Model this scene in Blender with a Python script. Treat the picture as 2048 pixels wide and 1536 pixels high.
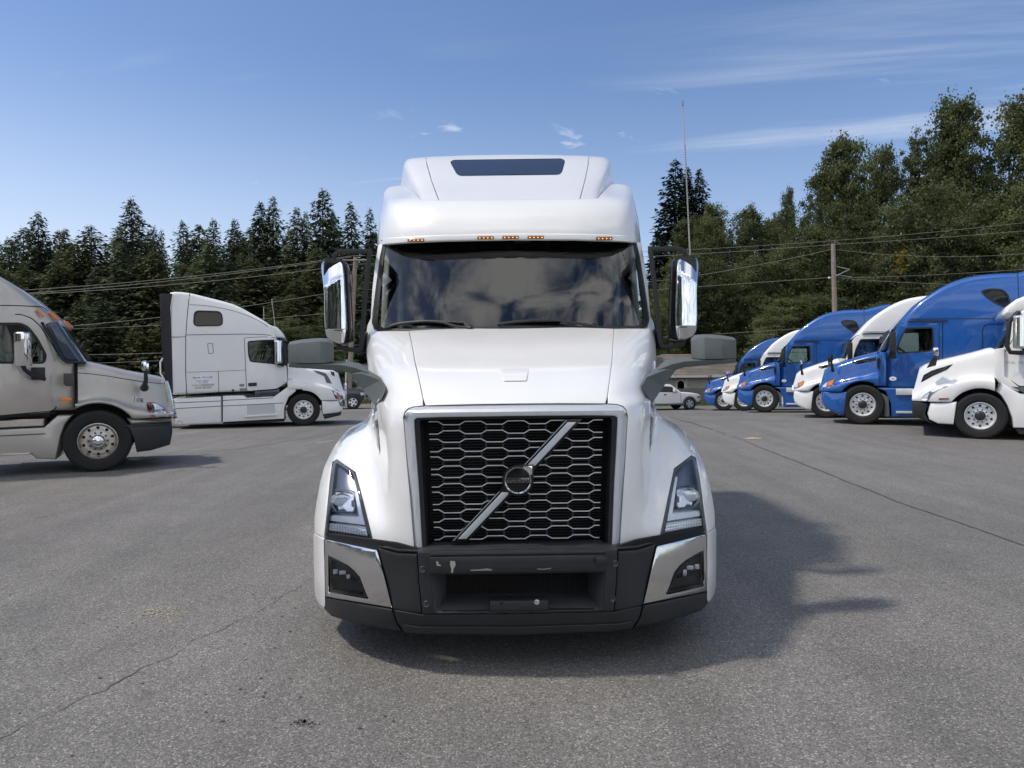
import bpy, bmesh, math, random
import numpy as np
from math import pi, sin, cos, tan, atan2, sqrt, radians
from mathutils import Vector, Matrix
from mathutils.geometry import delaunay_2d_cdt

for o in list(bpy.data.objects):
    bpy.data.objects.remove(o)
SC = bpy.context.scene
COL = SC.collection

# ------------------------------------------------------------------ camera, sky, sun, exposure
FPX, IMW, IMH = 1440.0, 2048, 1536      # focal length in pixels of the 2048 px wide photograph
CAMH = 1.65                             # eye height, metres
HOR = 745.0                             # horizon row
YAW, PITCH, ROLL = -0.0125, (768 - HOR) / FPX, 0.0105
CM = Matrix.Rotation(YAW, 3, 'Z') @ Matrix.Rotation(pi / 2 - PITCH, 3, 'X') @ Matrix.Rotation(-ROLL, 3, 'Z')
cam = bpy.data.cameras.new('camera')
cam.sensor_width = 36.0
cam.lens = 36.0 * FPX / IMW
cam.clip_start = 0.05
cam.clip_end = 3000
camo = bpy.data.objects.new('camera', cam)
COL.objects.link(camo)
camo.matrix_world = Matrix.Translation((0, 0, CAMH)) @ CM.to_4x4()
SC.camera = camo

SUN_FROM = Vector((-0.62, -0.055, 1.0)).normalized()
SUN_EL = math.asin(SUN_FROM.z)
SUN_ROT = atan2(SUN_FROM.x, SUN_FROM.y)
SKY_STRENGTH = 0.125
SUN_STRENGTH = 2.3
SC.view_settings.view_transform = 'Standard'
SC.view_settings.look = 'None'
SC.view_settings.exposure = 0.35
SC.view_settings.gamma = 1.0
SC.view_settings.use_curve_mapping = False
SC.render.engine = 'CYCLES'
SC.cycles.max_bounces = 8
SC.cycles.transparent_max_bounces = 12

world = bpy.data.worlds.new('World')
SC.world = world
world.use_nodes = True
wn, wl = world.node_tree.nodes, world.node_tree.links
wn.clear()


def wnode(t, **k):
    n = wn.new(t)
    for a, b in k.items():
        setattr(n, a, b)
    return n


def wmath(op, a, b=None, c=None, clamp=False):
    n = wnode('ShaderNodeMath', operation=op, use_clamp=clamp)
    for i, v in enumerate((a, b, c)):
        if v is None:
            continue
        if isinstance(v, (int, float)):
            n.inputs[i].default_value = v
        else:
            wl.new(v, n.inputs[i])
    return n.outputs[0]


sky = wnode('ShaderNodeTexSky', sky_type='NISHITA', sun_disc=False, sun_elevation=SUN_EL, sun_rotation=SUN_ROT,
            altitude=50, air_density=1.0, dust_density=0.9, ozone_density=2.6)
tc = wnode('ShaderNodeTexCoord')
sep = wnode('ShaderNodeSeparateXYZ')
wl.new(tc.outputs['Generated'], sep.inputs[0])
zc = wmath('MAXIMUM', sep.outputs[2], 0.03)
den = wmath('ADD', zc, 0.10)
cx = wmath('DIVIDE', sep.outputs[0], den)
cy = wmath('DIVIDE', sep.outputs[1], den)


def cloud_layer(sx, sy, ang, scale, detail, rough, lo, hi, seed, dist=0.0):
    ca, sa = cos(ang), sin(ang)
    u = wmath('ADD', wmath('MULTIPLY', cx, ca * sx), wmath('MULTIPLY', cy, sa * sx))
    v = wmath('ADD', wmath('MULTIPLY', cx, -sa * sy), wmath('MULTIPLY', cy, ca * sy))
    comb = wnode('ShaderNodeCombineXYZ')
    wl.new(u, comb.inputs[0]); wl.new(v, comb.inputs[1]); comb.inputs[2].default_value = seed
    nz = wnode('ShaderNodeTexNoise')
    nz.inputs['Scale'].default_value = scale
    nz.inputs['Detail'].default_value = detail
    nz.inputs['Roughness'].default_value = rough
    nz.inputs['Distortion'].default_value = dist
    wl.new(comb.outputs[0], nz.inputs['Vector'])
    mr = wnode('ShaderNodeMapRange', interpolation_type='SMOOTHSTEP')
    mr.inputs[1].default_value = lo; mr.inputs[2].default_value = hi
    wl.new(nz.outputs[0], mr.inputs[0])
    return mr.outputs[0]


# thin high streaks over the whole sky, and broken cumulus that the windscreen shows behind the viewer
streak = cloud_layer(0.38, 2.0, -0.28, 1.1, 10, 0.64, 0.43, 0.86, 8.3, 0.7)
patch = cloud_layer(1, 1, 0, 0.60, 2, 0.5, 0.42, 0.64, 2.2)
cirrus = wmath('MULTIPLY', wmath('MULTIPLY', streak, patch), 0.50)
puff = cloud_layer(0.8, 1.3, 0.3, 4.2, 9, 0.62, 0.58, 0.74, 11.3, 0.5)
puffs = wmath('MULTIPLY', wmath('MULTIPLY', puff, cloud_layer(1, 1, 0, 0.5, 1, 0.5, 0.50, 0.62, 1.9)), 0.42)
cum = cloud_layer(1.0, 1.15, 0.3, 3.0, 7, 0.56, 0.42, 0.64, 5.2, 0.4)
behind = wnode('ShaderNodeMapRange', interpolation_type='SMOOTHSTEP')
behind.inputs[1].default_value = 0.10; behind.inputs[2].default_value = -0.30
wl.new(sep.outputs[1], behind.inputs[0])
cumul = wmath('MULTIPLY', wmath('MULTIPLY', cum, behind.outputs[0]), 0.95)
hz = wnode('ShaderNodeMapRange', interpolation_type='SMOOTHSTEP')
hz.inputs[1].default_value = 0.42; hz.inputs[2].default_value = 0.0
hz.inputs[3].default_value = 0.0; hz.inputs[4].default_value = 0.55
wl.new(sep.outputs[2], hz.inputs[0])
lf = wnode('ShaderNodeMapRange')          # the sky pales towards the sun's side
lf.inputs[1].default_value = 0.55; lf.inputs[2].default_value = -0.75
lf.inputs[3].default_value = 0.25; lf.inputs[4].default_value = 1.0
wl.new(sep.outputs[0], lf.inputs[0])
haze_f = wmath('MULTIPLY', hz.outputs[0], lf.outputs[0])
fac = wmath('MAXIMUM', wmath('MAXIMUM', cirrus, puffs), haze_f, clamp=True)
mixc = wnode('ShaderNodeMix', data_type='RGBA')
mixc.inputs[7].default_value = (7.2, 7.35, 7.5, 1)
tint = wnode('ShaderNodeMix', data_type='RGBA', blend_type='MULTIPLY')
tint.inputs[0].default_value = 1.0
tint.inputs[7].default_value = (0.75, 0.815, 0.925, 1)
wl.new(sky.outputs[0], tint.inputs[6])
wl.new(fac, mixc.inputs[0]); wl.new(tint.outputs[2], mixc.inputs[6])
bg = wnode('ShaderNodeBackground')
bg.inputs[1].default_value = SKY_STRENGTH
mixk = wnode('ShaderNodeMix', data_type='RGBA')
mixk.inputs[7].default_value = (11.4, 11.25, 11.0, 1)
wl.new(cumul, mixk.inputs[0]); wl.new(mixc.outputs[2], mixk.inputs[6])
wl.new(mixk.outputs[2], bg.inputs[0])
wo = wnode('ShaderNodeOutputWorld')
wl.new(bg.outputs[0], wo.inputs[0])

sun = bpy.data.lights.new('sun', 'SUN')
sun.energy = SUN_STRENGTH
sun.angle = radians(4.0)
sun.color = (1.0, 0.93, 0.83)
suno = bpy.data.objects.new('sun', sun)
COL.objects.link(suno)
suno.rotation_euler = (-SUN_FROM).to_track_quat('-Z', 'Y').to_euler()

# ------------------------------------------------------------------ measuring helpers
CLOC = Vector((0, 0, CAMH))


def ray(px, py):
    return CM @ Vector(((px - IMW / 2) / FPX, -(py - IMH / 2) / FPX, -1.0))


def at(px, py, Y):
    r = ray(px, py)
    return CLOC + r * (Y / r.y)


def sstep(t):
    t = min(1.0, max(0.0, t))
    return t * t * (3 - 2 * t)


def ground_z(x, y):
    amp = 0.25 + 0.35 * sstep((x + 5) / 10.0)
    z = -amp * sstep((y - 26) / 16.0)
    z += 0.16 * sstep((x - 3) / 4.0) * math.exp(-((y - 20.3) / 2.6) ** 2)
    if y > 52:
        z += 9.0 * sstep((y - 52) / 60.0)
    return z


# ------------------------------------------------------------------ mesh helpers
class MB:
    """collects vertices and faces of one mesh"""
    def __init__(s):
        s.v, s.f = [], []

    def add(s, v, f):
        k = len(s.v)
        s.v += [tuple(p) for p in v]
        s.f += [tuple(i + k for i in q) for q in f]
        return s

    def box(s, c, d, m=None):
        x, y, z = d[0] / 2, d[1] / 2, d[2] / 2
        vs = [Vector((i * x, j * y, k * z)) for i in (-1, 1) for j in (-1, 1) for k in (-1, 1)]
        if m is not None:
            vs = [m @ p for p in vs]
        vs = [p + Vector(c) for p in vs]
        return s.add(vs, [(0, 1, 3, 2), (4, 6, 7, 5), (0, 4, 5, 1), (2, 3, 7, 6), (0, 2, 6, 4), (1, 5, 7, 3)])

    def hexa(s, a, b):
        """a, b: two quads (4 points each) facing each other"""
        vs = list(a) + list(b)
        return s.add(vs, [(3, 2, 1, 0), (4, 5, 6, 7), (0, 1, 5, 4), (1, 2, 6, 5), (2, 3, 7, 6), (3, 0, 4, 7)])

    def loft(s, rings, closed=True, caps=True):
        n = len(rings[0])
        vs = [p for r in rings for p in r]
        fs = []
        for i in range(len(rings) - 1):
            for j in range(n if closed else n - 1):
                a, b = i * n + j, i * n + (j + 1) % n
                fs.append((a, b, b + n, a + n))
        if caps:
            fs.append(tuple(range(n))[::-1])
            fs.append(tuple((len(rings) - 1) * n + j for j in range(n)))
        return s.add(vs, fs)

    def tube(s, path, r, n=8, caps=True):
        path = [Vector(p) for p in path]
        rad = r if isinstance(r, (list, tuple)) else [r] * len(path)
        rings, up = [], None
        for i, p in enumerate(path):
            t = (path[min(i + 1, len(path) - 1)] - path[max(i - 1, 0)]).normalized()
            if up is None:
                up = Vector((0, 0, 1)) if abs(t.z) < 0.9 else Vector((1, 0, 0))
            a = t.cross(up)
            if a.length < 1e-5:
                a = t.orthogonal()
            a.normalize()
            b = a.cross(t).normalized()
            up = b
            rings.append([p + (a * cos(2 * pi * k / n) + b * sin(2 * pi * k / n)) * rad[i] for k in range(n)])
        return s.loft(rings, True, caps)

    def lathe(s, prof, axis='y', n=32, c=(0, 0, 0)):
        """prof: (r, h) list, revolved about an axis"""
        rings = []
        for r, h in prof:
            ring = []
            for k in range(n):
                a = 2 * pi * k / n
                p = {'y': (r * cos(a), h, r * sin(a)), 'z': (r * cos(a), r * sin(a), h), 'x': (h, r * cos(a), r * sin(a))}[axis]
                ring.append(Vector(p) + Vector(c))
            rings.append(ring)
        return s.loft(rings, True, False)

    def prism(s, poly, off):
        """poly: planar 3d polygon, off: extrusion vector"""
        n = len(poly)
        off = Vector(off)
        vs = [Vector(p) for p in poly] + [Vector(p) + off for p in poly]
        fs = [tuple(range(n))[::-1], tuple(range(n, 2 * n))]
        fs += [(i, (i + 1) % n, (i + 1) % n + n, i + n) for i in range(n)]
        return s.add(vs, fs)

    def mirrored(s, ax=0):
        m = MB()
        m.v = [tuple(-c if i == ax else c for i, c in enumerate(p)) for p in s.v]
        m.f = [q[::-1] for q in s.f]
        return m

    def moved(s, M):
        m = MB()
        m.v = [tuple(M @ Vector(p)) for p in s.v]
        m.f = list(s.f)
        return m


def finish(me, mat, ang=35, bevel=0.0, weld=True, recalc=True):
    bm = bmesh.new()
    bm.from_mesh(me)
    if weld:
        bmesh.ops.remove_doubles(bm, verts=bm.verts, dist=1e-4)
        bmesh.ops.dissolve_degenerate(bm, edges=bm.edges, dist=1e-5)
    if recalc:
        bmesh.ops.recalc_face_normals(bm, faces=bm.faces)
    if bevel > 0:
        es = [e for e in bm.edges if len(e.link_faces) == 2 and e.calc_face_angle(0) > radians(28)]
        bmesh.ops.bevel(bm, geom=es, offset=bevel, offset_type='OFFSET', segments=2, profile=0.6, affect='EDGES', clamp_overlap=True)
    th = radians(ang)
    for f in bm.faces:
        f.smooth = True
    for e in bm.edges:
        if len(e.link_faces) == 2 and e.calc_face_angle(0) > th:
            e.smooth = False
    bm.to_mesh(me)
    bm.free()
    if mat:
        me.materials.append(mat)
    me.update()
    return me


def make(name, mb, mat, parent=None, ang=35, bevel=0.0, loc=None, weld=True, recalc=True):
    me = bpy.data.meshes.new(name)
    me.from_pydata([tuple(p) for p in mb.v], [], mb.f)
    finish(me, mat, ang, bevel, weld, recalc)
    o = bpy.data.objects.new(name, me)
    COL.objects.link(o)
    o.parent = parent
    if loc is not None:
        o.location = loc
    return o


def share(name, me, parent=None, loc=(0, 0, 0), rz=0.0):
    o = bpy.data.objects.new(name, me)
    COL.objects.link(o)
    o.parent = parent
    o.location = loc
    o.rotation_euler = (0, 0, rz)
    return o


def tag(o, label=None, cat=None, group=None, kind=None):
    for k, v in (('label', label), ('category', cat), ('group', group), ('kind', kind)):
        if v:
            o[k] = v
    return o


def thing(name, loc, rz, label, cat, group=None):
    o = bpy.data.objects.new(name, None)
    o.empty_display_size = 0.2
    COL.objects.link(o)
    o.location = loc
    o.rotation_euler = (0, 0, rz)
    return tag(o, label, cat, group)


def copy_tree(o, parent=None):
    c = o.copy()
    COL.objects.link(c)
    c.parent = parent
    for ch in list(o.children):
        copy_tree(ch, c)
    return c


def text_mb(body, size, M, depth=0.0, spacing=1.0, sx=1.0):
    cu = bpy.data.curves.new('text', 'FONT')
    cu.body = body
    cu.size = size
    cu.align_x = 'CENTER'
    cu.align_y = 'CENTER'
    cu.extrude = depth
    cu.space_character = spacing
    cu.resolution_u = 3
    ob = bpy.data.objects.new('text', cu)
    COL.objects.link(ob)
    bpy.context.view_layer.update()
    me = bpy.data.meshes.new_from_object(ob)
    mb = MB()
    mb.add([M @ Vector((v.co.x * sx, v.co.y, v.co.z)) for v in me.vertices], [tuple(p.vertices) for p in me.polygons])
    bpy.data.objects.remove(ob)
    bpy.data.meshes.remove(me)
    bpy.data.curves.remove(cu)
    return mb


def area2(p):
    return sum(p[i][0] * p[(i + 1) % len(p)][1] - p[(i + 1) % len(p)][0] * p[i][1] for i in range(len(p)))


def ccw(p):
    return list(p) if area2(p) > 0 else list(p)[::-1]


def inset(poly, d):
    """offset a ccw polygon inward by d"""
    n = len(poly)
    out = []
    for i in range(n):
        a, b, c = (np.array(poly[j % n], float) for j in (i - 1, i, i + 1))
        e1, e2 = b - a, c - b
        l1, l2 = np.hypot(*e1), np.hypot(*e2)
        if l1 < 1e-9 or l2 < 1e-9:
            out.append(tuple(b)); continue
        n1, n2 = np.array((-e1[1], e1[0])) / l1, np.array((-e2[1], e2[0])) / l2
        m = n1 + n2
        k = float(m @ m)
        m = m * (2 / k) if k > 0.5 else (n1 + n2) * 2.0
        out.append(tuple(b + m * d))
    return out


def rounded(poly, r, n=4):
    """fillet the corners of a polygon"""
    out = []
    N = len(poly)
    for i in range(N):
        a, b, c = (Vector(poly[j % N]) for j in (i - 1, i, i + 1))
        rr = r[i] if isinstance(r, (list, tuple)) else r
        d1, d2 = (a - b), (c - b)
        k = min(rr, d1.length * 0.48, d2.length * 0.48)
        if k < 1e-6:
            out.append(tuple(b)); continue
        p, q = b + d1.normalized() * k, b + d2.normalized() * k
        for j in range(n + 1):
            t = j / n
            out.append(tuple(p * (1 - t) ** 2 + b * 2 * t * (1 - t) + q * t * t))
    return out


def smooth_line(pts, n=4, closed=False):
    """Catmull-Rom through points"""
    P = [np.array(p, float) for p in pts]
    out = []
    N = len(P)
    for i in range(N if closed else N - 1):
        p1, p2 = P[i], P[(i + 1) % N]
        p0 = P[(i - 1) % N] if closed or i > 0 else 2 * p1 - p2
        p3 = P[(i + 2) % N] if closed or i + 2 < N else 2 * p2 - p1
        for k in range(n):
            t = k / n
            out.append(tuple(0.5 * ((2 * p1) + (p2 - p0) * t + (2 * p0 - 5 * p1 + 4 * p2 - p3) * t * t + (3 * p1 - p0 - 3 * p2 + p3) * t ** 3)))
    if not closed:
        out.append(tuple(P[-1]))
    return out


def resample(poly, sp):
    out = []
    N = len(poly)
    for i in range(N):
        a, b = np.array(poly[i], float), np.array(poly[(i + 1) % N], float)
        k = max(1, int(math.ceil(np.hypot(*(b - a)) / sp)))
        out += [tuple(a + (b - a) * j / k) for j in range(k)]
    return out


def inside(P, poly):
    x, y = P[:, 0], P[:, 1]
    r = np.zeros(len(P), bool)
    n = len(poly)
    for i in range(n):
        x1, y1 = poly[i]
        x2, y2 = poly[(i + 1) % n]
        c = (y1 > y) != (y2 > y)
        if abs(y2 - y1) > 1e-12:
            r ^= c & (x < (x2 - x1) * (y - y1) / (y2 - y1) + x1)
    return r


def bdist(P, poly):
    d = np.full(len(P), 1e9)
    n = len(poly)
    for i in range(n):
        a, b = np.array(poly[i]), np.array(poly[(i + 1) % n])
        ab = b - a
        L = float(ab @ ab)
        if L < 1e-12:
            continue
        t = np.clip(((P - a) @ ab) / L, 0, 1)
        d = np.minimum(d, np.hypot(*((P - a) - t[:, None] * ab).T))
    return d


def fill2d(outline, holes=(), sp=None, rings=()):
    """triangulate a region; returns 2d points, triangles, boundary loops (index lists), distance to the edge"""
    loops = [outline] + list(holes)
    pts, edges, bl = [], [], []
    for L in loops:
        k = len(pts)
        pts += [tuple(p) for p in L]
        edges += [(k + i, k + (i + 1) % len(L)) for i in range(len(L))]
        bl.append(list(range(k, k + len(L))))
    extra = []
    for r in rings:
        extra += inset(ccw(outline), r)
        for h in holes:
            extra += inset(ccw(h), -r)
    if sp:
        A = np.array(pts)
        x0, y0 = A.min(0)
        x1, y1 = A.max(0)
        gx, gy = np.meshgrid(np.arange(x0 + sp / 2, x1, sp), np.arange(y0 + sp / 2, y1, sp))
        G = np.stack([gx.ravel(), gy.ravel()], 1)
        if len(G):
            ok = inside(G, outline)
            for h in holes:
                ok &= ~inside(G, h)
            G = G[ok]
            dd = np.min([bdist(G, L) for L in loops], axis=0) if len(G) else np.zeros(0)
            G = G[dd > max(0.55 * sp, (max(rings) if rings else 0) + 0.3 * sp)]
            extra += [tuple(g) for g in G]
    if extra and rings:
        E = np.array(extra)
        ok = inside(E, outline)
        for h in holes:
            ok &= ~inside(E, h)
        extra = [tuple(e) for e in E[ok]]
    allp = [Vector(p) for p in pts + extra]
    rv, re, rf, ov, oe, of = delaunay_2d_cdt(allp, edges, [], 0, 1e-7)
    V = np.array([(v.x, v.y) for v in rv])
    T = np.array([f for f in rf if len(f) == 3])
    C = V[T].mean(1)
    ok = inside(C, outline)
    for h in holes:
        ok &= ~inside(C, h)
    T = T[ok]
    m = {}
    for i, src in enumerate(ov):
        for q in src:
            m[q] = i
    bl = [[m[q] for q in L] for L in bl]
    D = np.min([bdist(V, L) for L in loops], axis=0)
    return V, [tuple(int(i) for i in t) for t in T], bl, D


# ------------------------------------------------------------------ materials
MATS = {}


def mat(name, col, rough=0.5, metal=0.0, coat=0.0, var=0.0, vscale=3.0, bump=0.0, bscale=200.0, spec=0.5, emit=None, estr=0.0, trans=0.0, ior=1.45, dirt=0.0):
    if name in MATS:
        return MATS[name]
    m = bpy.data.materials.new(name)
    m.use_nodes = True
    nt = m.node_tree
    b = nt.nodes['Principled BSDF']
    b.inputs['Base Color'].default_value = (*col, 1)
    b.inputs['Roughness'].default_value = rough
    b.inputs['Metallic'].default_value = metal
    b.inputs['Coat Weight'].default_value = coat
    b.inputs['Coat Roughness'].default_value = 0.04
    b.inputs['Specular IOR Level'].default_value = spec
    b.inputs['Transmission Weight'].default_value = trans
    b.inputs['IOR'].default_value = ior
    if emit:
        b.inputs['Emission Color'].default_value = (*emit, 1)
        b.inputs['Emission Strength'].default_value = estr
    tcn = None
    if var or bump or dirt:
        tcn = nt.nodes.new('ShaderNodeTexCoord')
    if var:
        n = nt.nodes.new('ShaderNodeTexNoise')
        n.inputs['Scale'].default_value = vscale
        n.inputs['Detail'].default_value = 6
        n.inputs['Roughness'].default_value = 0.6
        nt.links.new(tcn.outputs['Object'], n.inputs['Vector'])
        r = nt.nodes.new('ShaderNodeValToRGB')
        r.color_ramp.elements[0].position = 0.3
        r.color_ramp.elements[1].position = 0.7
        r.color_ramp.elements[0].color = (*[c * (1 - var) for c in col], 1)
        r.color_ramp.elements[1].color = (*[min(1, c * (1 + var)) for c in col], 1)
        nt.links.new(n.outputs[0], r.inputs[0])
        nt.links.new(r.outputs[0], b.inputs['Base Color'])
        mr = nt.nodes.new('ShaderNodeMapRange')
        mr.inputs[3].default_value = rough * 0.8
        mr.inputs[4].default_value = min(1, rough * 1.25 + 0.02)
        nt.links.new(n.outputs[0], mr.inputs[0])
        nt.links.new(mr.outputs[0], b.inputs['Roughness'])
    if dirt:
        n2 = nt.nodes.new('ShaderNodeTexNoise')
        n2.inputs['Scale'].default_value = 34
        n2.inputs['Detail'].default_value = 8
        n2.inputs['Roughness'].default_value = 0.75
        nt.links.new(tcn.outputs['Object'], n2.inputs['Vector'])
        m2 = nt.nodes.new('ShaderNodeMapRange')
        m2.inputs[1].default_value = 0.56; m2.inputs[2].default_value = 0.8
        m2.inputs[4].default_value = dirt
        nt.links.new(n2.outputs[0], m2.inputs[0])
        mx = nt.nodes.new('ShaderNodeMix'); mx.data_type = 'RGBA'
        mx.inputs[7].default_value = (0.22, 0.20, 0.17, 1)
        src = b.inputs['Base Color'].links[0].from_socket if b.inputs['Base Color'].links else None
        if src:
            nt.links.new(src, mx.inputs[6])
        else:
            mx.inputs[6].default_value = (*col, 1)
        nt.links.new(m2.outputs[0], mx.inputs[0])
        nt.links.new(mx.outputs[2], b.inputs['Base Color'])
    if bump:
        n3 = nt.nodes.new('ShaderNodeTexNoise')
        n3.inputs['Scale'].default_value = bscale
        n3.inputs['Detail'].default_value = 3
        nt.links.new(tcn.outputs['Object'], n3.inputs['Vector'])
        bp = nt.nodes.new('ShaderNodeBump')
        bp.inputs['Strength'].default_value = bump
        bp.inputs['Distance'].default_value = 0.002
        nt.links.new(n3.outputs[0], bp.inputs['Height'])
        nt.links.new(bp.outputs[0], b.inputs['Normal'])
    MATS[name] = m
    return m


def glass_mat(name, tint, refl_ior=1.5, rough=0.0):
    """tinted pane: mirror reflection by Fresnel over a clear tint"""
    m = bpy.data.materials.new(name)
    m.use_nodes = True
    nt = m.node_tree
    nt.nodes.clear()
    out = nt.nodes.new('ShaderNodeOutputMaterial')
    fr = nt.nodes.new('ShaderNodeFresnel')
    fr.inputs[0].default_value = refl_ior
    tr = nt.nodes.new('ShaderNodeBsdfTransparent')
    tr.inputs[0].default_value = (*tint, 1)
    gl = nt.nodes.new('ShaderNodeBsdfGlossy')
    gl.inputs['Roughness'].default_value = rough
    mx = nt.nodes.new('ShaderNodeMixShader')
    nt.links.new(fr.outputs[0], mx.inputs[0])
    nt.links.new(tr.outputs[0], mx.inputs[1])
    nt.links.new(gl.outputs[0], mx.inputs[2])
    nt.links.new(mx.outputs[0], out.inputs[0])
    MATS[name] = m
    return m


WHITE = mat('white_paint', (0.80, 0.79, 0.765), 0.38, 0, 0.9, 0.015, 2.0, dirt=0.06)
WHITE2 = mat('white_paint_dusty', (0.78, 0.77, 0.745), 0.36, 0, 0.4, 0.02, 2.0, dirt=0.10)
BLUE = mat('blue_paint', (0.008, 0.088, 0.335), 0.26, 0.0, 0.9, 0.04, 2.0, dirt=0.02)
SILVER = mat('champagne_paint', (0.455, 0.42, 0.375), 0.36, 0.4, 0.7, 0.03, 2.0, dirt=0.05)
CHROME = mat('chrome', (0.82, 0.83, 0.84), 0.045, 1.0)
ALLOY = mat('polished_alloy', (0.80, 0.80, 0.79), 0.34, 0.6, var=0.06, vscale=14)
SATIN = mat('satin_silver', (0.62, 0.635, 0.66), 0.34, 0.4, 0.3, 0.03, 8)
BRUSHED = mat('brushed_steel', (0.68, 0.68, 0.68), 0.12, 1.0, var=0.05, vscale=5)
BLACKP = mat('black_plastic', (0.020, 0.021, 0.022), 0.50, 0, 0, 0.25, 6, bump=0.25, bscale=400, dirt=0.05)
BLACKG = mat('gloss_black', (0.008, 0.008, 0.009), 0.16)
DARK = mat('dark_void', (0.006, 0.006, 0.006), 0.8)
GREYP = mat('grey_plastic', (0.105, 0.120, 0.118), 0.62, 0, 0, 0.10, 9, bump=0.5, bscale=500, dirt=0.08)
BUMPG = mat('charcoal_bumper', (0.022, 0.023, 0.025), 0.46, 0, 0, 0.15, 5, bump=0.2, bscale=400, dirt=0.06)
RUBBER = mat('tyre_rubber', (0.016, 0.016, 0.016), 0.82, 0, 0, 0.25, 12, bump=0.4, bscale=120, dirt=0.10)
GASKET = mat('rubber_gasket', (0.016, 0.015, 0.014), 0.55)
AMBER = mat('amber_lens', (0.75, 0.20, 0.015), 0.15, 0, 0.5)
AMBERLIT = mat('amber_lamp_lit', (0.55, 0.16, 0.02), 0.3, emit=(1.0, 0.50, 0.12), estr=1.6)
REDLENS = mat('red_lens', (0.50, 0.06, 0.03), 0.15, 0, 0.5)
WHITELAMP = mat('white_lamp', (0.85, 0.88, 0.92), 0.22)
LAMPGREY = mat('lamp_reflector', (0.80, 0.82, 0.84), 0.16, 0.45)
HOUSING = mat('lamp_housing', (0.16, 0.18, 0.215), 0.28, 0.35)
CLEAR = glass_mat('clear_lens', (0.93, 0.95, 0.98), 1.33)
SCREEN = glass_mat('windscreen_glass', (0.62, 0.70, 0.68), 1.85)
TINT = glass_mat('tinted_glass', (0.66, 0.74, 0.72), 1.5)
DKGLASS = glass_mat('dark_glass', (0.05, 0.055, 0.065), 1.5)
CABIN = mat('cabin_trim', (0.075, 0.08, 0.082), 0.75, 0, 0, 0.1, 5)
CABINL = mat('cabin_pale_trim', (0.34, 0.35, 0.34), 0.8)
CABIND = mat('cabin_dark_trim', (0.018, 0.019, 0.02), 0.7)
LETTER = mat('dark_lettering', (0.05, 0.05, 0.055), 0.5)
NAVY = mat('navy_lettering', (0.02, 0.03, 0.22), 0.5)
SIGNW = mat('sign_white', (0.82, 0.82, 0.86), 0.5)
# ------------------------------------------------------------------ ground
def nd(nt, t, **k):
    n = nt.nodes.new(t)
    for a, b in k.items():
        setattr(n, a, b)
    return n


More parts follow.
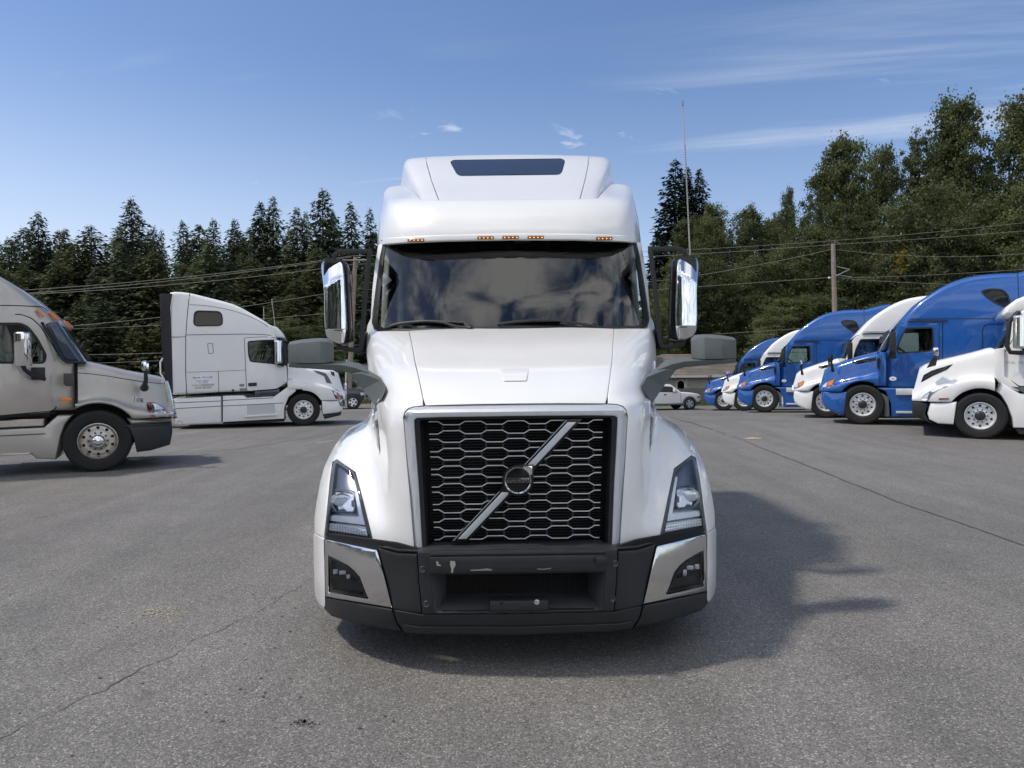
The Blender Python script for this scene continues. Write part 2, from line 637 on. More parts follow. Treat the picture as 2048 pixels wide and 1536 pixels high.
def asphalt():
    m = bpy.data.materials.new('asphalt')
    m.use_nodes = True
    nt = m.node_tree
    b = nt.nodes['Principled BSDF']
    tcn = nd(nt, 'ShaderNodeTexCoord')
    O = tcn.outputs['Object']
    def noise(scale, detail, rough=0.55):
        n = nd(nt, 'ShaderNodeTexNoise')
        n.inputs['Scale'].default_value = scale; n.inputs['Detail'].default_value = detail; n.inputs['Roughness'].default_value = rough
        nt.links.new(O, n.inputs['Vector'])
        return n.outputs[0]
    def rng(v, a, b_, c, d):
        r = nd(nt, 'ShaderNodeMapRange')
        for i, q in zip((1, 2, 3, 4), (a, b_, c, d)):
            r.inputs[i].default_value = q
        nt.links.new(v, r.inputs[0])
        return r.outputs[0]
    def mul(a, c):
        n = nd(nt, 'ShaderNodeMath', operation='MULTIPLY')
        for i, q in enumerate((a, c)):
            if isinstance(q, float):
                n.inputs[i].default_value = q
            else:
                nt.links.new(q, n.inputs[i])
        return n.outputs[0]
    vor = nd(nt, 'ShaderNodeTexVoronoi', feature='F1')
    vor.inputs['Scale'].default_value = 125
    nt.links.new(O, vor.inputs['Vector'])
    sepc = nd(nt, 'ShaderNodeSeparateColor')
    nt.links.new(vor.outputs['Color'], sepc.inputs[0])
    stone = nd(nt, 'ShaderNodeValToRGB')
    e = stone.color_ramp.elements
    e[0].position, e[0].color = 0.0, (0.092, 0.089, 0.085, 1)
    e[1].position, e[1].color = 1.0, (0.34, 0.33, 0.31, 1)
    for p, c in ((0.30, (0.135, 0.130, 0.124, 1)), (0.72, (0.172, 0.166, 0.158, 1)), (0.90, (0.21, 0.203, 0.193, 1))):
        q = e.new(p); q.color = c
    nt.links.new(sepc.outputs[0], stone.inputs[0])
    big = rng(noise(0.22, 5), 0.3, 0.7, 0.93, 1.20)
    mid = rng(noise(1.7, 6, 0.65), 0.3, 0.7, 0.90, 1.10)
    fine = rng(noise(28, 4, 0.7), 0.25, 0.75, 0.84, 1.16)
    # tar creep between stones
    tar = rng(vor.outputs['Distance'], 0.5, 1.05, 1.0, 0.55)
    mp = nd(nt, 'ShaderNodeMapping')
    mp.inputs['Rotation'].default_value = (0, 0, 0.9)
    mp.inputs['Scale'].default_value = (1.6, 0.07, 1)
    nt.links.new(O, mp.inputs['Vector'])
    tn = nd(nt, 'ShaderNodeTexNoise')
    tn.inputs['Scale'].default_value = 1.3; tn.inputs['Detail'].default_value = 5; tn.inputs['Roughness'].default_value = 0.6; tn.inputs['Distortion'].default_value = 0.6
    nt.links.new(mp.outputs[0], tn.inputs['Vector'])
    tracks = rng(tn.outputs[0], 0.36, 0.62, 0.88, 1.05)
    k = mul(mul(mul(big, mid), tracks), mul(fine, tar))
    mx = nd(nt, 'ShaderNodeMix', data_type='RGBA', blend_type='MULTIPLY')
    mx.inputs[0].default_value = 1.0
    nt.links.new(stone.outputs[0], mx.inputs[6])
    cmb = nd(nt, 'ShaderNodeCombineColor')
    for i, w_ in enumerate((1.04, 1.02, 0.98)):
        nt.links.new(mul(k, w_), cmb.inputs[i])
    nt.links.new(cmb.outputs[0], mx.inputs[7])
    # pale dusty smudges and dark oil spots
    sm = rng(noise(0.9, 7, 0.7), 0.62, 0.78, 0.0, 0.35)
    m2 = nd(nt, 'ShaderNodeMix', data_type='RGBA')
    m2.inputs[7].default_value = (0.23, 0.22, 0.205, 1)
    nt.links.new(sm, m2.inputs[0]); nt.links.new(mx.outputs[2], m2.inputs[6])
    oil = rng(noise(2.3, 3, 0.5), 0.68, 0.76, 0.0, 0.4)
    m3 = nd(nt, 'ShaderNodeMix', data_type='RGBA')
    m3.inputs[7].default_value = (0.06, 0.058, 0.056, 1)
    nt.links.new(oil, m3.inputs[0]); nt.links.new(m2.outputs[2], m3.inputs[6])
    nt.links.new(m3.outputs[2], b.inputs['Base Color'])
    b.inputs['Roughness'].default_value = 0.78
    b.inputs['Specular IOR Level'].default_value = 0.35
    bp = nd(nt, 'ShaderNodeBump')
    bp.inputs['Strength'].default_value = 0.55
    bp.inputs['Distance'].default_value = 0.004
    ht = nd(nt, 'ShaderNodeMath', operation='SUBTRACT')
    ht.inputs[0].default_value = 1.0
    nt.links.new(vor.outputs['Distance'], ht.inputs[1])
    ad = nd(nt, 'ShaderNodeMath', operation='ADD')
    nt.links.new(ht.outputs[0], ad.inputs[0]); nt.links.new(noise(160, 3), ad.inputs[1])
    nt.links.new(ad.outputs[0], bp.inputs['Height'])
    nt.links.new(bp.outputs[0], b.inputs['Normal'])
    return m


ASPH = asphalt()


def terrain(name, xs, ys, zf, m):
    mb = MB()
    n = len(xs)
    mb.v = [(x, y, zf(x, y)) for y in ys for x in xs]
    mb.f = [(j * n + i, j * n + i + 1, (j + 1) * n + i + 1, (j + 1) * n + i) for j in range(len(ys) - 1) for i in range(n - 1)]
    return tag(make(name, mb, m, ang=60, weld=False), kind='structure')


xs = [-400, -200, -100] + list(np.arange(-60, 61, 2.0)) + [100, 200, 400]
ys = [-400, -200, -100, -50, -20, 0, 6, 10] + list(np.arange(12, 46, 1.0)) + [45.5]
lot = terrain('ground', xs, ys, ground_z, ASPH)
lot['label'] = 'grey worn asphalt of the truck lot'
EARTH = mat('hill_earth', (0.030, 0.034, 0.018), 0.9, 0, 0, 0.4, 0.6)
VERGE = mat('verge_grass', (0.065, 0.075, 0.022), 0.9, 0, 0, 0.45, 1.5, bump=0.8, bscale=30)
terrain('grass_verge_ground', xs, [45.4, 46, 48, 50, 52, 53], lambda x, y: ground_z(x, y) + 0.03 * sstep((y - 45.4) / 0.6) - (0.02 if y < 45.5 else 0), VERGE)
terrain('hill', [-400, -200, -120] + list(range(-90, 91, 10)) + [120, 200, 400], [52.5, 58, 64, 70, 78, 86, 95, 112, 130, 200, 400], lambda x, y: ground_z(x, y) + 0.02 + (8 * sstep((x - 10) / 30) * sstep((y - 55) / 40)), EARTH)


def on_ground(px, py):
    """point of the lot seen at a pixel"""
    r = ray(px, py)
    Y = 10.0
    for _ in range(60):
        p = CLOC + r * (Y / r.y)
        g = ground_z(p.x, p.y)
        if abs(r.z) < 1e-6:
            break
        Yn = (g - CAMH) / r.z * r.y
        if Yn < 0 or Yn > 46:
            Yn = 44
        Y = 0.5 * Y + 0.5 * Yn
    p = CLOC + r * (Y / r.y)
    return Vector((p.x, p.y, ground_z(p.x, p.y)))


def ribbon_ground(name, pix, widths, m, label, seed=1, lift=0.004, jag=0.25, step=0.08):
    random.seed(seed)
    P = [on_ground(*p) for p in pix]
    pts = []
    for a, b in zip(P, P[1:]):
        n = max(1, int((b - a).length / step))
        pts += [a + (b - a) * (i / n) for i in range(n)]
    pts.append(P[-1])
    mb = MB()
    N = len(pts)
    off = 0.0
    row = []
    for i, p in enumerate(pts):
        t = (pts[min(i + 1, N - 1)] - pts[max(i - 1, 0)]).normalized()
        nrm = Vector((-t.y, t.x, 0))
        off = off * 0.92 + random.uniform(-1, 1) * 0.010 * jag * 4
        w = np.interp(i / max(1, N - 1), np.linspace(0, 1, len(widths)), widths) * random.uniform(0.55, 1.35)
        c = p + nrm * off
        row.append((c + nrm * w / 2, c - nrm * w / 2))
    for a, b in row:
        mb.v += [(a.x, a.y, ground_z(a.x, a.y) + lift), (b.x, b.y, ground_z(b.x, b.y) + lift)]
    mb.f = [(2 * i, 2 * i + 1, 2 * i + 3, 2 * i + 2) for i in range(N - 1)]
    o = make(name, mb, m, weld=False)
    return tag(o, label, None, None, 'structure')


CRACK = mat('crack_tar', (0.06, 0.058, 0.056), 0.8)
CRACKL = mat('crack_faint', (0.112, 0.108, 0.104), 0.85)
DUST = mat('pale_dust', (0.26, 0.25, 0.232), 0.9)
ribbon_ground('pavement_crack', [(1338, 833), (1400, 852), (1490, 882), (1580, 918), (1700, 965), (1800, 1005), (1900, 1040), (2048, 1092)], [0.05, 0.035, 0.03, 0.022], CRACK, 'long dark seam crossing the asphalt towards the right-hand trucks', 3)
ribbon_ground('pavement_crack', [(-40, 1500), (60, 1452), (160, 1402), (210, 1380), (260, 1350), (330, 1315), (380, 1285), (440, 1255), (500, 1225), (570, 1183), (620, 1160)], [0.010, 0.003, 0.009, 0.010, 0.003, 0.007, 0.002, 0.006, 0.005, 0.002], CRACKL, 'thin crack running across the near asphalt on the left', 5, jag=0.5, step=0.04)
ribbon_ground('pavement_crack', [(400, 905), (480, 897), (560, 885), (640, 872), (690, 862)], [0.03, 0.05, 0.04, 0.02], CRACKL, 'faint dark seam in the asphalt right of the silver truck', 7)
WPAINT = mat('worn_white_paint', (0.40, 0.39, 0.37), 0.8, 0, 0, 0.3, 12)
YPAINT = mat('worn_yellow_paint', (0.50, 0.38, 0.20), 0.8, 0, 0, 0.3, 12)
ribbon_ground('line_marking', [(352, 868.5), (392, 866)], [0.10, 0.08], WPAINT, 'short worn white line beside the old white truck', 9, jag=0)
ribbon_ground('line_marking', [(634, 886), (668, 881)], [0.06, 0.05], WPAINT, 'faint white dash on the asphalt left of the middle truck', 10, jag=0)
ribbon_ground('line_marking', [(370, 853.5), (560, 846.5)], [0.06, 0.06], WPAINT, 'worn white line under the old white truck', 12, jag=0)
ribbon_ground('line_marking', [(1490, 877.5), (1507, 876), (1524, 877.2)], [0.10, 0.22, 0.10], YPAINT, 'faded yellow arrow mark on the asphalt', 13, jag=0, step=0.3)
def smudge(name, px, py, w, h, n, m, label, seed, sc=0.012):
    random.seed(seed)
    mb = MB()
    for _ in range(n):
        g = on_ground(px + random.gauss(0, w), py + random.gauss(0, h))
        r = sc * random.uniform(0.4, 1.4)
        a0 = random.uniform(0, 6.28)
        k = len(mb.v)
        mb.v += [(g.x + r * random.uniform(.6, 1.2) * cos(a0 + q * 1.2566), g.y + r * random.uniform(.6, 1.2) * sin(a0 + q * 1.2566), g.z + 0.0035) for q in range(5)]
        mb.f.append((k, k + 1, k + 2, k + 3, k + 4))
    return tag(make(name, mb, m, weld=False), label, None, None, 'stuff')
smudge('wood_chips', 322, 1224, 26, 5, 190, mat('wood_chip', (0.42, 0.37, 0.24), 0.9), 'scatter of pale wood chips on the asphalt', 4, 0.007)
smudge('oil_spots', 604, 1447, 11, 3.5, 46, CRACKL, 'small dark oil spot on the near asphalt', 6, 0.008)
smudge('dust_flecks', 400, 1080, 170, 45, 240, DUST, 'pale flecks on the asphalt', 8, 0.009)
smudge('dust_flecks', 1500, 1250, 260, 120, 260, DUST, 'pale flecks on the asphalt in front of the trucks', 14, 0.007)
smudge('pebbles_dark', 500, 1300, 330, 110, 60, CRACK, 'dark crumbs of grit on the asphalt', 15, 0.009)

# ------------------------------------------------------------------ side-on vehicles traced on their near flank
class Side:
    def __init__(s, px, py, Y, heading, face, width=2.5, scale=None):
        o = at(px, py, Y)
        o.z = ground_z(o.x, o.y)
        s.face = face
        a = radians(heading)
        s.fwd = Vector((face * cos(a), (sin(a) if face < 0 else sin(a)), 0)) if face > 0 else Vector((-cos(a), sin(a), 0))
        left = Vector((-s.fwd.y, s.fwd.x, 0))
        s.near = left if left.y < 0 else -left
        s.sgn = 1 if left.y < 0 else -1          # local y sign of the near flank
        s.W = width
        s.o = o
        s.base = o - s.near * (width / 2)
        s.rz = atan2(s.fwd.y, s.fwd.x)
        # row offset: traced wheel bottom -> ground
        s.dz = 0.0
        u, v = s.p(px, py)
        s.dz = -v

    def p(s, px, py, ins=0.0):
        r = ray(px, py)
        P = s.o - s.near * ins
        t = (P - CLOC).dot(s.near) / r.dot(s.near)
        q = CLOC + r * t - s.o
        return (q.dot(s.fwd), q.z + s.dz)

    def tr(s, zoom, pts, ins=0.0):
        sc, ox, oy = zoom
        return [s.p(ox + x / sc, oy + y / sc, ins) for x, y in pts]


def slab(out, hw, r=0.05, holes=(), seg=3, warp=None, sp=None, rim=0.04):
    """solid from a side outline (u, v): full width 2*hw, rounded long edges, window openings with turned-in rims"""
    out = ccw(out)
    holes = [ccw(h) for h in holes]
    mb = MB()
    rings = []
    for side in (1, -1):
        rs = []
        for k in range(seg + 1):
            a = (pi / 2) * k / seg
            pr = inset(out, r * (1 - cos(a)) if r else 0)
            rs.append([(u, side * (hw - r + r * sin(a)), v) for u, v in pr])
        rings += rs[::-1] if side == 1 else rs
    mb.loft([[Vector(p) for p in g] for g in rings], True, False)
    fo = inset(out, r) if r else out
    V, T, bl, D = fill2d(fo, holes, sp)
    for side in (1, -1):
        P = [(u, side * hw, v) for u, v in V]
        mb.add(P, [t if side < 0 else t[::-1] for t in T])
        for Lp in bl[1:]:
            n = len(Lp)
            k = len(mb.v)
            mb.v += [P[i] for i in Lp] + [(P[i][0], P[i][1] - side * rim, P[i][2]) for i in Lp]
            mb.f += [(k + i, k + (i + 1) % n, k + n + (i + 1) % n, k + n + i) for i in range(n)]
    if warp:
        mb.v = [warp(*p) for p in mb.v]
    return mb


def plate_y(poly, y0, y1, holes=(), warp=None):
    V, T, bl, D = fill2d(ccw(poly), [ccw(h) for h in holes])
    mb = MB()
    P = [(u, y0, v) for u, v in V]
    Q = [(u, y1, v) for u, v in V]
    n0 = len(P)
    mb.add(P + Q, T + [tuple(i + n0 for i in q)[::-1] for q in T])
    for Lp in bl:
        n = len(Lp)
        mb.f += [(Lp[i], Lp[(i + 1) % n], Lp[(i + 1) % n] + n0, Lp[i] + n0) for i in range(n)]
    if warp:
        mb.v = [warp(*p) for p in mb.v]
    return mb


def ribbon_y(pts, y, w=0.014, t=0.004, warp=None):
    mb = MB()
    N = len(pts)
    rings = []
    for i, (u, v) in enumerate(pts):
        a, b = np.array(pts[max(i - 1, 0)]), np.array(pts[min(i + 1, N - 1)])
        d = b - a
        d = d / max(1e-6, np.hypot(*d))
        n = (-d[1] * w / 2, d[0] * w / 2)
        rings.append([Vector((u + n[0], y, v + n[1])), Vector((u - n[0], y, v - n[1])), Vector((u - n[0], y + t, v - n[1])), Vector((u + n[0], y + t, v + n[1]))])
    mb.loft(rings, True, True)
    if warp:
        mb.v = [warp(*p) for p in mb.v]
    return mb


def interp(poly, u):
    P = sorted(poly)
    return float(np.interp(u, [p[0] for p in P], [p[1] for p in P]))


def hood_loft(us, zb, zf, zt, yf, yh, sub=3):
    """bonnet with flared fenders: all arguments functions of u"""
    rings = []
    us = list(us)
    for u in us:
        b, f, t, a, h = zb(u), zf(u), zt(u), yf(u), yh(u)
        f = max(f, b + 0.06)
        t = max(t, f + 0.02)
        g = t - f
        half = [(a * 0.985, b), (a, b + 0.3 * (f - b)), (a - 0.005, b + 0.75 * (f - b)), (a - 0.05, f - 0.005), (h + 0.10 * (a - h) + 0.03, f + 0.05 * g),
                (h, f + 0.28 * g), (h - 0.03, f + 0.70 * g), (h - 0.08, t - 0.10 * g), (h - 0.20, t - 0.005), (h * 0.45, t + 0.015), (0, t + 0.02)]
        line = smooth_line([(y, z) for y, z in half], sub)
        full = line + [(-y, z) for y, z in line[-2::-1]]
        rings.append([Vector((u, y, z)) for y, z in full])
    mb = MB()
    mb.loft(rings, False, False)
    n = len(rings[0])
    k = len(mb.v)
    # nose face, stepped in a little so that its edge is rounded
    last = rings[-1]
    c = sum(last, Vector()) / n
    r2 = [Vector((p.x + 0.03, p.y * 0.97, c.z + (p.z - c.z) * 0.96)) for p in last]
    mb.loft([last, r2], False, False)
    k = len(mb.v)
    mb.v += [tuple(p) for p in r2]
    mb.f.append(tuple(range(k, k + n)))
    return mb


def arch_fn(R, zc, below):
    return lambda u: (zc + sqrt(max(0, R * R - u * u))) if abs(u) < R * 0.999 and zc + sqrt(max(0, R * R - u * u)) > below(u) else below(u)


def us_with_arch(u0, u1, R, n=18):
    a = list(np.linspace(u0, u1, n)) + [R * cos(t) for t in np.linspace(0.02, pi - 0.02, 22)] + [R * 1.001, -R * 1.001]
    a = [x for x in a if min(u0, u1) <= x <= max(u0, u1)]
    return sorted(set(round(x, 4) for x in a))
# ------------------------------------------------------------------ wheels (shared meshes)
def wheel_meshes():
    T = MB()
    prof = [(0.30, -0.11), (0.36, -0.135), (0.45, -0.14), (0.495, -0.125), (0.512, -0.105), (0.516, -0.085),
            (0.516, -0.062), (0.506, -0.060), (0.506, -0.050), (0.517, -0.048), (0.518, -0.012), (0.508, -0.010),
            (0.508, 0.010), (0.518, 0.012), (0.517, 0.048), (0.506, 0.050), (0.506, 0.060), (0.516, 0.062), (0.516, 0.085),
            (0.512, 0.105), (0.495, 0.125), (0.47, 0.134), (0.455, 0.139), (0.45, 0.138), (0.40, 0.140), (0.36, 0.135), (0.315, 0.12), (0.298, 0.10)]
    T.lathe(prof, 'y', 56)
    R = MB()
    R.lathe([(0.300, 0.075), (0.304, 0.108), (0.292, 0.112), (0.278, 0.095), (0.268, 0.050), (0.256, 0.030), (0.232, 0.036), (0.205, 0.040),
             (0.178, 0.036), (0.160, 0.040), (0.120, 0.046), (0.108, 0.052), (0.09, 0.056)], 'y', 48)
    H = MB()                                   # hand holes
    for k in range(10):
        a = 2 * pi * (k + 0.5) / 10
        H.lathe([(0.0, 0.0415), (0.024, 0.0415), (0.027, 0.036)], 'y', 12, (0.222 * cos(a), 0, 0.222 * sin(a)))
    N = MB()                                   # lug nuts
    for k in range(10):
        a = 2 * pi * k / 10
        N.lathe([(0.0175, 0.038), (0.0175, 0.056), (0.012, 0.076), (0.0, 0.078)], 'y', 6, (0.143 * cos(a), 0, 0.143 * sin(a)))
    return T, R, H, N


_T, _R, _H, _N = wheel_meshes()


def to_mesh(name, mb, m, ang=35, bevel=0.0, recalc=True):
    me = bpy.data.meshes.new(name)
    me.from_pydata([tuple(p) for p in mb.v], [], mb.f)
    return finish(me, m, ang, bevel, True, recalc)


HUBOPEN = MB().lathe([(0.110, 0.05), (0.092, 0.075), (0.075, 0.088), (0.058, 0.09), (0.052, 0.098), (0.030, 0.10), (0.0, 0.10)], 'y', 24)
HUBDOME = MB().lathe([(0.108, 0.05), (0.106, 0.075), (0.098, 0.10), (0.075, 0.122), (0.04, 0.134), (0.0, 0.137)], 'y', 28)
HUBMAT = mat('hub_dark', (0.05, 0.05, 0.05), 0.4, 0.5, dirt=0.1)
ALLOY_DULL = mat('dull_alloy', (0.52, 0.48, 0.43), 0.36, 1.0, var=0.12, vscale=12)
WM = {'tyre': to_mesh('tyre', _T, RUBBER), 'rim': to_mesh('rim', _R, ALLOY, 40), 'rim_dull': to_mesh('rim_dull', _R, ALLOY_DULL, 40),
      'hole': to_mesh('hand_hole', _H, DARK), 'nut': to_mesh('lug_nut', _N, BRUSHED), 'nut_dull': to_mesh('lug_nut_dull', _N, HUBMAT),
      'hub': to_mesh('hub', HUBOPEN, HUBMAT), 'dome': to_mesh('hub_cap', HUBDOME, CHROME, 50)}


def add_wheel(parent, loc, rz, dull=False, dome=False, sc=1.0, spin=0.0):
    w = share('wheel', WM['tyre'], parent, loc, rz)
    w.scale = (sc, sc, sc)
    w.rotation_euler = (0, spin, rz)
    share('rim', WM['rim_dull' if dull else 'rim'], w)
    tag(share('hand_holes', WM['hole'], w), kind='stuff')
    tag(share('lug_nuts', WM['nut_dull'], w), kind='stuff')
    share('hub', WM['dome' if dome else 'hub'], w)
    return w


# ------------------------------------------------------------------ the white lorry in the middle
TX, Y0 = 0.07, 3.85


def F(hw, py, d):
    D = Y0 + d
    return (hw * D / FPX, d, CAMH + (HOR - py) * D / FPX)


class Depth:
    """front surface: rows of (row, [(half width px, depth), ...]) interpolated smoothly"""
    def __init__(s, rows):
        s.py = np.array([r[0] for r in rows], float)
        o = np.argsort(s.py)
        s.py = s.py[o]
        s.A = np.array([rows[i][1] for i in o], float)      # rows x cols x 2

    @staticmethod
    def pchip(x, y, q, sym0=False):
        h = np.diff(x)
        dl = np.diff(y, axis=0) / (h[:, None] if y.ndim > 1 else h)
        m = np.zeros_like(y)
        for k in range(1, len(x) - 1):
            w1, w2 = 2 * h[k] + h[k - 1], h[k] + 2 * h[k - 1]
            a, b = dl[k - 1], dl[k]
            ok = a * b > 0
            with np.errstate(all='ignore'):
                mm = (w1 + w2) / (w1 / np.where(ok, a, 1) + w2 / np.where(ok, b, 1))
            m[k] = np.where(ok, mm, 0)
        m[0], m[-1] = (0 * dl[0] if sym0 else dl[0]), dl[-1]
        i = int(np.clip(np.searchsorted(x, q) - 1, 0, len(x) - 2))
        t = (q - x[i]) / h[i]
        if t < 0 or t > 1:
            return y[i] + dl[i] * (q - x[i])
        h00, h10, h01, h11 = 2 * t ** 3 - 3 * t * t + 1, t ** 3 - 2 * t * t + t, -2 * t ** 3 + 3 * t * t, t ** 3 - t * t
        return h00 * y[i] + h10 * h[i] * m[i] + h01 * y[i + 1] + h11 * h[i] * m[i + 1]

    def __call__(s, hw, py):
        hw = abs(hw)
        row = Depth.pchip(s.py, s.A.reshape(len(s.py), -1), py).reshape(-1, 2)
        x = np.maximum.accumulate(row[:, 0] + np.arange(len(row)) * 1e-3)
        return float(Depth.pchip(x, row[:, 1], hw, True))


def sheet(outline, depth, holes=(), sp=7.0, back=0.03, edge=0.004, off=0.0):
    """curved panel whose front outline is given in front-view coordinates, with turned-in edges"""
    out = ccw(resample(outline, sp))
    hol = [ccw(resample(h, sp)) for h in holes]
    V, T, bl, D = fill2d(out, hol, sp, (0.8, 2.2) if edge else ())
    mb = MB()
    P = []
    for (x, y), dd in zip(V, D):
        d = depth(x, y) + off
        if edge and dd < 2.2:
            t = 1 - dd / 2.2
            d += edge * (1 - sqrt(max(0, 1 - t * t)))
        P.append(F(x, y, d))
    mb.add(P, [t[::-1] for t in T])
    for L in bl:
        k = len(mb.v)
        n = len(L)
        for i in L:
            p = P[i]
            mb.v.append(p)
        for i in L:
            p = P[i]
            mb.v.append((p[0], p[1] + back, p[2]))
        mb.f += [(k + i, k + (i + 1) % n, k + n + (i + 1) % n, k + n + i) for i in range(n)]
    return mb


def mir(outline):
    return [(-x, y) for x, y in outline]


def sym(half):
    """half outline from the centre line, going outwards and round; mirrored to a full outline"""
    return list(half) + [(-x, y) for x, y in reversed(half) if abs(x) > 1e-6]


lorry = thing('semi_truck', (TX, Y0, 0), 0, 'white semi truck facing the viewer head-on, chrome hexagon grille with a diagonal bar', 'semi truck')
L = lorry


def part(name, mb, m, parent=None, **k):
    return make(name, mb, m, parent or L, **k)


def pair(name, mb, m, parents=None, **k):
    a = make(name, mb.mirrored(0), m, parents[0] if parents else L, **k)
    b = make(name, mb, m, parents[1] if parents else L, **k)
    return a, b


body = Depth([
    (1120, [(0, .10), (100, .11), (200, .15), (240, .19), (280, .24), (320, .30), (360, .40), (395, .55), (405, .72)]),
    (1060, [(0, .10), (100, .11), (202, .15), (240, .20), (278, .27), (315, .32), (355, .41), (392, .57), (403, .75)]),
    (1000, [(0, .10), (100, .11), (205, .15), (243, .22), (276, .37), (312, .40), (348, .46), (386, .63), (398, .80)]),
    (940, [(0, .12), (100, .13), (212, .17), (247, .24), (272, .47), (300, .56), (334, .58), (370, .74), (384, .92)]),
    (900, [(0, .13), (100, .14), (216, .18), (249, .26), (270, .52), (292, .69), (322, .70), (352, .84), (364, 1.02)]),
    (870, [(0, .14), (100, .15), (219, .19), (252, .28), (269, .55), (287, .80), (312, .83), (334, .96), (343, 1.12)]),
    (845, [(0, .15), (100, .16), (222, .20), (253, .30), (270, .55), (283, .85), (296, .96), (306, 1.08), (312, 1.22)]),
    (812, [(0, .16), (100, .17), (215, .22), (250, .34), (266, .50), (274, .68), (279, .84), (282, .98), (284, 1.15)]),
    (790, [(0, .22), (100, .23), (195, .28), (240, .42), (264, .60), (275, .78), (281, .92), (284, 1.05), (286, 1.25)]),
    (762, [(0, .36), (100, .37), (193, .42), (238, .54), (264, .74), (276, .92), (283, 1.08), (286, 1.22), (288, 1.45)]),
    (735, [(0, .56), (100, .57), (195, .62), (238, .72), (264, .92), (277, 1.10), (285, 1.28), (288, 1.42), (290, 1.65)]),
    (716, [(0, .76), (100, .77), (196, .82), (238, .91), (264, 1.08), (278, 1.24), (286, 1.42), (289, 1.56), (291, 1.8)]),
    (684, [(0, 1.16), (100, 1.16), (200, 1.20), (240, 1.28), (265, 1.42), (279, 1.58), (285, 1.74), (288, 1.88), (290, 2.1)]),
    (655, [(0, 1.70), (100, 1.70), (204, 1.74), (240, 1.78), (262, 1.83), (274, 1.92), (280, 2.0), (284, 2.1), (286, 2.25)]),
    (640, [(0, 2.05), (100, 2.05), (204, 2.07), (240, 2.1), (262, 2.14), (274, 2.2), (280, 2.3), (284, 2.4), (286, 2.5)]),
])

# bonnet centre panel, with the small raised badge base
hood = sym([(0, 807.5), (90, 807.8), (180, 809.2), (184, 795), (190, 760), (196, 725), (200, 690), (203, 668), (204, 659.5), (150, 657), (80, 655.6), (0, 655.2)])
part('hood', sheet(hood, body, sp=7, back=0.04), WHITE)
bh = [(-30, 737), (30, 736.4), (23, 762), (-23, 762)]
part('hood_badge_base', sheet(rounded(bh, 3), lambda x, y: body(x, y) - 0.016 * sstep((y - 734) / 20), sp=3, back=0.02, edge=0.006), WHITE)

# bonnet side with nose and fender
fend = [(185.2, 809.4), (204, 811), (215, 815), (222, 822), (225, 832), (223.5, 850), (217, 950), (211, 1030), (206.5, 1098), (228, 1098), (258, 1092),
        (286, 1086.5), (303, 1010), (319, 941), (340, 926), (355, 914.5), (364.5, 920), (371, 960), (377, 1010), (384.5, 1071), (394, 1066), (402.5, 1061), (401.5, 1030),
        (397, 1000), (389, 960), (380, 930), (369, 908), (356, 885), (343, 868), (326, 853), (312, 845), (302, 840), (292, 834), (283, 815), (284, 790), (286, 760), (289, 720),
        (289.5, 690), (287, 664), (283, 660.5), (240, 659.5), (205.5, 659.8), (204.2, 668), (201.2, 690), (197.2, 725), (191.2, 760), (185.2, 795)]
pair('fender', sheet(fend, body, sp=7, back=0.22), WHITE)

# bonnet side air intake: a slim dark slot with a bright blade beside it
slot = [(276, 806), (280.5, 814), (278, 850), (272.8, 893), (270.6, 908), (270, 896), (272.6, 850), (275, 815)]
pair('side_vent', sheet(slot, lambda x, y: body(x, y) - 0.008, sp=3, back=0.02, edge=0.002), BLACKG)
blade = [(281.2, 811), (284, 818), (282, 850), (276, 886), (274.4, 894), (275.2, 880), (278.8, 850), (281, 820)]
pair('vent_blade', sheet(blade, lambda x, y: body(min(x, 281), y) - 0.012, sp=3, back=0.02, edge=0.002), SATIN)

# fender flank round the wheel
fl = [(0.62, 0.62), (0.66, 0.62)] + [(1.28 + 0.62 * cos(a), 0.52 + 0.62 * sin(a)) for a in np.linspace(pi * 0.95, 0.0, 15)] + [(1.96, 0.95), (1.80, 1.12), (1.45, 1.17), (1.15, 1.14), (0.9, 1.02), (0.72, 0.85)]
mbf = MB().prism([(1.135, a, b) for a, b in fl], (-0.12, 0, 0))
pair('fender_flank', mbf, WHITE, bevel=0.02)

hx = lambda d: 0.885 + (d - 0.95) * 0.152
hs = [(0.95, 1.12), (0.95, 1.34), (1.15, 1.48), (1.4, 1.62), (1.7, 1.76), (1.95, 1.85), (2.26, 1.90), (2.26, 1.06), (1.9, 1.06), (1.6, 1.12)]
mbh = MB().loft([[Vector((hx(a), a, b)) for a, b in hs], [Vector((hx(a) - 0.03, a, b)) for a, b in hs]], True, True)
pair('hood_side', mbh, WHITE)

# grille surround
gout = [(205.5, 1098.5), (210, 1030), (216, 950), (222.5, 850), (224, 832), (221, 823), (214, 816.3), (203, 812.3), (180, 810), (90, 808.7), (0, 808.4)]
gin = [(0, 832), (150, 832.6), (198, 834), (203, 837.5), (203.5, 845), (200.5, 900), (196, 970), (190.5, 1098.5)]
gfull = gout + gin                              # right half band
gf = gout[::-1]
band = gf[::1] + [p for p in gin[::-1]]
right = [(x, y) for x, y in gout[::-1]] + [(x, y) for x, y in gin[::-1]][0:0]
ring = gout + [(0, 808.4)][0:0]
outer_loop = gout + [(-x, y) for x, y in gout[::-1] if x > 0]
inner_loop = gin[::-1] + [(-x, y) for x, y in gin if x > 0]
U = outer_loop + inner_loop[::-1]               # an upside-down U with both feet open at the bottom
gd = lambda x, y: 0.10 + 0.055 * (abs(x) / 224) ** 2 + (0.05 * sstep((822 - y) / 14))
def gd2(x, y):
    b = gd(x, y)
    # outer flank rolls back
    t = sstep((abs(x) - (214 - (y - 832) * 0.062)) / 9.0) if y > 832 else sstep((816 - y) / 7)
    return b + 0.03 * t
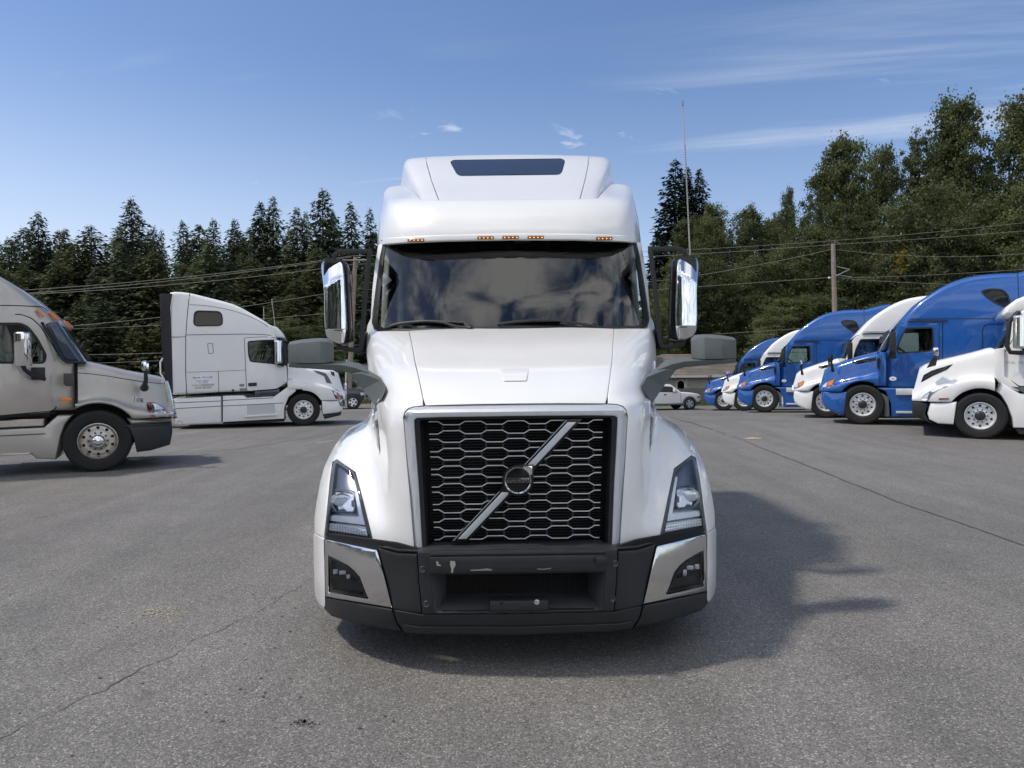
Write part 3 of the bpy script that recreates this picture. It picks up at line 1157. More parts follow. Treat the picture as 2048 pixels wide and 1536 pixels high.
part('grille_surround', sheet(U, gd2, sp=6, back=0.07), SATIN)
# black inner shroud: sloping walls from the surround back to the mesh
def shroud():
    mb = MB()
    fo = [(-189, 1099), (-202.5, 837), (-198, 833), (198, 833), (202.5, 837), (189, 1099)]
    mid = [(-182, 1098), (-193, 842), (-189, 837), (189, 837), (193, 842), (182, 1098)]
    bk = [(-168, 1083), (-178, 844), (-176, 840), (176, 840), (178, 844), (168, 1083)]
    A = [F(x, y, gd(x, y) + 0.012) for x, y in fo]
    B = [F(x, y, gd(x, y) + 0.018) for x, y in mid]
    C = [F(x * 1.03, y, 0.30) for x, y in bk]
    mb.loft([A, B, C], True, False)
    return mb
part('grille_shroud', shroud(), BLACKP, ang=20)
ledge = MB().hexa([F(-184, 1099, .11), F(184, 1099, .11), F(168, 1083, .2), F(-168, 1083, .2)], [F(-184, 1104, .12), F(184, 1104, .12), F(168, 1100, .25), F(-168, 1100, .25)])
part('grille_ledge', ledge, BUMPG, bevel=0.003)
part('radiator', MB().box((0, 0.36, 1.06), (1.06, 0.04, 0.80)), DARK)
fins = MB()
for k in range(46):
    z = 0.69 + k * 0.0165
    fins.box((0, 0.325, z), (1.0, 0.012, 0.005))
tag(part('radiator_fins', fins, mat('fin_dark', (0.022, 0.020, 0.020), 0.6)), kind='stuff')
gm = lambda x: 0.155 + 0.045 * (x / 176.0) ** 2


def bar(k, low):
    """one wavy bright bar; rows come in pairs that make six-sided cells"""
    yk = (841.7 if not low else 860.2) + 35.35 * k
    hi, lo = (0.0, 6.4)
    w = 176 - 0.4 * (yk - 842) * 0.1
    per, plat = 86.0, 32.0
    pts = []
    x = -3 * per
    xs = []
    for j in range(-5, 6):
        c = j * per / 2
        up = (j % 2 == 0) ^ low
        v = yk + (hi if up else lo)
        xs += [(c - plat / 2, v), (c + plat / 2, v)]
    xs.sort()
    wl_ = w - 1.5
    res = []
    for (x1, y1), (x2, y2) in zip(xs, xs[1:]):
        if x2 <= -wl_ or x1 >= wl_:
            continue
        for (xx, yy) in ((x1, y1), (x2, y2)):
            pass
        a, b = max(x1, -wl_), min(x2, wl_)
        fa, fb = (a - x1) / (x2 - x1), (b - x1) / (x2 - x1)
        res.append((a, y1 + (y2 - y1) * fa))
        res.append((b, y1 + (y2 - y1) * fb))
    out = []
    for p in res:
        if not out or abs(out[-1][0] - p[0]) > 0.3:
            out.append(p)
    mb = MB()
    rings = []
    t = 1.22
    for i, (x, y) in enumerate(out):
        a, b = out[max(i - 1, 0)], out[min(i + 1, len(out) - 1)]
        n = Vector((-(b[1] - a[1]), b[0] - a[0])).normalized()
        d = gm(x)
        q = [(x + n.x * t, y + n.y * t, d + 0.003), (x + n.x * t * .6, y + n.y * t * .6, d), (x - n.x * t * .6, y - n.y * t * .6, d),
             (x - n.x * t, y - n.y * t, d + 0.003), (x - n.x * t, y - n.y * t, d + 0.02), (x + n.x * t, y + n.y * t, d + 0.02)]
        rings.append([Vector(F(*p)) for p in q])
    mb.loft(rings, True, True)
    return mb


BARM = mat('grille_bar_silver', (0.74, 0.75, 0.76), 0.30, 0.45)
for k in range(7):
    for low in (False, True):
        part('grille_bar', bar(k, low), BARM)
DIVM = mat('divider_dark', (0.03, 0.03, 0.031), 0.45)


def divider(x, y1, y2):
    d = gm(x) + 0.02
    part('grille_divider', MB().hexa([F(x - 1.6, y1, d), F(x + 1.6, y1, d), F(x + 1.6, y2, d), F(x - 1.6, y2, d)],
                                     [F(x - 1.6, y1, d + .05), F(x + 1.6, y1, d + .05), F(x + 1.6, y2, d + .05), F(x - 1.6, y2, d + .05)]), DIVM)


for k in range(7):
    for j in range(-4, 5):
        if j % 2 == 0:
            continue
        for s in (-1, 1):
            x, x2 = j * 43.0 + s * 17, (j + 1) * 43.0 + s * 17
            if abs(x) <= 172:
                divider(x, 849 + 35.35 * k, 859 + 35.35 * k)
            if k < 6 and abs(x2) < 172:
                divider(x2, 867.5 + 35.35 * k, 876.5 + 35.35 * k)

# diagonal bar: black carrier, bright inlay and a thin bright edge
dd = lambda x, y: 0.125 + 0.02 * (x / 176.0) ** 2
p0, p1 = (-117.0, 1084.0), (117.5, 839.5)
def strip(o1, o2, e0=0.0, e1=1.0, off=0.0, th=0.03):
    """strip along the diagonal between two sideways offsets, ends cut level"""
    dx, dy = p1[0] - p0[0], p1[1] - p0[1]
    a = (p0[0] + dx * e0, p0[1] + dy * e0)
    b = (p0[0] + dx * e1, p0[1] + dy * e1)
    q = [(a[0] + o1, a[1]), (a[0] + o2, a[1]), (b[0] + o2, b[1]), (b[0] + o1, b[1])]
    mb = MB()
    n = 10
    rings = []
    for i in range(n + 1):
        t = i / n
        l = (q[0][0] + (q[3][0] - q[0][0]) * t, q[0][1] + (q[3][1] - q[0][1]) * t)
        r = (q[1][0] + (q[2][0] - q[1][0]) * t, q[1][1] + (q[2][1] - q[1][1]) * t)
        d = dd((l[0] + r[0]) / 2, l[1]) + off
        rings.append([Vector(F(l[0], l[1], d)), Vector(F(r[0], r[1], d)), Vector(F(r[0], r[1], d + th)), Vector(F(l[0], l[1], d + th))])
    mb.loft(rings, True, True)
    return mb
dgo = part('diagonal_bar', strip(-17, 16, 0, 1), BLACKG, bevel=0.003)
part('bar_inlay', strip(-8, 9, 0.025, 0.405, -0.006), SATIN, dgo, bevel=0.002)
part('bar_inlay', strip(-8, 9, 0.62, 0.975, -0.006), SATIN, dgo, bevel=0.002)
part('bar_edge', strip(-15, -13.4, 0.012, 0.41, -0.004), SATIN, dgo)
part('bar_edge', strip(-15, -13.4, 0.60, 0.99, -0.004), SATIN, dgo)

# round emblem with an arrow corner and a lettered crossbar
EX, EY = 2.3, 961.5
def ringpts(r, n=40):
    return [(EX + r * cos(2 * pi * k / n), EY + r * sin(2 * pi * k / n)) for k in range(n)]
def flat(poly, d, th, hole=None, sp=None):
    V, T, bl, D = fill2d(ccw(poly), [ccw(hole)] if hole else [], sp)
    mb = MB()
    P = [F(x, y, d) for x, y in V]
    Q = [F(x, y, d + th) for x, y in V]
    mb.add(P + Q, [t[::-1] for t in T] + [tuple(i + len(P) for i in t) for t in T])
    n0 = len(P)
    for Lp in bl:
        n = len(Lp)
        mb.f += [(Lp[i], Lp[(i + 1) % n], Lp[(i + 1) % n] + n0, Lp[i] + n0) for i in range(n)]
    return mb
def corner(r):
    a = [(EX + r * cos(t), EY + r * sin(t)) for t in np.linspace(0, 1.5 * pi, 34)]
    return a + [(EX + r, EY - r)]
emb = part('emblem', flat(corner(31.5), 0.098, 0.05), BLACKG, bevel=0.004)
def emb_ring():
    mb = MB()
    rings = []
    for k in range(64):
        t = 2 * pi * k / 64
        q = [(23.3, 0.086), (24.2, 0.078), (26.5, 0.075), (28.0, 0.080), (28.6, 0.09), (23.3, 0.096)]
        rings.append([Vector(F(EX + r * cos(t), EY + r * sin(t), d)) for r, d in q])
    rings.append(rings[0])
    return mb.loft(rings, True, False)
part('emblem_ring', emb_ring(), mat('dark_chrome', (0.42, 0.42, 0.43), 0.08, 1.0), emb, ang=50)
arrow = [(EX + 28.6, EY - 10), (EX + 28.8, EY - 28.8), (EX + 10, EY - 28.6), (EX + 15, EY - 22), (EX + 22, EY - 15)]
part('emblem_arrow', flat(arrow, 0.084, 0.012), CHROME, emb, bevel=0.001)
part('emblem_crossbar', flat([(EX - 22.5, EY - 4.8), (EX + 22.5, EY - 4.8), (EX + 23.5, EY + 4.6), (EX - 23.5, EY + 4.6)], 0.084, 0.012), mat('smoked_chrome', (0.22, 0.22, 0.23), 0.12, 1.0), emb, bevel=0.001)
Mt = Matrix.Translation(Vector(F(EX, EY, 0.083))) @ Matrix.Rotation(pi / 2, 4, 'X')
part('emblem_lettering', text_mb('VOLVO', 0.031, Mt, 0.0015, 1.0, 1.12), BLACKG, emb)

# headlights
hl_out = [(286.5, 1086), (303.3, 1010), (319.5, 942), (340, 927), (355, 915.5), (363.5, 921), (370, 960), (376, 1010), (383.5, 1070.5)]
hl_in = inset(ccw(hl_out), 5.5)
lens_d = lambda x, y: body(x, y) - 0.004
hb = [make('headlight', MB(), HOUSING, L) for _ in (0, 1)]
rim_mb = sheet(hl_out, lambda x, y: body(x, y) + 0.002, [hl_in], sp=5, back=0.05, edge=0.003)
for o, m_ in zip(hb, (rim_mb.mirrored(0), rim_mb)):
    me = to_mesh('headlight', m_, GREYP)
    o.data = me
hd = lambda x, y: body(x, y) + 0.075
pair('lamp_bucket', sheet(inset(ccw(hl_out), 1.0), hd, sp=8, back=0.01, edge=0), HOUSING, hb)
drl = [(319.5, 962), (324.5, 955), (306, 1040), (380, 1031.5), (380.5, 1039), (301, 1050.5), (299.5, 1049)]
pair('daytime_strip', sheet([(320.5, 957), (326, 959), (314.5, 1032), (376, 1026.5), (377.5, 1037), (302.5, 1047.5)], lambda x, y: body(x, y) + 0.03, sp=4, back=0.03), WHITELAMP, hb)
turn = [(301, 1051.5), (378.5, 1041.5), (380, 1056), (297.5, 1070.5)]
tr = sheet(turn, lambda x, y: body(x, y) + 0.028, sp=5, back=0.03)
tl = pair('turn_lamp', tr, LAMPGREY, hb)
def turn_cells():
    mb = MB()
    for i in range(15):
        for j in range(3):
            u, v = (i + .5) / 15, (j + .5) / 3
            x = (301 + 77.5 * u) * (1 - v) + (297.5 + 82.5 * u) * v
            y = (1051.5 - 10 * u) * (1 - v) + (1070.5 - 14.5 * u) * v
            d = body(x, y) + 0.022
            w, h_ = 2.0, 1.9
            mb.hexa([F(x - w, y - h_, d), F(x + w, y - h_, d), F(x + w, y + h_, d), F(x - w, y + h_, d)], [F(x - w, y - h_, d + .008), F(x + w, y - h_, d + .008), F(x + w, y + h_, d + .008), F(x - w, y + h_, d + .008)])
    return mb
[tag(q, kind='stuff') for q in pair('turn_cells', turn_cells(), WHITELAMP, hb, bevel=0.0015)]
# reflector bowl and projector bulb
bowl = rounded([(322, 980), (366, 974), (373, 1019), (323, 1023)], 9)
pair('reflector_frame', sheet(bowl, lambda x, y: body(x, y) + 0.045, [inset(ccw(bowl), 2.0)], sp=4, back=0.035, edge=0), HOUSING, hb)
def bowlsurf():
    mb = MB()
    c = Vector(F(347, 1000, body(347, 1000) + 0.06))
    rings = []
    for r, h in ((0.066, -0.020), (0.058, 0.0), (0.042, 0.014), (0.02, 0.022), (0.002, 0.024)):
        rings.append([c + Vector((r * 1.0 * cos(t), h, r * 0.85 * sin(t))) for t in np.linspace(0, 2 * pi, 28, endpoint=False)])
    return mb.loft(rings, True, False)
pair('reflector_plate', sheet(inset(ccw(bowl), 2.0), lambda x, y: body(x, y) + 0.062, sp=6, back=0.01, edge=0), LAMPGREY, hb)
pair('reflector_bowl', bowlsurf(), CHROME, hb, ang=60)
LENSLIT = mat('lamp_lens_bright', (0.88, 0.90, 0.92), 0.10, 0.35, 0.8)
def ball():
    mb = MB()
    c = Vector(F(348, 996, body(348, 996) + 0.05))
    rings = []
    for k in range(9):
        a = pi / 2 * k / 8
        r, h = 0.056 * cos(a) + 0.0005, -0.014 * sin(a)
        rings.append([c + Vector((r * 1.05 * cos(t) * (1 + 0.12 * abs(sin(2 * t))), h, r * 0.62 * sin(t) * (1 + 0.12 * abs(sin(2 * t))))) for t in np.linspace(0, 2 * pi, 36, endpoint=False)])
    return mb.loft(rings, True, False)
pair('projector_lens', ball(), LENSLIT, hb, ang=60)
pair('lens', sheet(inset(ccw(hl_out), 0.6), lambda x, y: body(x, y) - 0.001, sp=6, back=0.004, edge=0.002), CLEAR, hb)

# bumper
bump = Depth([
    (1040, [(0, 0.0), (120, 0.012), (202, 0.04), (245, 0.08), (285, 0.14), (330, 0.24), (368, 0.38), (392, 0.55), (404, 0.75)]),
    (1150, [(0, 0.0), (120, 0.012), (200, 0.035), (240, 0.07), (280, 0.13), (325, 0.23), (368, 0.38), (394, 0.56), (405, 0.78)]),
    (1215, [(0, 0.0), (120, 0.012), (198, 0.035), (240, 0.07), (280, 0.13), (325, 0.24), (366, 0.40), (388, 0.58), (398, 0.80)]),
    (1290, [(0, 0.07), (120, 0.08), (198, 0.10), (240, 0.14), (280, 0.20), (325, 0.32), (360, 0.46), (380, 0.64), (390, 0.82)]),
])
fog = [(376.5, 1107), (340, 1127), (327, 1138), (316, 1152), (300.5, 1195.5), (377, 1180)]
corner_o = [(383.5, 1074), (280.5, 1097.5), (252, 1215.5), (382.5, 1190)]
pair('bumper_corner', sheet(corner_o, lambda x, y: bump(x, y) + 0.030 * ((y - 1150) / 60.0) ** 2 - 0.012, [fog], sp=6, back=0.05, edge=0.008), BRUSHED)
pair('bumper_backing', sheet([(381, 1062), (240, 1084), (200, 1096), (194, 1232), (250, 1224), (380, 1196)], lambda x, y: bump(x, y) + 0.05, [inset(ccw(fog), -3)], sp=9, back=0.02), DARK)
fb = [make('fog_lamp', MB(), BLACKG, L) for _ in (0, 1)]
fr_ = sheet(inset(ccw(fog), 0.8), lambda x, y: bump(x, y) + 0.006, [inset(ccw(fog), 4.5)], sp=5, back=0.07)
for o, m_ in zip(fb, (fr_.mirrored(0), fr_)):
    o.data = to_mesh('fog_lamp', m_, BLACKG)
pair('fog_bucket', sheet(inset(ccw(fog), 1.5), lambda x, y: bump(x, y) + 0.075, sp=7, back=0.01, edge=0), BLACKP, fb)
for (x, y, w, h_) in ((349, 1142, 7, 4), (363, 1140, 5, 5), (338, 1152, 4, 6)):
    d = bump(x, y) + 0.05
    fx = MB().hexa([F(x - w, y - h_, d), F(x + w, y - h_, d), F(x + w, y + h_, d), F(x - w, y + h_, d)], [F(x - w, y - h_, d + .02), F(x + w, y - h_, d + .02), F(x + w, y + h_, d + .02), F(x - w, y + h_, d + .02)])
    pair('fog_reflector', fx, LAMPGREY, fb, bevel=0.003)
pair('fog_shelf', sheet([(318, 1160), (374, 1150), (374, 1153), (318, 1163.5)], lambda x, y: bump(x, y) + 0.02, sp=5, back=0.05), BUMPG, fb)
pair('fog_lens', sheet(inset(ccw(fog), 3.0), lambda x, y: bump(x, y) + 0.008, sp=6, back=0.004, edge=0), CLEAR, fb)
MILKY = glass_mat('milky_lens', (0.55, 0.56, 0.55), 1.42, 0.12)
fb[1].children[-1].data.materials[0] = MILKY
endcap = [(385, 1074.5), (393, 1069), (403, 1063), (404.5, 1068), (404.5, 1120), (403.5, 1180), (400, 1196), (394, 1206), (386.5, 1213), (384, 1207), (384, 1150)]
pair('bumper_end', sheet(endcap, bump, sp=4, back=0.35, edge=0.01), WHITE)
midp = [(278.5, 1094), (262, 1100), (240, 1106), (202, 1108), (199, 1160), (193.5, 1227), (220, 1224), (249.5, 1217)]
pair('bumper_side_panel', sheet(midp, lambda x, y: bump(x, y) + 0.012, sp=6, back=0.04, edge=0.006), BLACKP)
ctr = [(200.5, 1103), (198, 1160), (192, 1228), (0, 1230), (-192, 1228), (-198, 1160), (-200.5, 1103)]
opn = [(176, 1149), (168.5, 1224), (-168.5, 1224), (-176, 1149)]
part('bumper_centre', sheet(ctr, bump, [opn], sp=7, back=0.03), BUMPG)
cap = [(279, 1091.5), (262, 1096), (240, 1102), (201, 1104), (176, 1102.5), (0, 1102), (-176, 1102.5), (-201, 1104), (-240, 1102), (-262, 1096), (-279, 1091.5),
       (-262, 1091), (-240, 1097), (-201, 1099.5), (-176, 1098.5), (0, 1098), (176, 1098.5), (201, 1099.5), (240, 1097), (262, 1091)]
part('bumper_top_lip', sheet(cap, lambda x, y: bump(x, y) + 0.03, sp=5, back=0.12), BLACKP)
barp = rounded([(177, 1114), (174, 1146.5), (-174, 1146.5), (-177, 1114)], 2)
part('step_bar', sheet(barp, lambda x, y: bump(x, y) - 0.022, sp=8, back=0.05, edge=0.006), BUMPG)
part('bumper_shoulder', sheet([(176, 1105), (176, 1112.5), (-176, 1112.5), (-176, 1105)], lambda x, y: bump(x, y) - 0.008, sp=8, back=0.03, edge=0.006), BUMPG)
rec = MB()
fo = [F(-176, 1149, .03), F(176, 1149, .03), F(168.5, 1224, .025), F(-168.5, 1224, .025)]
bk = [F(-142 * 1.0, 1130, .34), F(142, 1130, .34), F(142, 1188, .34), F(-142, 1188, .34)]
rec.add(fo + bk, [(0, 1, 5, 4), (1, 2, 6, 5), (2, 3, 7, 6), (3, 0, 4, 7)])
part('intake_recess', rec, mat('recess_grey', (0.10, 0.10, 0.105), 0.55, 0, 0, 0.08, 5), ang=10)
mesh_ = MB()
for k in range(60):
    x = -141 + k * 4.78
    mesh_.hexa([F(x, 1140, .338), F(x + 1.2, 1140, .338), F(x + 1.2, 1188, .338), F(x, 1188, .338)], [F(x, 1140, .345), F(x + 1.2, 1140, .345), F(x + 1.2, 1188, .345), F(x, 1188, .345)])
for k in range(12):
    y = 1142 + k * 4
    mesh_.hexa([F(-142, y, .335), F(142, y, .335), F(142, y + 1.0, .335), F(-142, y + 1.0, .335)], [F(-142, y, .34), F(142, y, .34), F(142, y + 1.0, .34), F(-142, y + 1.0, .34)])
tag(part('intake_mesh', mesh_, mat('mesh_dark', (0.03, 0.028, 0.025), 0.6)), kind='stuff')
part('intake_back', MB().box((0, 0.42, 0.47), (1.0, 0.02, 0.3)), DARK)
pl = MB()
pl.hexa([F(-57, 1204, -.012), F(60, 1204, -.012), F(60, 1223.5, -.012), F(-57, 1223.5, -.012)], [F(-57, 1194, .10), F(60, 1194, .10), F(60, 1226, .10), F(-57, 1226, .10)])
plo = part('plate_holder', pl, BLACKP, bevel=0.006)
bolt = MB().lathe([(0.0, -0.012), (0.009, -0.011), (0.011, -0.002), (0.011, 0.01)], 'y', 14, F(37, 1207, -.014))
bolt.lathe([(0.0, 0.0), (0.015, 0.0), (0.015, 0.006)], 'y', 14, F(37, 1207, -.014))
part('plate_bolt', bolt, CHROME, plo)
part('plate_hole', MB().lathe([(0.0, 0), (0.006, 0), (0.006, .004)], 'y', 10, F(-34, 1208, -.016)), DARK, plo)
for x, y in ((-191, 1138), (-184, 1208), (196, 1132), (190, 1203)):
    c = F(x, y, bump(x, y) - 0.004)
    b = MB().lathe([(0.0, -0.002), (0.007, -0.002), (0.008, 0.002)], 'y', 12, c).lathe([(0.009, 0.001), (0.015, -0.003), (0.018, 0.004)], 'y', 16, c)
    part('bumper_bolt', b, mat('bolt_grey', (0.09, 0.09, 0.095), 0.4, 0.5))
so = F(168, 1125, -.02)
part('bumper_socket', MB().box(so, (0.056, 0.02, 0.034)), BLACKP, bevel=0.004)
CHIP = mat('chipped_primer', (0.36, 0.34, 0.27), 0.7)
chips = [[(-164, 1122), (-160, 1123), (-159.5, 1128), (-155, 1129.5), (-155.5, 1132), (-163, 1130.5)],
         [(-136, 1122), (-126.5, 1122.5), (-125, 1130), (-129.5, 1138), (-131, 1146), (-134.5, 1145), (-133.5, 1138), (-136, 1131)],
         [(-96, 1140.4), (-72, 1139), (-63, 1137.8), (-52, 1140), (-53, 1142), (-95, 1142.2)],
         [(38, 1139.5), (52, 1140.6), (66, 1138.5), (67, 1140), (52, 1142), (39, 1141)]]
SCRAPE = mat('scrape_grey', (0.22, 0.22, 0.215), 0.6)
for i, c in enumerate(chips):
    part('paint_chip', sheet(c, lambda x, y: bump(x, y) - 0.0235, sp=4, back=0.002, edge=0), CHIP if i < 2 else SCRAPE)
lip = sym([(0, 1230.5), (193, 1228.5), (250.5, 1217.5), (243, 1244), (229, 1263), (190, 1268), (0, 1273)])
part('bumper_lip', sheet(lip, lambda x, y: bump(x, y) + 0.008, sp=7, back=0.12, edge=0.012), BUMPG)
part('bumper_lip_step', sheet(sym([(0, 1256), (200, 1252.5), (232, 1247.5), (226, 1264.5), (190, 1268.5), (0, 1273.5)]), lambda x, y: bump(x, y) - 0.004, sp=7, back=0.08, edge=0.012), BUMPG)
lipc = [(252.5, 1217.5), (382, 1192), (386, 1214), (372, 1229), (340, 1240), (300, 1250), (233, 1262), (245, 1244)]
pair('bumper_lip_corner', sheet(lipc, lambda x, y: bump(x, y) + 0.01, sp=7, back=0.15, edge=0.012), BLACKP)

# windscreen, its gasket, cab front
scr = Depth([
    (470, [(0, 1.99), (120, 2.035), (200, 2.12), (240, 2.195), (262, 2.26), (290, 2.42)]),
    (540, [(0, 1.862), (120, 1.907), (205, 1.992), (248, 2.074), (270, 2.135), (296, 2.31)]),
    (600, [(0, 1.760), (120, 1.805), (210, 1.895), (256, 1.977), (276, 2.035), (300, 2.21)]),
    (670, [(0, 1.66), (120, 1.705), (215, 1.80), (262, 1.885), (282, 1.945), (300, 2.1)]),
])
glass = rounded(sym([(0, 480), (245, 486), (257, 545), (266.5, 640), (262, 653), (205, 656), (0, 652)])[:], 1.0, 1)
glass = sym([(0, 478), (246, 482), (252, 515), (259, 575), (265.5, 632), (266, 642), (262.5, 650.5), (255, 654), (205, 655.5), (0, 650)])
part('windscreen', sheet(glass, scr, sp=9, back=0.006, edge=0), SCREEN)
gk_o = sym([(0, 476), (251, 481), (258, 515), (267, 575), (275, 630), (276, 642), (272, 655), (262, 662), (205, 664), (0, 660)])
part('windscreen_gasket', sheet(gk_o, lambda x, y: scr(x, y) - 0.006, [inset(ccw(glass), 1.0)], sp=6, back=0.03, edge=0.012), GASKET)
pil = [(252, 486), (262, 488), (268, 525), (275, 575), (279.5, 635), (286, 648), (288.5, 665), (288, 690), (286, 722), (272, 718), (255, 690), (258, 668), (272.5, 656.5), (276.8, 643), (275.8, 630), (268, 575), (259, 515)]
pair('cab_pillar', sheet(pil, lambda x, y: scr(x, y) + 0.012 + 0.22 * sstep((y - 640) / 60) * 0, sp=5, back=0.10, edge=0.01), WHITE)
part('cowl_panel', sheet(sym([(0, 650.5), (200, 656), (262, 654), (264, 668), (200, 668), (0, 662)]), lambda x, y: scr(x, y) - 0.03, sp=7, back=0.3), BLACKP)

# wipers
def wiper(pts, arm):
    w = MB()
    P = [F(x, y, scr(x, y) - 0.035) for x, y in smooth_line(pts, 5)]
    w.tube(P, 0.011, 6)
    P2 = [(p[0], p[1] + 0.018, p[2] - 0.006) for p in P]
    w.tube(P2, 0.007, 5)
    A = [F(x, y, scr(x, y) - 0.05) for x, y in smooth_line(arm, 5)]
    w.tube(A, [0.010] * (len(A) - 1) + [0.016], 6)
    w.tube([A[-1], (A[-1][0], A[-1][1] + 0.08, A[-1][2] - 0.01)], 0.022, 10)
    return w
part('wiper', wiper([(-251, 654), (-232, 647), (-205, 643), (-170, 641), (-135, 642.5), (-96, 645)], [(-170, 640.5), (-140, 643), (-110, 651.5), (-82, 654.5)]), BLACKP)
part('wiper', wiper([(-28, 648), (-2, 644.5), (40, 641.5), (84, 641), (100, 640.5)], [(40, 640.5), (92, 641.5), (130, 648), (165, 653)]), BLACKP)

# roof cap with its light strip
capd = Depth([
    (500, [(0, 1.82), (130, 1.85), (215, 1.95), (245, 2.08), (258, 2.28), (263, 2.6)]),
    (469, [(0, 1.83), (130, 1.86), (215, 1.97), (245, 2.10), (257, 2.30), (262, 2.62)]),
    (440, [(0, 1.88), (130, 1.91), (213, 2.02), (243, 2.15), (254, 2.35), (258, 2.65)]),
    (415, [(0, 1.97), (130, 2.00), (210, 2.11), (238, 2.23), (248, 2.42), (252, 2.68)]),
    (401, [(0, 2.08), (130, 2.11), (202, 2.21), (230, 2.33), (243, 2.50), (249, 2.74)]),
    (386, [(0, 2.31), (130, 2.34), (178, 2.43), (205, 2.62), (236, 2.74), (246.5, 2.90)]),
    (370, [(0, 2.55), (130, 2.57), (174, 2.66), (209, 3.05), (232, 3.10), (240, 3.20)]),
])
capo = sym([(0, 478.5), (130, 480), (200, 482.5), (245, 486), (262, 487.5), (261, 470), (257.5, 440), (251.5, 413), (248.5, 396), (246.5, 385), (242, 377), (234, 373), (218, 370.5), (206, 372), (190, 385), (176, 399.5), (130, 400.5), (0, 400.5)])
part('roof_cap', sheet(capo, capd, sp=7, back=0.05), WHITE)
stripo = sym([(0, 468), (130, 469.5), (200, 472), (262, 476), (262.5, 488.5), (245, 487), (200, 483.5), (130, 481), (0, 479.5)])
part('roof_light_strip', sheet(stripo, lambda x, y: capd(x, y) - 0.010, sp=6, back=0.05, edge=0.006), WHITE)
und = MB()
ua = [F(x, 486.5 - 7.5 * (1 - (abs(x) / 262) ** 2), capd(x, 484) - 0.004) for x in np.linspace(-261, 261, 25)]
ub = [F(x, 476 + 3 * (abs(x) / 255) ** 2, scr(x * 0.96, 478) + 0.01) for x in np.linspace(-255, 255, 25)]
und.loft([ua, ub], False, False)
part('visor_underside', und, GASKET, recalc=False)
for x in (-189, -50.5, 0.3, 50.5, 188):
    y = 475.5 + 3.6 * (abs(x) / 189) ** 2
    x0 = x + (1.0 if x < 0 else 0)
    lo = part('marker_lamp', sheet(rounded([(x0 - 16.5, y - 3), (x0 + 16.5, y - 3), (x0 + 16.5, y + 3), (x0 - 16.5, y + 3)], 1.5, 2), lambda a, b: capd(a, b) - 0.022, sp=6, back=0.02, edge=0.004), mat('amber_dark', (0.22, 0.075, 0.018), 0.25, 0, 0.4))
    dots = MB()
    for k in range(4):
        xx = x0 - 11.5 + 8.0 * k
        c = F(xx, y + 0.4, capd(xx, y) - 0.0225)
        dots.lathe([(0.0, -0.003), (0.0045, -0.002), (0.0055, 0.003)], 'y', 8, c)
    tag(part('lamp_dots', dots, AMBERLIT, lo), kind='stuff')

fair = Depth([
    (402, [(0, 2.07), (130, 2.10), (165, 2.19), (174, 2.25), (182, 2.45), (213, 2.9)]),
    (385, [(0, 2.31), (130, 2.34), (165, 2.42), (178, 2.50), (190, 2.80), (213, 3.2)]),
    (370, [(0, 2.54), (130, 2.57), (168, 2.64), (184, 2.74), (200, 3.10), (212, 3.5)]),
    (350, [(0, 2.84), (130, 2.87), (172, 2.94), (193, 3.04), (203, 3.28), (211, 3.6)]),
    (331, [(0, 3.14), (130, 3.17), (175, 3.24), (199, 3.36), (205, 3.46), (209, 3.75)]),
    (320, [(0, 3.33), (130, 3.36), (174, 3.43), (192, 3.51), (199, 3.62), (203, 3.85)]),
    (310, [(0, 3.58), (130, 3.62), (166, 3.70), (180, 3.78), (190, 3.9), (198, 4.0)]),
])
rw = rounded([(-115, 324.5), (-108, 320.8), (108, 319.5), (115, 324), (106, 352), (-101, 353)], [4, 8, 8, 4, 9, 9], 4)
lines = [(0, 311.5), (80, 312), (164, 314.8)]
fair_c = sym([(0, 311.3), (80, 312), (162.5, 314.8), (160, 330), (153, 360), (139.5, 401.5), (70, 401.2), (0, 401.2)])
part('roof_fairing', sheet(fair_c, fair, [rw], sp=6, back=0.03), WHITE)
part('roof_window', sheet(inset(ccw(rw), 0.8), lambda x, y: fair(x, y) + 0.004, sp=8, back=0.02, edge=0.004), mat('roof_glass', (0.012, 0.014, 0.02), 0.06, 0, 0.3))
fair_s = [(163.6, 315), (190, 317.2), (199, 319.5), (203.5, 324), (207.5, 334), (209.5, 350), (213, 371), (205, 379), (193, 388), (177, 400), (141, 401.5), (154.2, 360), (161.2, 330)]
pair('roof_fairing_side', sheet(fair_s, fair, sp=5, back=0.05, edge=0.004), WHITE)

# cab sides and sleeper behind
def plate_x(poly, x, t, holes=()):
    V, T, bl, D = fill2d(ccw(poly), [ccw(h) for h in holes])
    mb = MB()
    P = [(x, a, b) for a, b in V]
    Q = [(x - t, a, b) for a, b in V]
    n0 = len(P)
    mb.add(P + Q, T + [tuple(i + n0 for i in q)[::-1] for q in T])
    for Lp in bl:
        n = len(Lp)
        mb.f += [(Lp[i], Lp[(i + 1) % n], Lp[(i + 1) % n] + n0, Lp[i] + n0) for i in range(n)]
    return mb
sidewin = rounded([(2.42, 2.02), (3.22, 2.02), (3.22, 2.66), (2.55, 2.66), (2.36, 2.4)], 0.07)
cabside = [(2.12, 1.05), (2.18, 1.6), (2.16, 2.02), (2.42, 2.78), (2.8, 3.05), (3.5, 3.35), (5.65, 3.35), (5.65, 0.75), (2.3, 0.75)]
pair('cab_side', plate_x(cabside, 1.085, 0.05, [sidewin]), WHITE, bevel=0.008)
pair('side_window', plate_x(inset(ccw(sidewin), 0.004), 1.075, 0.006), TINT)
sl = MB()
rings = []
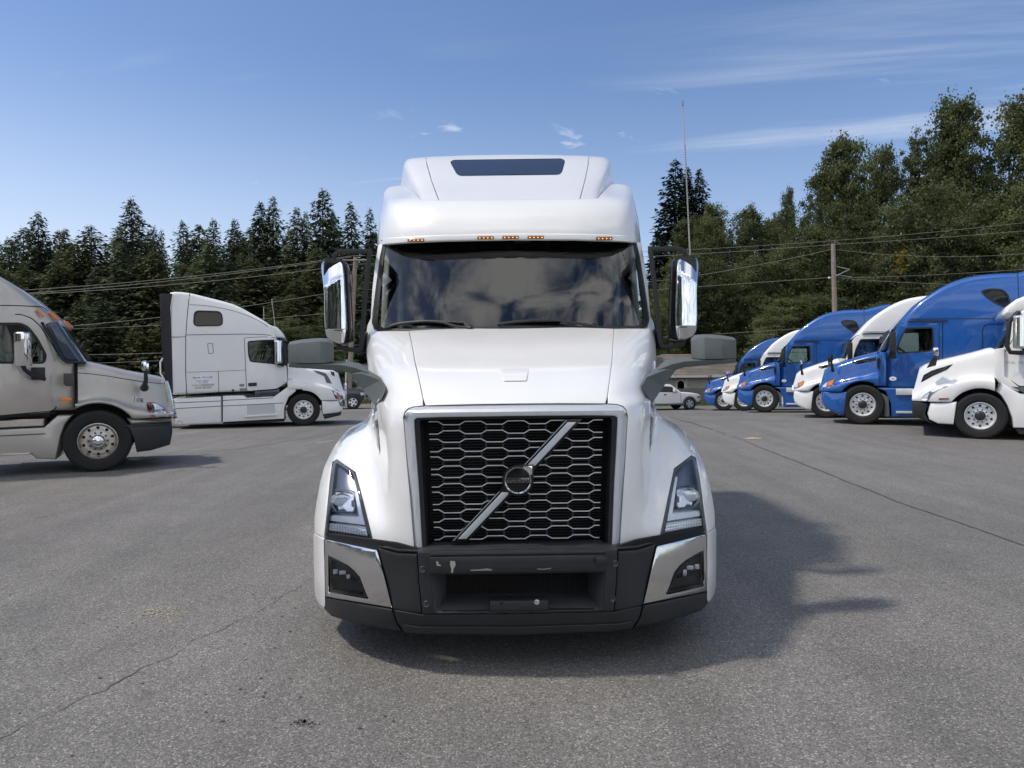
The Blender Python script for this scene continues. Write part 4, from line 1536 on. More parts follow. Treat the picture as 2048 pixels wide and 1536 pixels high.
for d, hw, zt in ((3.55, 0.965, 3.815), (3.9, 0.985, 3.86), (4.6, 0.99, 3.86), (5.65, 0.99, 3.82)):
    sec = [(-1.085, 3.3), (-1.05, 3.45), (-hw, zt - 0.16), (-hw + 0.06, zt - 0.05), (-hw + 0.16, zt), (hw - 0.16, zt), (hw - 0.06, zt - 0.05), (hw, zt - 0.16), (1.05, 3.45), (1.085, 3.3)]
    rings.append([Vector((x, d, z)) for x, z in sec])
sl.loft(rings, True, True)
part('sleeper_roof', sl, WHITE)
part('cab_back', MB().box((0, 5.68, 2.05), (2.16, 0.06, 2.6)), WHITE)
part('cab_floor', MB().box((0, 3.9, 0.95), (2.1, 3.4, 0.06)), CABIND)
inter = part('dashboard', MB().hexa([F(-240, 657, 1.78), F(240, 657, 1.78), (0.98, 1.85, 1.2), (-0.98, 1.85, 1.2)], [(-1.0, 2.35, 2.0), (1.0, 2.35, 2.0), (1.0, 2.6, 1.3), (-1.0, 2.6, 1.3)]), CABIND, bevel=0.04)
for sx in (-0.58, 0.58):
    seat = MB().hexa([(sx - .26, 3.0, 1.35), (sx + .26, 3.0, 1.35), (sx + .26, 3.5, 1.3), (sx - .26, 3.5, 1.3)], [(sx - .26, 2.9, 1.5), (sx + .26, 2.9, 1.5), (sx + .26, 3.5, 1.45), (sx - .26, 3.5, 1.45)])
    seat.hexa([(sx - .25, 3.45, 1.45), (sx + .25, 3.45, 1.45), (sx + .25, 3.6, 1.45), (sx - .25, 3.6, 1.45)], [(sx - .2, 3.6, 2.15), (sx + .2, 3.6, 2.15), (sx + .2, 3.7, 2.15), (sx - .2, 3.7, 2.15)])
    seat.box((sx, 3.66, 2.28), (0.28, 0.1, 0.2))
    part('seat', seat, CABIN, bevel=0.03)
st = MB()
cst = Vector((0.60, 2.62, 1.98))
nrm = Vector((0, -0.62, 0.78))
ax1, ax2 = Vector((1, 0, 0)), nrm.cross(Vector((1, 0, 0)))
st.tube([cst + (ax1 * cos(t) + ax2 * sin(t)) * 0.23 for t in np.linspace(0, 2 * pi, 33)], 0.016, 8)
st.tube([cst - ax1 * .22, cst, cst + ax1 * .22], 0.02, 6)
part('steering_wheel', st, CABIND)
con = MB()
con.hexa([(-0.98, 2.28, 2.64), (0.98, 2.28, 2.64), (0.98, 2.9, 2.58), (-0.98, 2.9, 2.58)], [(-0.93, 2.26, 2.86), (0.93, 2.26, 2.86), (0.93, 2.9, 3.0), (-0.93, 2.9, 3.0)])
cono = part('overhead_console', con, CABIN, bevel=0.02)
for (x0, x1, z0, z1, m_) in ((-0.86, -0.34, 2.68, 2.83, CABIND), (-0.30, -0.02, 2.68, 2.83, CABIND), (0.02, 0.30, 2.68, 2.82, CABIND), (0.34, 0.86, 2.67, 2.82, CABIND),
                             (0.04, 0.18, 2.74, 2.80, CABINL), (0.35, 0.45, 2.78, 2.81, CABINL), (0.60, 0.88, 2.78, 2.80, CABINL), (0.66, 0.86, 2.73, 2.75, CABINL)):
    part('console_panel', MB().box(((x0 + x1) / 2, 2.262 - (0.006 if m_ is CABINL else 0), (z0 + z1) / 2), (x1 - x0, 0.016, z1 - z0)), m_, cono, bevel=0.004)
part('headliner', MB().box((0, 3.9, 3.02), (2.05, 3.2, 0.04)), CABIN)
part('curtain', MB().box((0, 4.0, 2.0), (2.06, 0.04, 2.0)), CABIND)

# chassis, wheels
ch = MB()
for s in (-1, 1):
    ch.box((s * 0.43, 4.4, 0.82), (0.09, 7.0, 0.26))
ch.box((0, 1.28, 0.52), (1.9, 0.14, 0.14)).box((0, 0.95, 0.62), (1.2, 0.9, 0.25)).box((0, 6.9, 0.55), (1.7, 0.2, 0.2)).box((0, 5.6, 0.55), (1.7, 0.2, 0.2))
part('chassis', ch, DARK)
part('hood_light_block', MB().box((0, 1.15, 0.88), (1.15, 1.2, 0.6)), DARK)  # dark filler box added under the hood to stop sunlight leaking through
for s in (-1, 1):
    sk = MB().box((s * 1.02, 3.7, 0.62), (0.1, 2.9, 0.62))
    part('side_skirt', sk, WHITE, bevel=0.03)
    add_wheel(L, (s * 1.0, 1.28, 0.518), 0 if False else (pi / 2 if s < 0 else -pi / 2))
    for d in (6.1, 7.45):
        for o in (0.92, 0.60):
            add_wheel(L, (s * o, d, 0.518), (pi / 2 if s < 0 else -pi / 2))

# bonnet mirrors on grey arms
def quadloft(rows):
    return MB().loft([[Vector(F(*p)) for p in r] for r in rows], True, True)
head = quadloft([
    [(448, 722, .95), (448, 684, .95), (444, 679, 1.16), (444, 718, 1.18)],
    [(419, 722.5, .90), (419, 681, .92), (419, 674.5, 1.14), (419, 718, 1.18)],
    [(384, 723, .90), (384, 678.5, .93), (384, 672, 1.13), (384, 718, 1.18)],
    [(376, 722.5, .91), (370, 680, .95), (366, 673, 1.13), (372, 718, 1.18)],
    [(358, 720.5, .99), (357, 685, 1.02), (357, 680, 1.13), (358, 717, 1.18)]])
arm = quadloft([
    [(447, 730, .94), (447, 722.8, .93), (447, 721, 1.08), (447, 726, 1.10)],
    [(380, 735.5, .92), (380, 724.2, .90), (378, 718.5, 1.12), (380, 727, 1.14)],
    [(345, 738, .91), (344, 726, .89), (336, 718.5, 1.10), (340, 730, 1.12)],
    [(326, 743.5, .90), (318, 731.5, .88), (306, 723, 1.06), (318, 735, 1.10)],
    [(303, 763, .90), (289, 742.5, .85), (292, 734, 1.06), (306, 750, 1.08)]])
PB = lambda a, b: body(a, b) - 0.07
ped = quadloft([
    [(326, 743.5, .90), (304, 742.5, .84), (294, 734, 1.00), (312, 740, 1.10)],
    [(301, 776, .86), (266, 757, PB(266, 757)), (265, 752, PB(265, 752) + .05), (296, 771, 1.06)],
    [(286, 797, .82), (256, 774, PB(256, 774)), (256, 769, PB(256, 769) + .05), (283, 792, .98)],
    [(277.5, 809, .76), (266, 796, PB(266, 796) - .02), (266, 792, PB(266, 792)), (277.5, 805, .92)]])
hm = pair('hood_mirror', ped, GREYP, bevel=0.004, ang=16)
pair('mirror_arm', arm, GREYP, hm, bevel=0.005, ang=20)
pair('mirror_head', head, GREYP, hm, bevel=0.008, ang=22)

# door mirrors: bracket, chrome shell, black back
def mirror_shell():
    out = [(369, 522), (363, 574), (352.5, 655), (345, 682), (336, 687.5), (322, 680), (321.5, 660), (327, 560), (332, 533), (340, 518.5), (355, 517.5)]
    out = [(376.5, 532), (372.5, 580), (372, 650), (366, 672), (352, 681), (338, 684), (331, 676), (328, 640), (331, 560), (333, 530), (340, 518.5), (355, 515.5), (369, 518.5)]
    ax = lambda y: 352
    def dp(x, y):
        u = (x - 350) / 24.0
        d = 1.74 + 0.010 * u * u + 0.05 * max(0, u - 0.55) + 0.05 * max(0, -u - 0.62)
        d += 0.0026 * max(0, 556 - y + 14 * u) + 0.0016 * max(0, y - 658)
        return d
    return out, dp
mo, mdp = mirror_shell()
mk = pair('door_mirror', sheet(smooth_line(mo, 3, True), mdp, sp=4, back=0.03, edge=0.012), CHROME, ang=55)
bk_ = MB()
bo = [(372, 524), (368, 650), (360, 674), (344, 684), (322, 681), (318, 664), (322, 560), (325, 530), (333, 519), (352, 516.5)]
pair('mirror_back', sheet(smooth_line(bo, 3, True), lambda x, y: 1.815, sp=8, back=0.07, edge=0.01), BLACKG, mk)
br = MB()
def tubeq(pts, w, d0=1.86, dt=0.05):
    """flat-sided bracket bar through front-view points"""
    rings = []
    for i, (x, y) in enumerate(pts):
        a, b = pts[max(i - 1, 0)], pts[min(i + 1, len(pts) - 1)]
        n = Vector((-(b[1] - a[1]), b[0] - a[0])).normalized() * (w / 2)
        rings.append([Vector(F(x + n.x, y + n.y, d0)), Vector(F(x - n.x, y - n.y, d0)), Vector(F(x - n.x, y - n.y, d0 + dt)), Vector(F(x + n.x, y + n.y, d0 + dt))])
    return MB().loft(rings, True, True)
br = tubeq([(352, 520), (349, 507), (342, 502), (330, 500.5), (285, 501), (280, 504), (283, 530), (291, 600), (298.5, 685), (301, 694), (306, 697.5), (330, 695), (343, 690), (347, 680)], 9.5)
pair('mirror_bracket', br, BLACKP, mk, bevel=0.006)
pair('bracket_foot', quadloft([[(276, 495, 1.9), (276, 512, 1.9), (276, 512, 2.3), (276, 495, 2.3)], [(290, 497, 1.88), (290, 511, 1.88), (286, 511, 2.3), (286, 497, 2.3)]]), BLACKP, mk, bevel=0.004)
pair('bracket_foot', quadloft([[(284, 660, 2.0), (284, 702, 2.0), (284, 702, 2.4), (284, 660, 2.4)], [(305, 672, 1.9), (304, 702, 1.9), (298, 702, 2.3), (296, 665, 2.3)]]), BLACKP, mk, bevel=0.004)
# coiled whip aerial clamped to the right-hand mirror bracket
an = MB()
ab, at_ = Vector(F(359.5, 516, 1.88)), Vector(F(347, 211, 1.90))
an.tube([ab + (at_ - ab) * t for t in np.linspace(0, 1, 14)], [0.0062] * 3 + [0.0050] * 8 + [0.0042] * 3, 6)
ano = part('aerial', an, mat('aerial_shaft', (0.42, 0.38, 0.33), 0.4))
co = MB()
for k in range(44):
    t = 0.04 + 0.70 * k / 44
    p = ab + (at_ - ab) * t
    co.lathe([(0.0055, -0.004), (0.0074, 0.0), (0.0055, 0.004)], 'z', 6, p)
co.lathe([(0.0, 0.02), (0.007, 0.018), (0.007, -0.02), (0.004, -0.03)], 'z', 8, at_)
tag(part('aerial_coil', co, mat('aerial_coil', (0.30, 0.30, 0.30), 0.35, 0.6), ano), kind='stuff')
# ------------------------------------------------------------------ parked semi trucks seen from the side
from mathutils.bvhtree import BVHTree


def bvh_of(mb):
    return BVHTree.FromPolygons([Vector(p) for p in mb.v], mb.f)


def drape(poly, bv, off=0.006, th=0.02, sp=0.06, holes=()):
    """plate lying on the flank of a body, near side taken as +y"""
    out = ccw(resample(poly, sp))
    V, T, bl, D = fill2d(out, [ccw(h) for h in holes], sp)
    ys = []
    for u, v in V:
        h = bv.ray_cast(Vector((u, 4, v)), Vector((0, -1, 0)))
        ys.append(h[0].y if h[0] is not None else None)
    good = [(V[i], y) for i, y in enumerate(ys) if y is not None]
    for i, y in enumerate(ys):
        if y is None:
            ys[i] = min(good, key=lambda g: (g[0][0] - V[i][0]) ** 2 + (g[0][1] - V[i][1]) ** 2)[1] if good else 1.0
    mb = MB()
    P = [(u, y + off, v) for (u, v), y in zip(V, ys)]
    Q = [(u, y + off - th, v) for (u, v), y in zip(V, ys)]
    n0 = len(P)
    mb.add(P + Q, T + [tuple(i + n0 for i in q)[::-1] for q in T])
    for Lp in bl:
        n = len(Lp)
        mb.f += [(Lp[i], Lp[(i + 1) % n], Lp[(i + 1) % n] + n0, Lp[i] + n0) for i in range(n)]
    return mb


def drape_line(pts, bv, w=0.014, off=0.002):
    P = []
    for (u, v) in pts:
        h = bv.ray_cast(Vector((u, 4, v)), Vector((0, -1, 0)))
        if h[0] is not None:
            P.append((u, h[0].y + off, v))
    if len(P) < 2:
        return None
    return MB().tube(P, w / 2, 4)


def rbox(c, d, r=0.03, m=None):
    return MB().box(c, d, m)


class Tractor:
    def __init__(s, S, name, label, paint, group=None, cat='semi truck', hw=1.20, warp=None):
        s.S, s.hw, s.paint = S, hw, paint
        s.root = thing(name, S.base, S.rz, label, cat, group)
        s.warp = warp or (lambda u, y, v: (u, y, v))
        s.g = S.sgn

    def one(s, name, mb, m, near=True, parent=None, **k):
        """piece built on +y; put on the near side (or the far one)"""
        if (s.g > 0) != near:
            mb = mb.mirrored(1)
        return make(name, mb, m, parent or s.root, **k)

    def two(s, name, mb, m, parents=None, **k):
        a = s.one(name, mb, m, True, parents[0] if parents else None, **k)
        b = s.one(name, mb, m, False, parents[1] if parents else None, **k)
        return a, b

    def mid(s, name, mb, m, parent=None, **k):
        return make(name, mb, m, parent or s.root, **k)

    def body(s, out, r=0.10, windows=(), name='cab', seg=4):
        s.bodymb = slab(out, s.hw, r, windows, seg=seg, warp=s.warp, sp=0.16)
        s.bodyo = s.mid(name, s.bodymb, s.paint)
        s.bv = bvh_of(s.bodymb)
        return s.bodyo

    def window(s, poly, glass, gasket=True, glassonly=False):
        hw = s.hw
        g = plate_y(inset(ccw(poly), 0.003), hw - 0.02, hw - 0.028, (), s.warp)
        a = s.two('window', g, glass)
        if gasket:
            rg = plate_y(inset(ccw(poly), -0.022), hw - 0.01, hw + 0.014, [inset(ccw(poly), 0.016)], s.warp)
            s.two('window_gasket', rg, GASKET, a)
        return a

    def door(s, out, win, seam=0.016):
        hw = s.hw
        d = plate_y(rounded(out, 0.05), hw - 0.02, hw + 0.009, [win] if win else [], s.warp)
        a = s.two('door', d, s.paint, bevel=0.004)
        sm = inset(ccw(rounded(out, 0.05)), -seam / 2)
        b = ribbon_y(sm + sm[:1], hw + 0.0015, seam, 0.004, s.warp)
        s.two('door_seam', b, DARK, a)
        return a

    def seam(s, pts, w=0.014, name='panel_seam'):
        mb = ribbon_y(resample_open(pts, 0.12), s.hw + 0.0005, w, 0.003, s.warp)
        return s.two(name, mb, DARK)

    def wheels(s, us, dull=False, dome=False, sc=1.0):
        k = 0
        for u in us:
            for near in (True, False):
                y = (s.hw - 0.155 * sc) * (1 if near else -1) * s.g
                out = 1 if y > 0 else -1
                add_wheel(s.root, (u, y, 0.518 * sc), 0 if out > 0 else pi, dull, dome, sc, spin=0.3 * k)
                k += 1

    def chassis(s, u0, u1, z=0.78):
        mb = MB()
        for q in (-1, 1):
            mb.box(((u0 + u1) / 2, q * 0.43, z), (abs(u1 - u0), 0.09, 0.26))
        mb.box((0, 0, 0.5), (0.14, 1.9, 0.14))
        mb.box(((u0 + u1) / 2, 0, z + .02), (abs(u1 - u0), 0.8, 0.2))
        s.mid('chassis', mb, DARK)
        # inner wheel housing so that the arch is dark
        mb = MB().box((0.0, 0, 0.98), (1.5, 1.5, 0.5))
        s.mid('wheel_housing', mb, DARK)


def resample_open(pts, sp):
    out = []
    for a, b in zip(pts, pts[1:]):
        a, b = np.array(a, float), np.array(b, float)
        k = max(1, int(math.ceil(np.hypot(*(b - a)) / sp)))
        out += [tuple(a + (b - a) * j / k) for j in range(k)]
    out.append(tuple(pts[-1]))
    return out


def headlamp(t, poly, bv, parts=()):
    """lamp on a fender: housing with lens, plus coloured inner pieces"""
    hs = t.two('headlight', drape(poly, bv, 0.004, 0.03), HOUSING)
    for nm, q, m_, off in parts:
        t.two(nm, drape(q, bv, off, 0.012, 0.05), m_, hs)
    return hs


def seat_and_wheel(t, u, z, m=None):
    for q in (-0.62, 0.62):
        mb = MB().hexa([(u - .5, q - .25, z - .55), (u, q - .25, z - .55), (u, q + .25, z - .55), (u - .5, q + .25, z - .55)],
                       [(u - .5, q - .25, z - .4), (u, q - .25, z - .4), (u, q + .25, z - .4), (u - .5, q + .25, z - .4)])
        mb.hexa([(u - .62, q - .24, z - .45), (u - .46, q - .24, z - .45), (u - .46, q + .24, z - .45), (u - .62, q + .24, z - .45)],
                [(u - .72, q - .18, z + .35), (u - .6, q - .18, z + .35), (u - .6, q + .18, z + .35), (u - .72, q + .18, z + .35)])
        t.mid('seat', mb, m or CABIN, bevel=0.03)
    st = MB()
    c = Vector((u + .32, t.g * 0.62 if t.S.face < 0 else -0.0, z + 0.02))
    c.y = 0.62
    n = Vector((-0.6, 0, 0.8))
    a1, a2 = Vector((0, 1, 0)), n.cross(Vector((0, 1, 0)))
    st.tube([c + (a1 * cos(q) + a2 * sin(q)) * 0.22 for q in np.linspace(0, 2 * pi, 25)], 0.018, 6)
    st.tube([c - a1 * .2, c, c + a1 * .2], 0.02, 5)
    t.mid('steering_wheel', st, CABIND)


def rear_wheels(t, us):
    t.wheels(us)


# ---- newer rounded tractor (one blue, one white shape, then copied)
ZB = (4.152, 1560, 530)
SB = Side(1726, 849.3, 19.3, 23.0, -1)


def rounded_tractor(S, paint, label, name='semi_truck', group='rounded sleeper trucks parked in a row'):
    Q = lambda pts, ins=0.0: SB.tr(ZB, pts, ins)
    vtop = 3.0

    def warp(u, y, v):
        k = 1.0
        if v > 2.75:
            k -= 0.10 * min(1.3, (v - 2.75) / 1.2) ** 1.6
        if u > -1.2:
            k -= 0.20 * min(1, (u + 1.2) / 0.6) ** 2
        return (u, y * k, v)
    t = Tractor(S, name, label, paint, group, warp=warp, hw=1.22)
    roof = Q(smooth_line([(962, 520), (985, 484), (1060, 402), (1150, 311), (1250, 240), (1370, 168), (1500, 114), (1640, 82), (1800, 66), (1976, 60)], 3), 0.12)
    uR = roof[-1][0]
    win = rounded(Q([(1046, 526), (1268, 520), (1274, 690), (1238, 712), (990, 728), (976, 700), (1000, 620)]), 0.05)
    swin = rounded(Q([(1680, 212), (1760, 196), (1850, 202), (1893, 240), (1912, 312), (1872, 347), (1780, 302), (1702, 244)]), 0.06)
    low = Q([(890, 1008)])[0]
    cowl = Q([(890, 722), (905, 650)])
    zdoor = low[1]
    out = [low] + cowl + roof + [(uR - 0.02, roof[-1][1])] + [(-4.05, 4.02), (-4.42, 4.08), (-4.45, 3.2), (-4.45, zdoor)]
    t.body(out, 0.12, [win, swin])
    t.window(win, TINT)
    t.window(swin, DKGLASS, True)
    t.door(Q([(891, 724), (902, 662), (968, 520), (1000, 486), (1318, 478), (1318, 800), (1318, 1008), (905, 1010), (891, 985)]), win)
    t.seam(Q([(1072, 447), (1400, 444), (1700, 443), (1905, 447)]))
    t.two('drip_rail', ribbon_y(Q([(1062, 466), (1150, 461), (1395, 459)]), 1.222, 0.03, 0.03, warp), BLACKP)
    t.seam([(uR, roof[-1][1] - 0.02), (uR, zdoor + .1)])
    t.seam(Q([(1684, 800), (1684, 540), (1700, 500), (1740, 488), (1900, 486)]), 0.02)
    t.seam(Q([(1352, 470), (1352, 1005)]), 0.02)
    for k, (a, b) in enumerate((((1500, 150), (1880, 150)),)):
        rl = smooth_line(Q([(1370, 280), (1480, 215), (1600, 172), (1740, 155), (1840, 168), (1900, 210), (1930, 270)]), 4)
        t.two('roof_crease', ribbon_y(rl, 1.19, 0.03, 0.028, warp), paint, bevel=0.006)
    # windscreen
    ws = Q([(832, 716), (905, 602), (984, 484), (1004, 478), (950, 560), (892, 720)], 0.25)
    wsl = slab(ws, 1.02, 0.10, seg=3)
    t.mid('windscreen', wsl, mat('windscreen_dark', (0.02, 0.03, 0.035), 0.05, 0, 0.5))
    # bonnet
    top = Q([(860, 712), (830, 716), (720, 742), (600, 778), (480, 818), (410, 848), (370, 880), (350, 925), (338, 990), (331, 1045)], 0.75)
    top = sorted(top)
    uf = top[-1][0]
    u0 = Q([(820, 740)])[0][0]
    zseam = Q([(420, 1050)])[0][1]
    R, zc = 0.625, 0.55
    below = lambda u: zseam if u > 0 else Q([(830, 1012)])[0][1]
    zb = arch_fn(R, zc, below)
    sh = Q([(830, 905), (760, 925), (690, 945), (600, 960), (500, 985), (400, 1020), (330, 1040)])
    us = us_with_arch(u0, uf - 0.02, R, 14)
    prof = [(uf - 0.52 + k * 0.10, 0) for k in range(6)]
    nose = lambda u: 1 - 0.30 * max(0, (u - (uf - 0.55)) / 0.55) ** 2.2
    hl = hood_loft(us, zb, lambda u: interp(sh, u), lambda u: interp(top, u), lambda u: 1.22 * nose(u), lambda u: (0.96 - 0.20 * sstep((u - u0) / (uf - u0))) * nose(u))
    t.mid('hood', hl, paint, ang=40)
    bv = bvh_of(hl)
    # bumper
    bo = Q([(524, 1052), (340, 1052), (322, 1056), (318, 1110), (326, 1150), (352, 1190), (440, 1234), (498, 1240)], 0.10)
    ub = max(p[0] for p in bo)
    bw = lambda u, y, v: (u - 0.10 * (abs(y) / 1.2) ** 3, y * (1 - 0.20 * max(0, (u - (ub - 0.55)) / 0.55) ** 2), v)
    t.mid('bumper', slab(bo, 1.215, 0.05, seg=2, warp=bw, sp=0.12), paint)
    hlp = Q([(342, 1036), (355, 1002), (398, 968), (462, 945), (448, 985), (405, 1025), (372, 1034)], 0.1)
    amb = Q([(392, 1020), (402, 972), (456, 950), (442, 985), (410, 1018)], 0.1)
    headlamp(t, hlp, bv, [('side_marker', amb, AMBER, 0.010), ('lamp_glass', Q([(348, 1030), (358, 1002), (394, 974), (386, 1022)], 0.1), LAMPGREY, 0.009)])
    vent = Q([(604, 800), (660, 788), (804, 766), (804, 790), (640, 822), (615, 814)])
    t.two('hood_vent', drape(vent, bv, 0.006, 0.02), BLACKG)
    t.two('vent_slat', drape(Q([(640, 806), (800, 782), (800, 786), (642, 811)]), bv, 0.012, 0.01), BLACKP)
    # cowl between hood and door
    cw = Q([(822, 742), (830, 716), (888, 722), (890, 1010), (780, 1004), (812, 930)])
    t.mid('cowl', slab(cw, 1.16, 0.06, seg=2), paint)
    t.two('cowl_gap', plate_y(Q([(808, 775), (828, 770), (826, 830), (812, 870)]), 1.15, 1.225), DARK)
    # skirt and steps
    zs = Q([(900, 1016)])[0][1] - 0.01
    sk = [Q([(806, 1018)])[0], Q([(880, 1050)])[0], Q([(925, 1150)])[0], Q([(930, 1262)])[0]]
    zbt = sk[-1][1]
    t.mid('side_fairing', slab([(sk[0][0], zs), (sk[1][0], sk[1][1]), sk[2], sk[3], (-4.40, zbt + 0.02), (-4.40, zs)], 1.17, 0.04, seg=2), paint)
    t.two('mud_panel', plate_y(Q([(846, 1060), (905, 1100), (912, 1258), (872, 1258), (870, 1150)]), 0.5, 1.15), GREYP)
    for yy, hh, u2 in ((1052, 0.17, -3.3), (1222, 0.06, -3.0)):
        a, b = Q([(965, yy)])[0], None
        t.two('step', MB().box(((a[0] + u2) / 2, 1.16, a[1]), (abs(a[0] - u2), 0.12, hh)), ALLOY, bevel=0.01)
    c = Q([(938, 942)])[0]
    bd = plate_y([(c[0] + 0.085 * cos(q), c[1] + 0.055 * sin(q)) for q in np.linspace(0, 2 * pi, 24, endpoint=False)], 1.225, 1.24)
    bo_ = t.two('door_badge', bd, SIGNW)
    bd2 = plate_y([(c[0] + 0.045 * cos(q), c[1] - 0.004 + 0.018 * sin(q)) for q in np.linspace(0, 2 * pi, 16, endpoint=False)], 1.241, 1.244)
    t.two('badge_mark', bd2, mat('badge_mark', (0.45, 0.30, 0.20), 0.5), bo_)
    t.two('door_handle', MB().box((Q([(1290, 760)])[0][0], 1.235, Q([(1290, 780)])[0][1]), (0.10, 0.03, 0.05)), BLACKP, bevel=0.01)
    # mirrors
    m0 = Q([(943, 635)], -0.16)[0]
    mm = MB().box((m0[0] + .02, 1.40, m0[1]), (0.15, 0.24, 0.52))
    mo_ = t.two('door_mirror', mm, BLACKP, bevel=0.045)
    a1, a2 = Q([(938, 700), (925, 775)], -0.1)
    t.two('mirror_arm', MB().loft([[Vector((a1[0] - .06, y, a1[1])), Vector((a1[0] + .06, y, a1[1])), Vector((a2[0] + .10, y2, a2[1])), Vector((a2[0] - .12, y2, a2[1]))] for y, y2 in ((1.44, 1.24), (1.30, 1.12))], True, True), BLACKP, mo_, bevel=0.012)
    h0, h1 = Q([(438, 775), (440, 875)], 0.12)
    hm_ = MB().tube([(h1[0], 1.02, h1[1] - 0.02), (h1[0] + 0.02, 1.10, h1[1] + 0.10), (h0[0] + 0.04, 1.14, h0[1] - 0.08), (h0[0] + .02, 1.15, h0[1])], [0.05, 0.034, 0.03, 0.05], 8)
    hb_ = t.two('hood_mirror', hm_, BLACKP)
    cupm = MB().lathe([(0.0, -0.035), (0.05, -0.03), (0.085, -0.005), (0.09, 0.02), (0.0, 0.022)], 'x', 16, (h0[0] + .03, 1.15, h0[1] + .06))
    t.two('mirror_cup', cupm, CHROME if paint is WHITE2 else BLACKG, hb_)
    seat_and_wheel(t, Q([(1130, 640)])[0][0] + 0.05, Q([(1000, 700)])[0][1] + 0.05, mat('seat_grey', (0.48, 0.47, 0.45), 0.8))
    t.wheels([0.0], sc=1.05)
    t.wheels([-5.2, -6.5])
    t.chassis(0.8, -7.1)
    t.mid('cab_rear_panel', MB().box((-4.47, 0, 2.2), (0.04, 2.2, 2.8)), BLACKP)
    return t


blue = rounded_tractor(SB, BLUE, 'blue sleeper truck beside the large white truck at the right edge, dark teardrop roof window')
S2 = Side(1653, 832, 23.6, 23.0, -1)
white = rounded_tractor(S2, WHITE2, 'white sleeper truck standing between the two blue trucks that show their windows')


def place_copy(src, px, py, Y, heading, label, flip_z=0.0):
    S = Side(px, py, Y, heading, -1)
    r = copy_tree(src)
    r.location = S.base
    r.rotation_euler = (0, 0, S.rz)
    r['label'] = label
    return r


place_copy(blue.root, 1529, 824.2, 28.0, 21.0, 'blue sleeper truck with a wooden pole rising behind its roof')
place_copy(white.root, 1488, 820.5, 34.5, 20.0, 'white sleeper truck mostly hidden, only bonnet and sloping roof showing between two blue trucks')
place_copy(blue.root, 1447, 820.5, 39.0, 19.0, 'farthest blue sleeper truck, its nose beside the parked white car')

# ---- older white tractor with a tall sleeper, at the left
ZV = (4.876, 300, 560)
SV = Side(607.6, 850.0, 23.2, 15.0, 1)


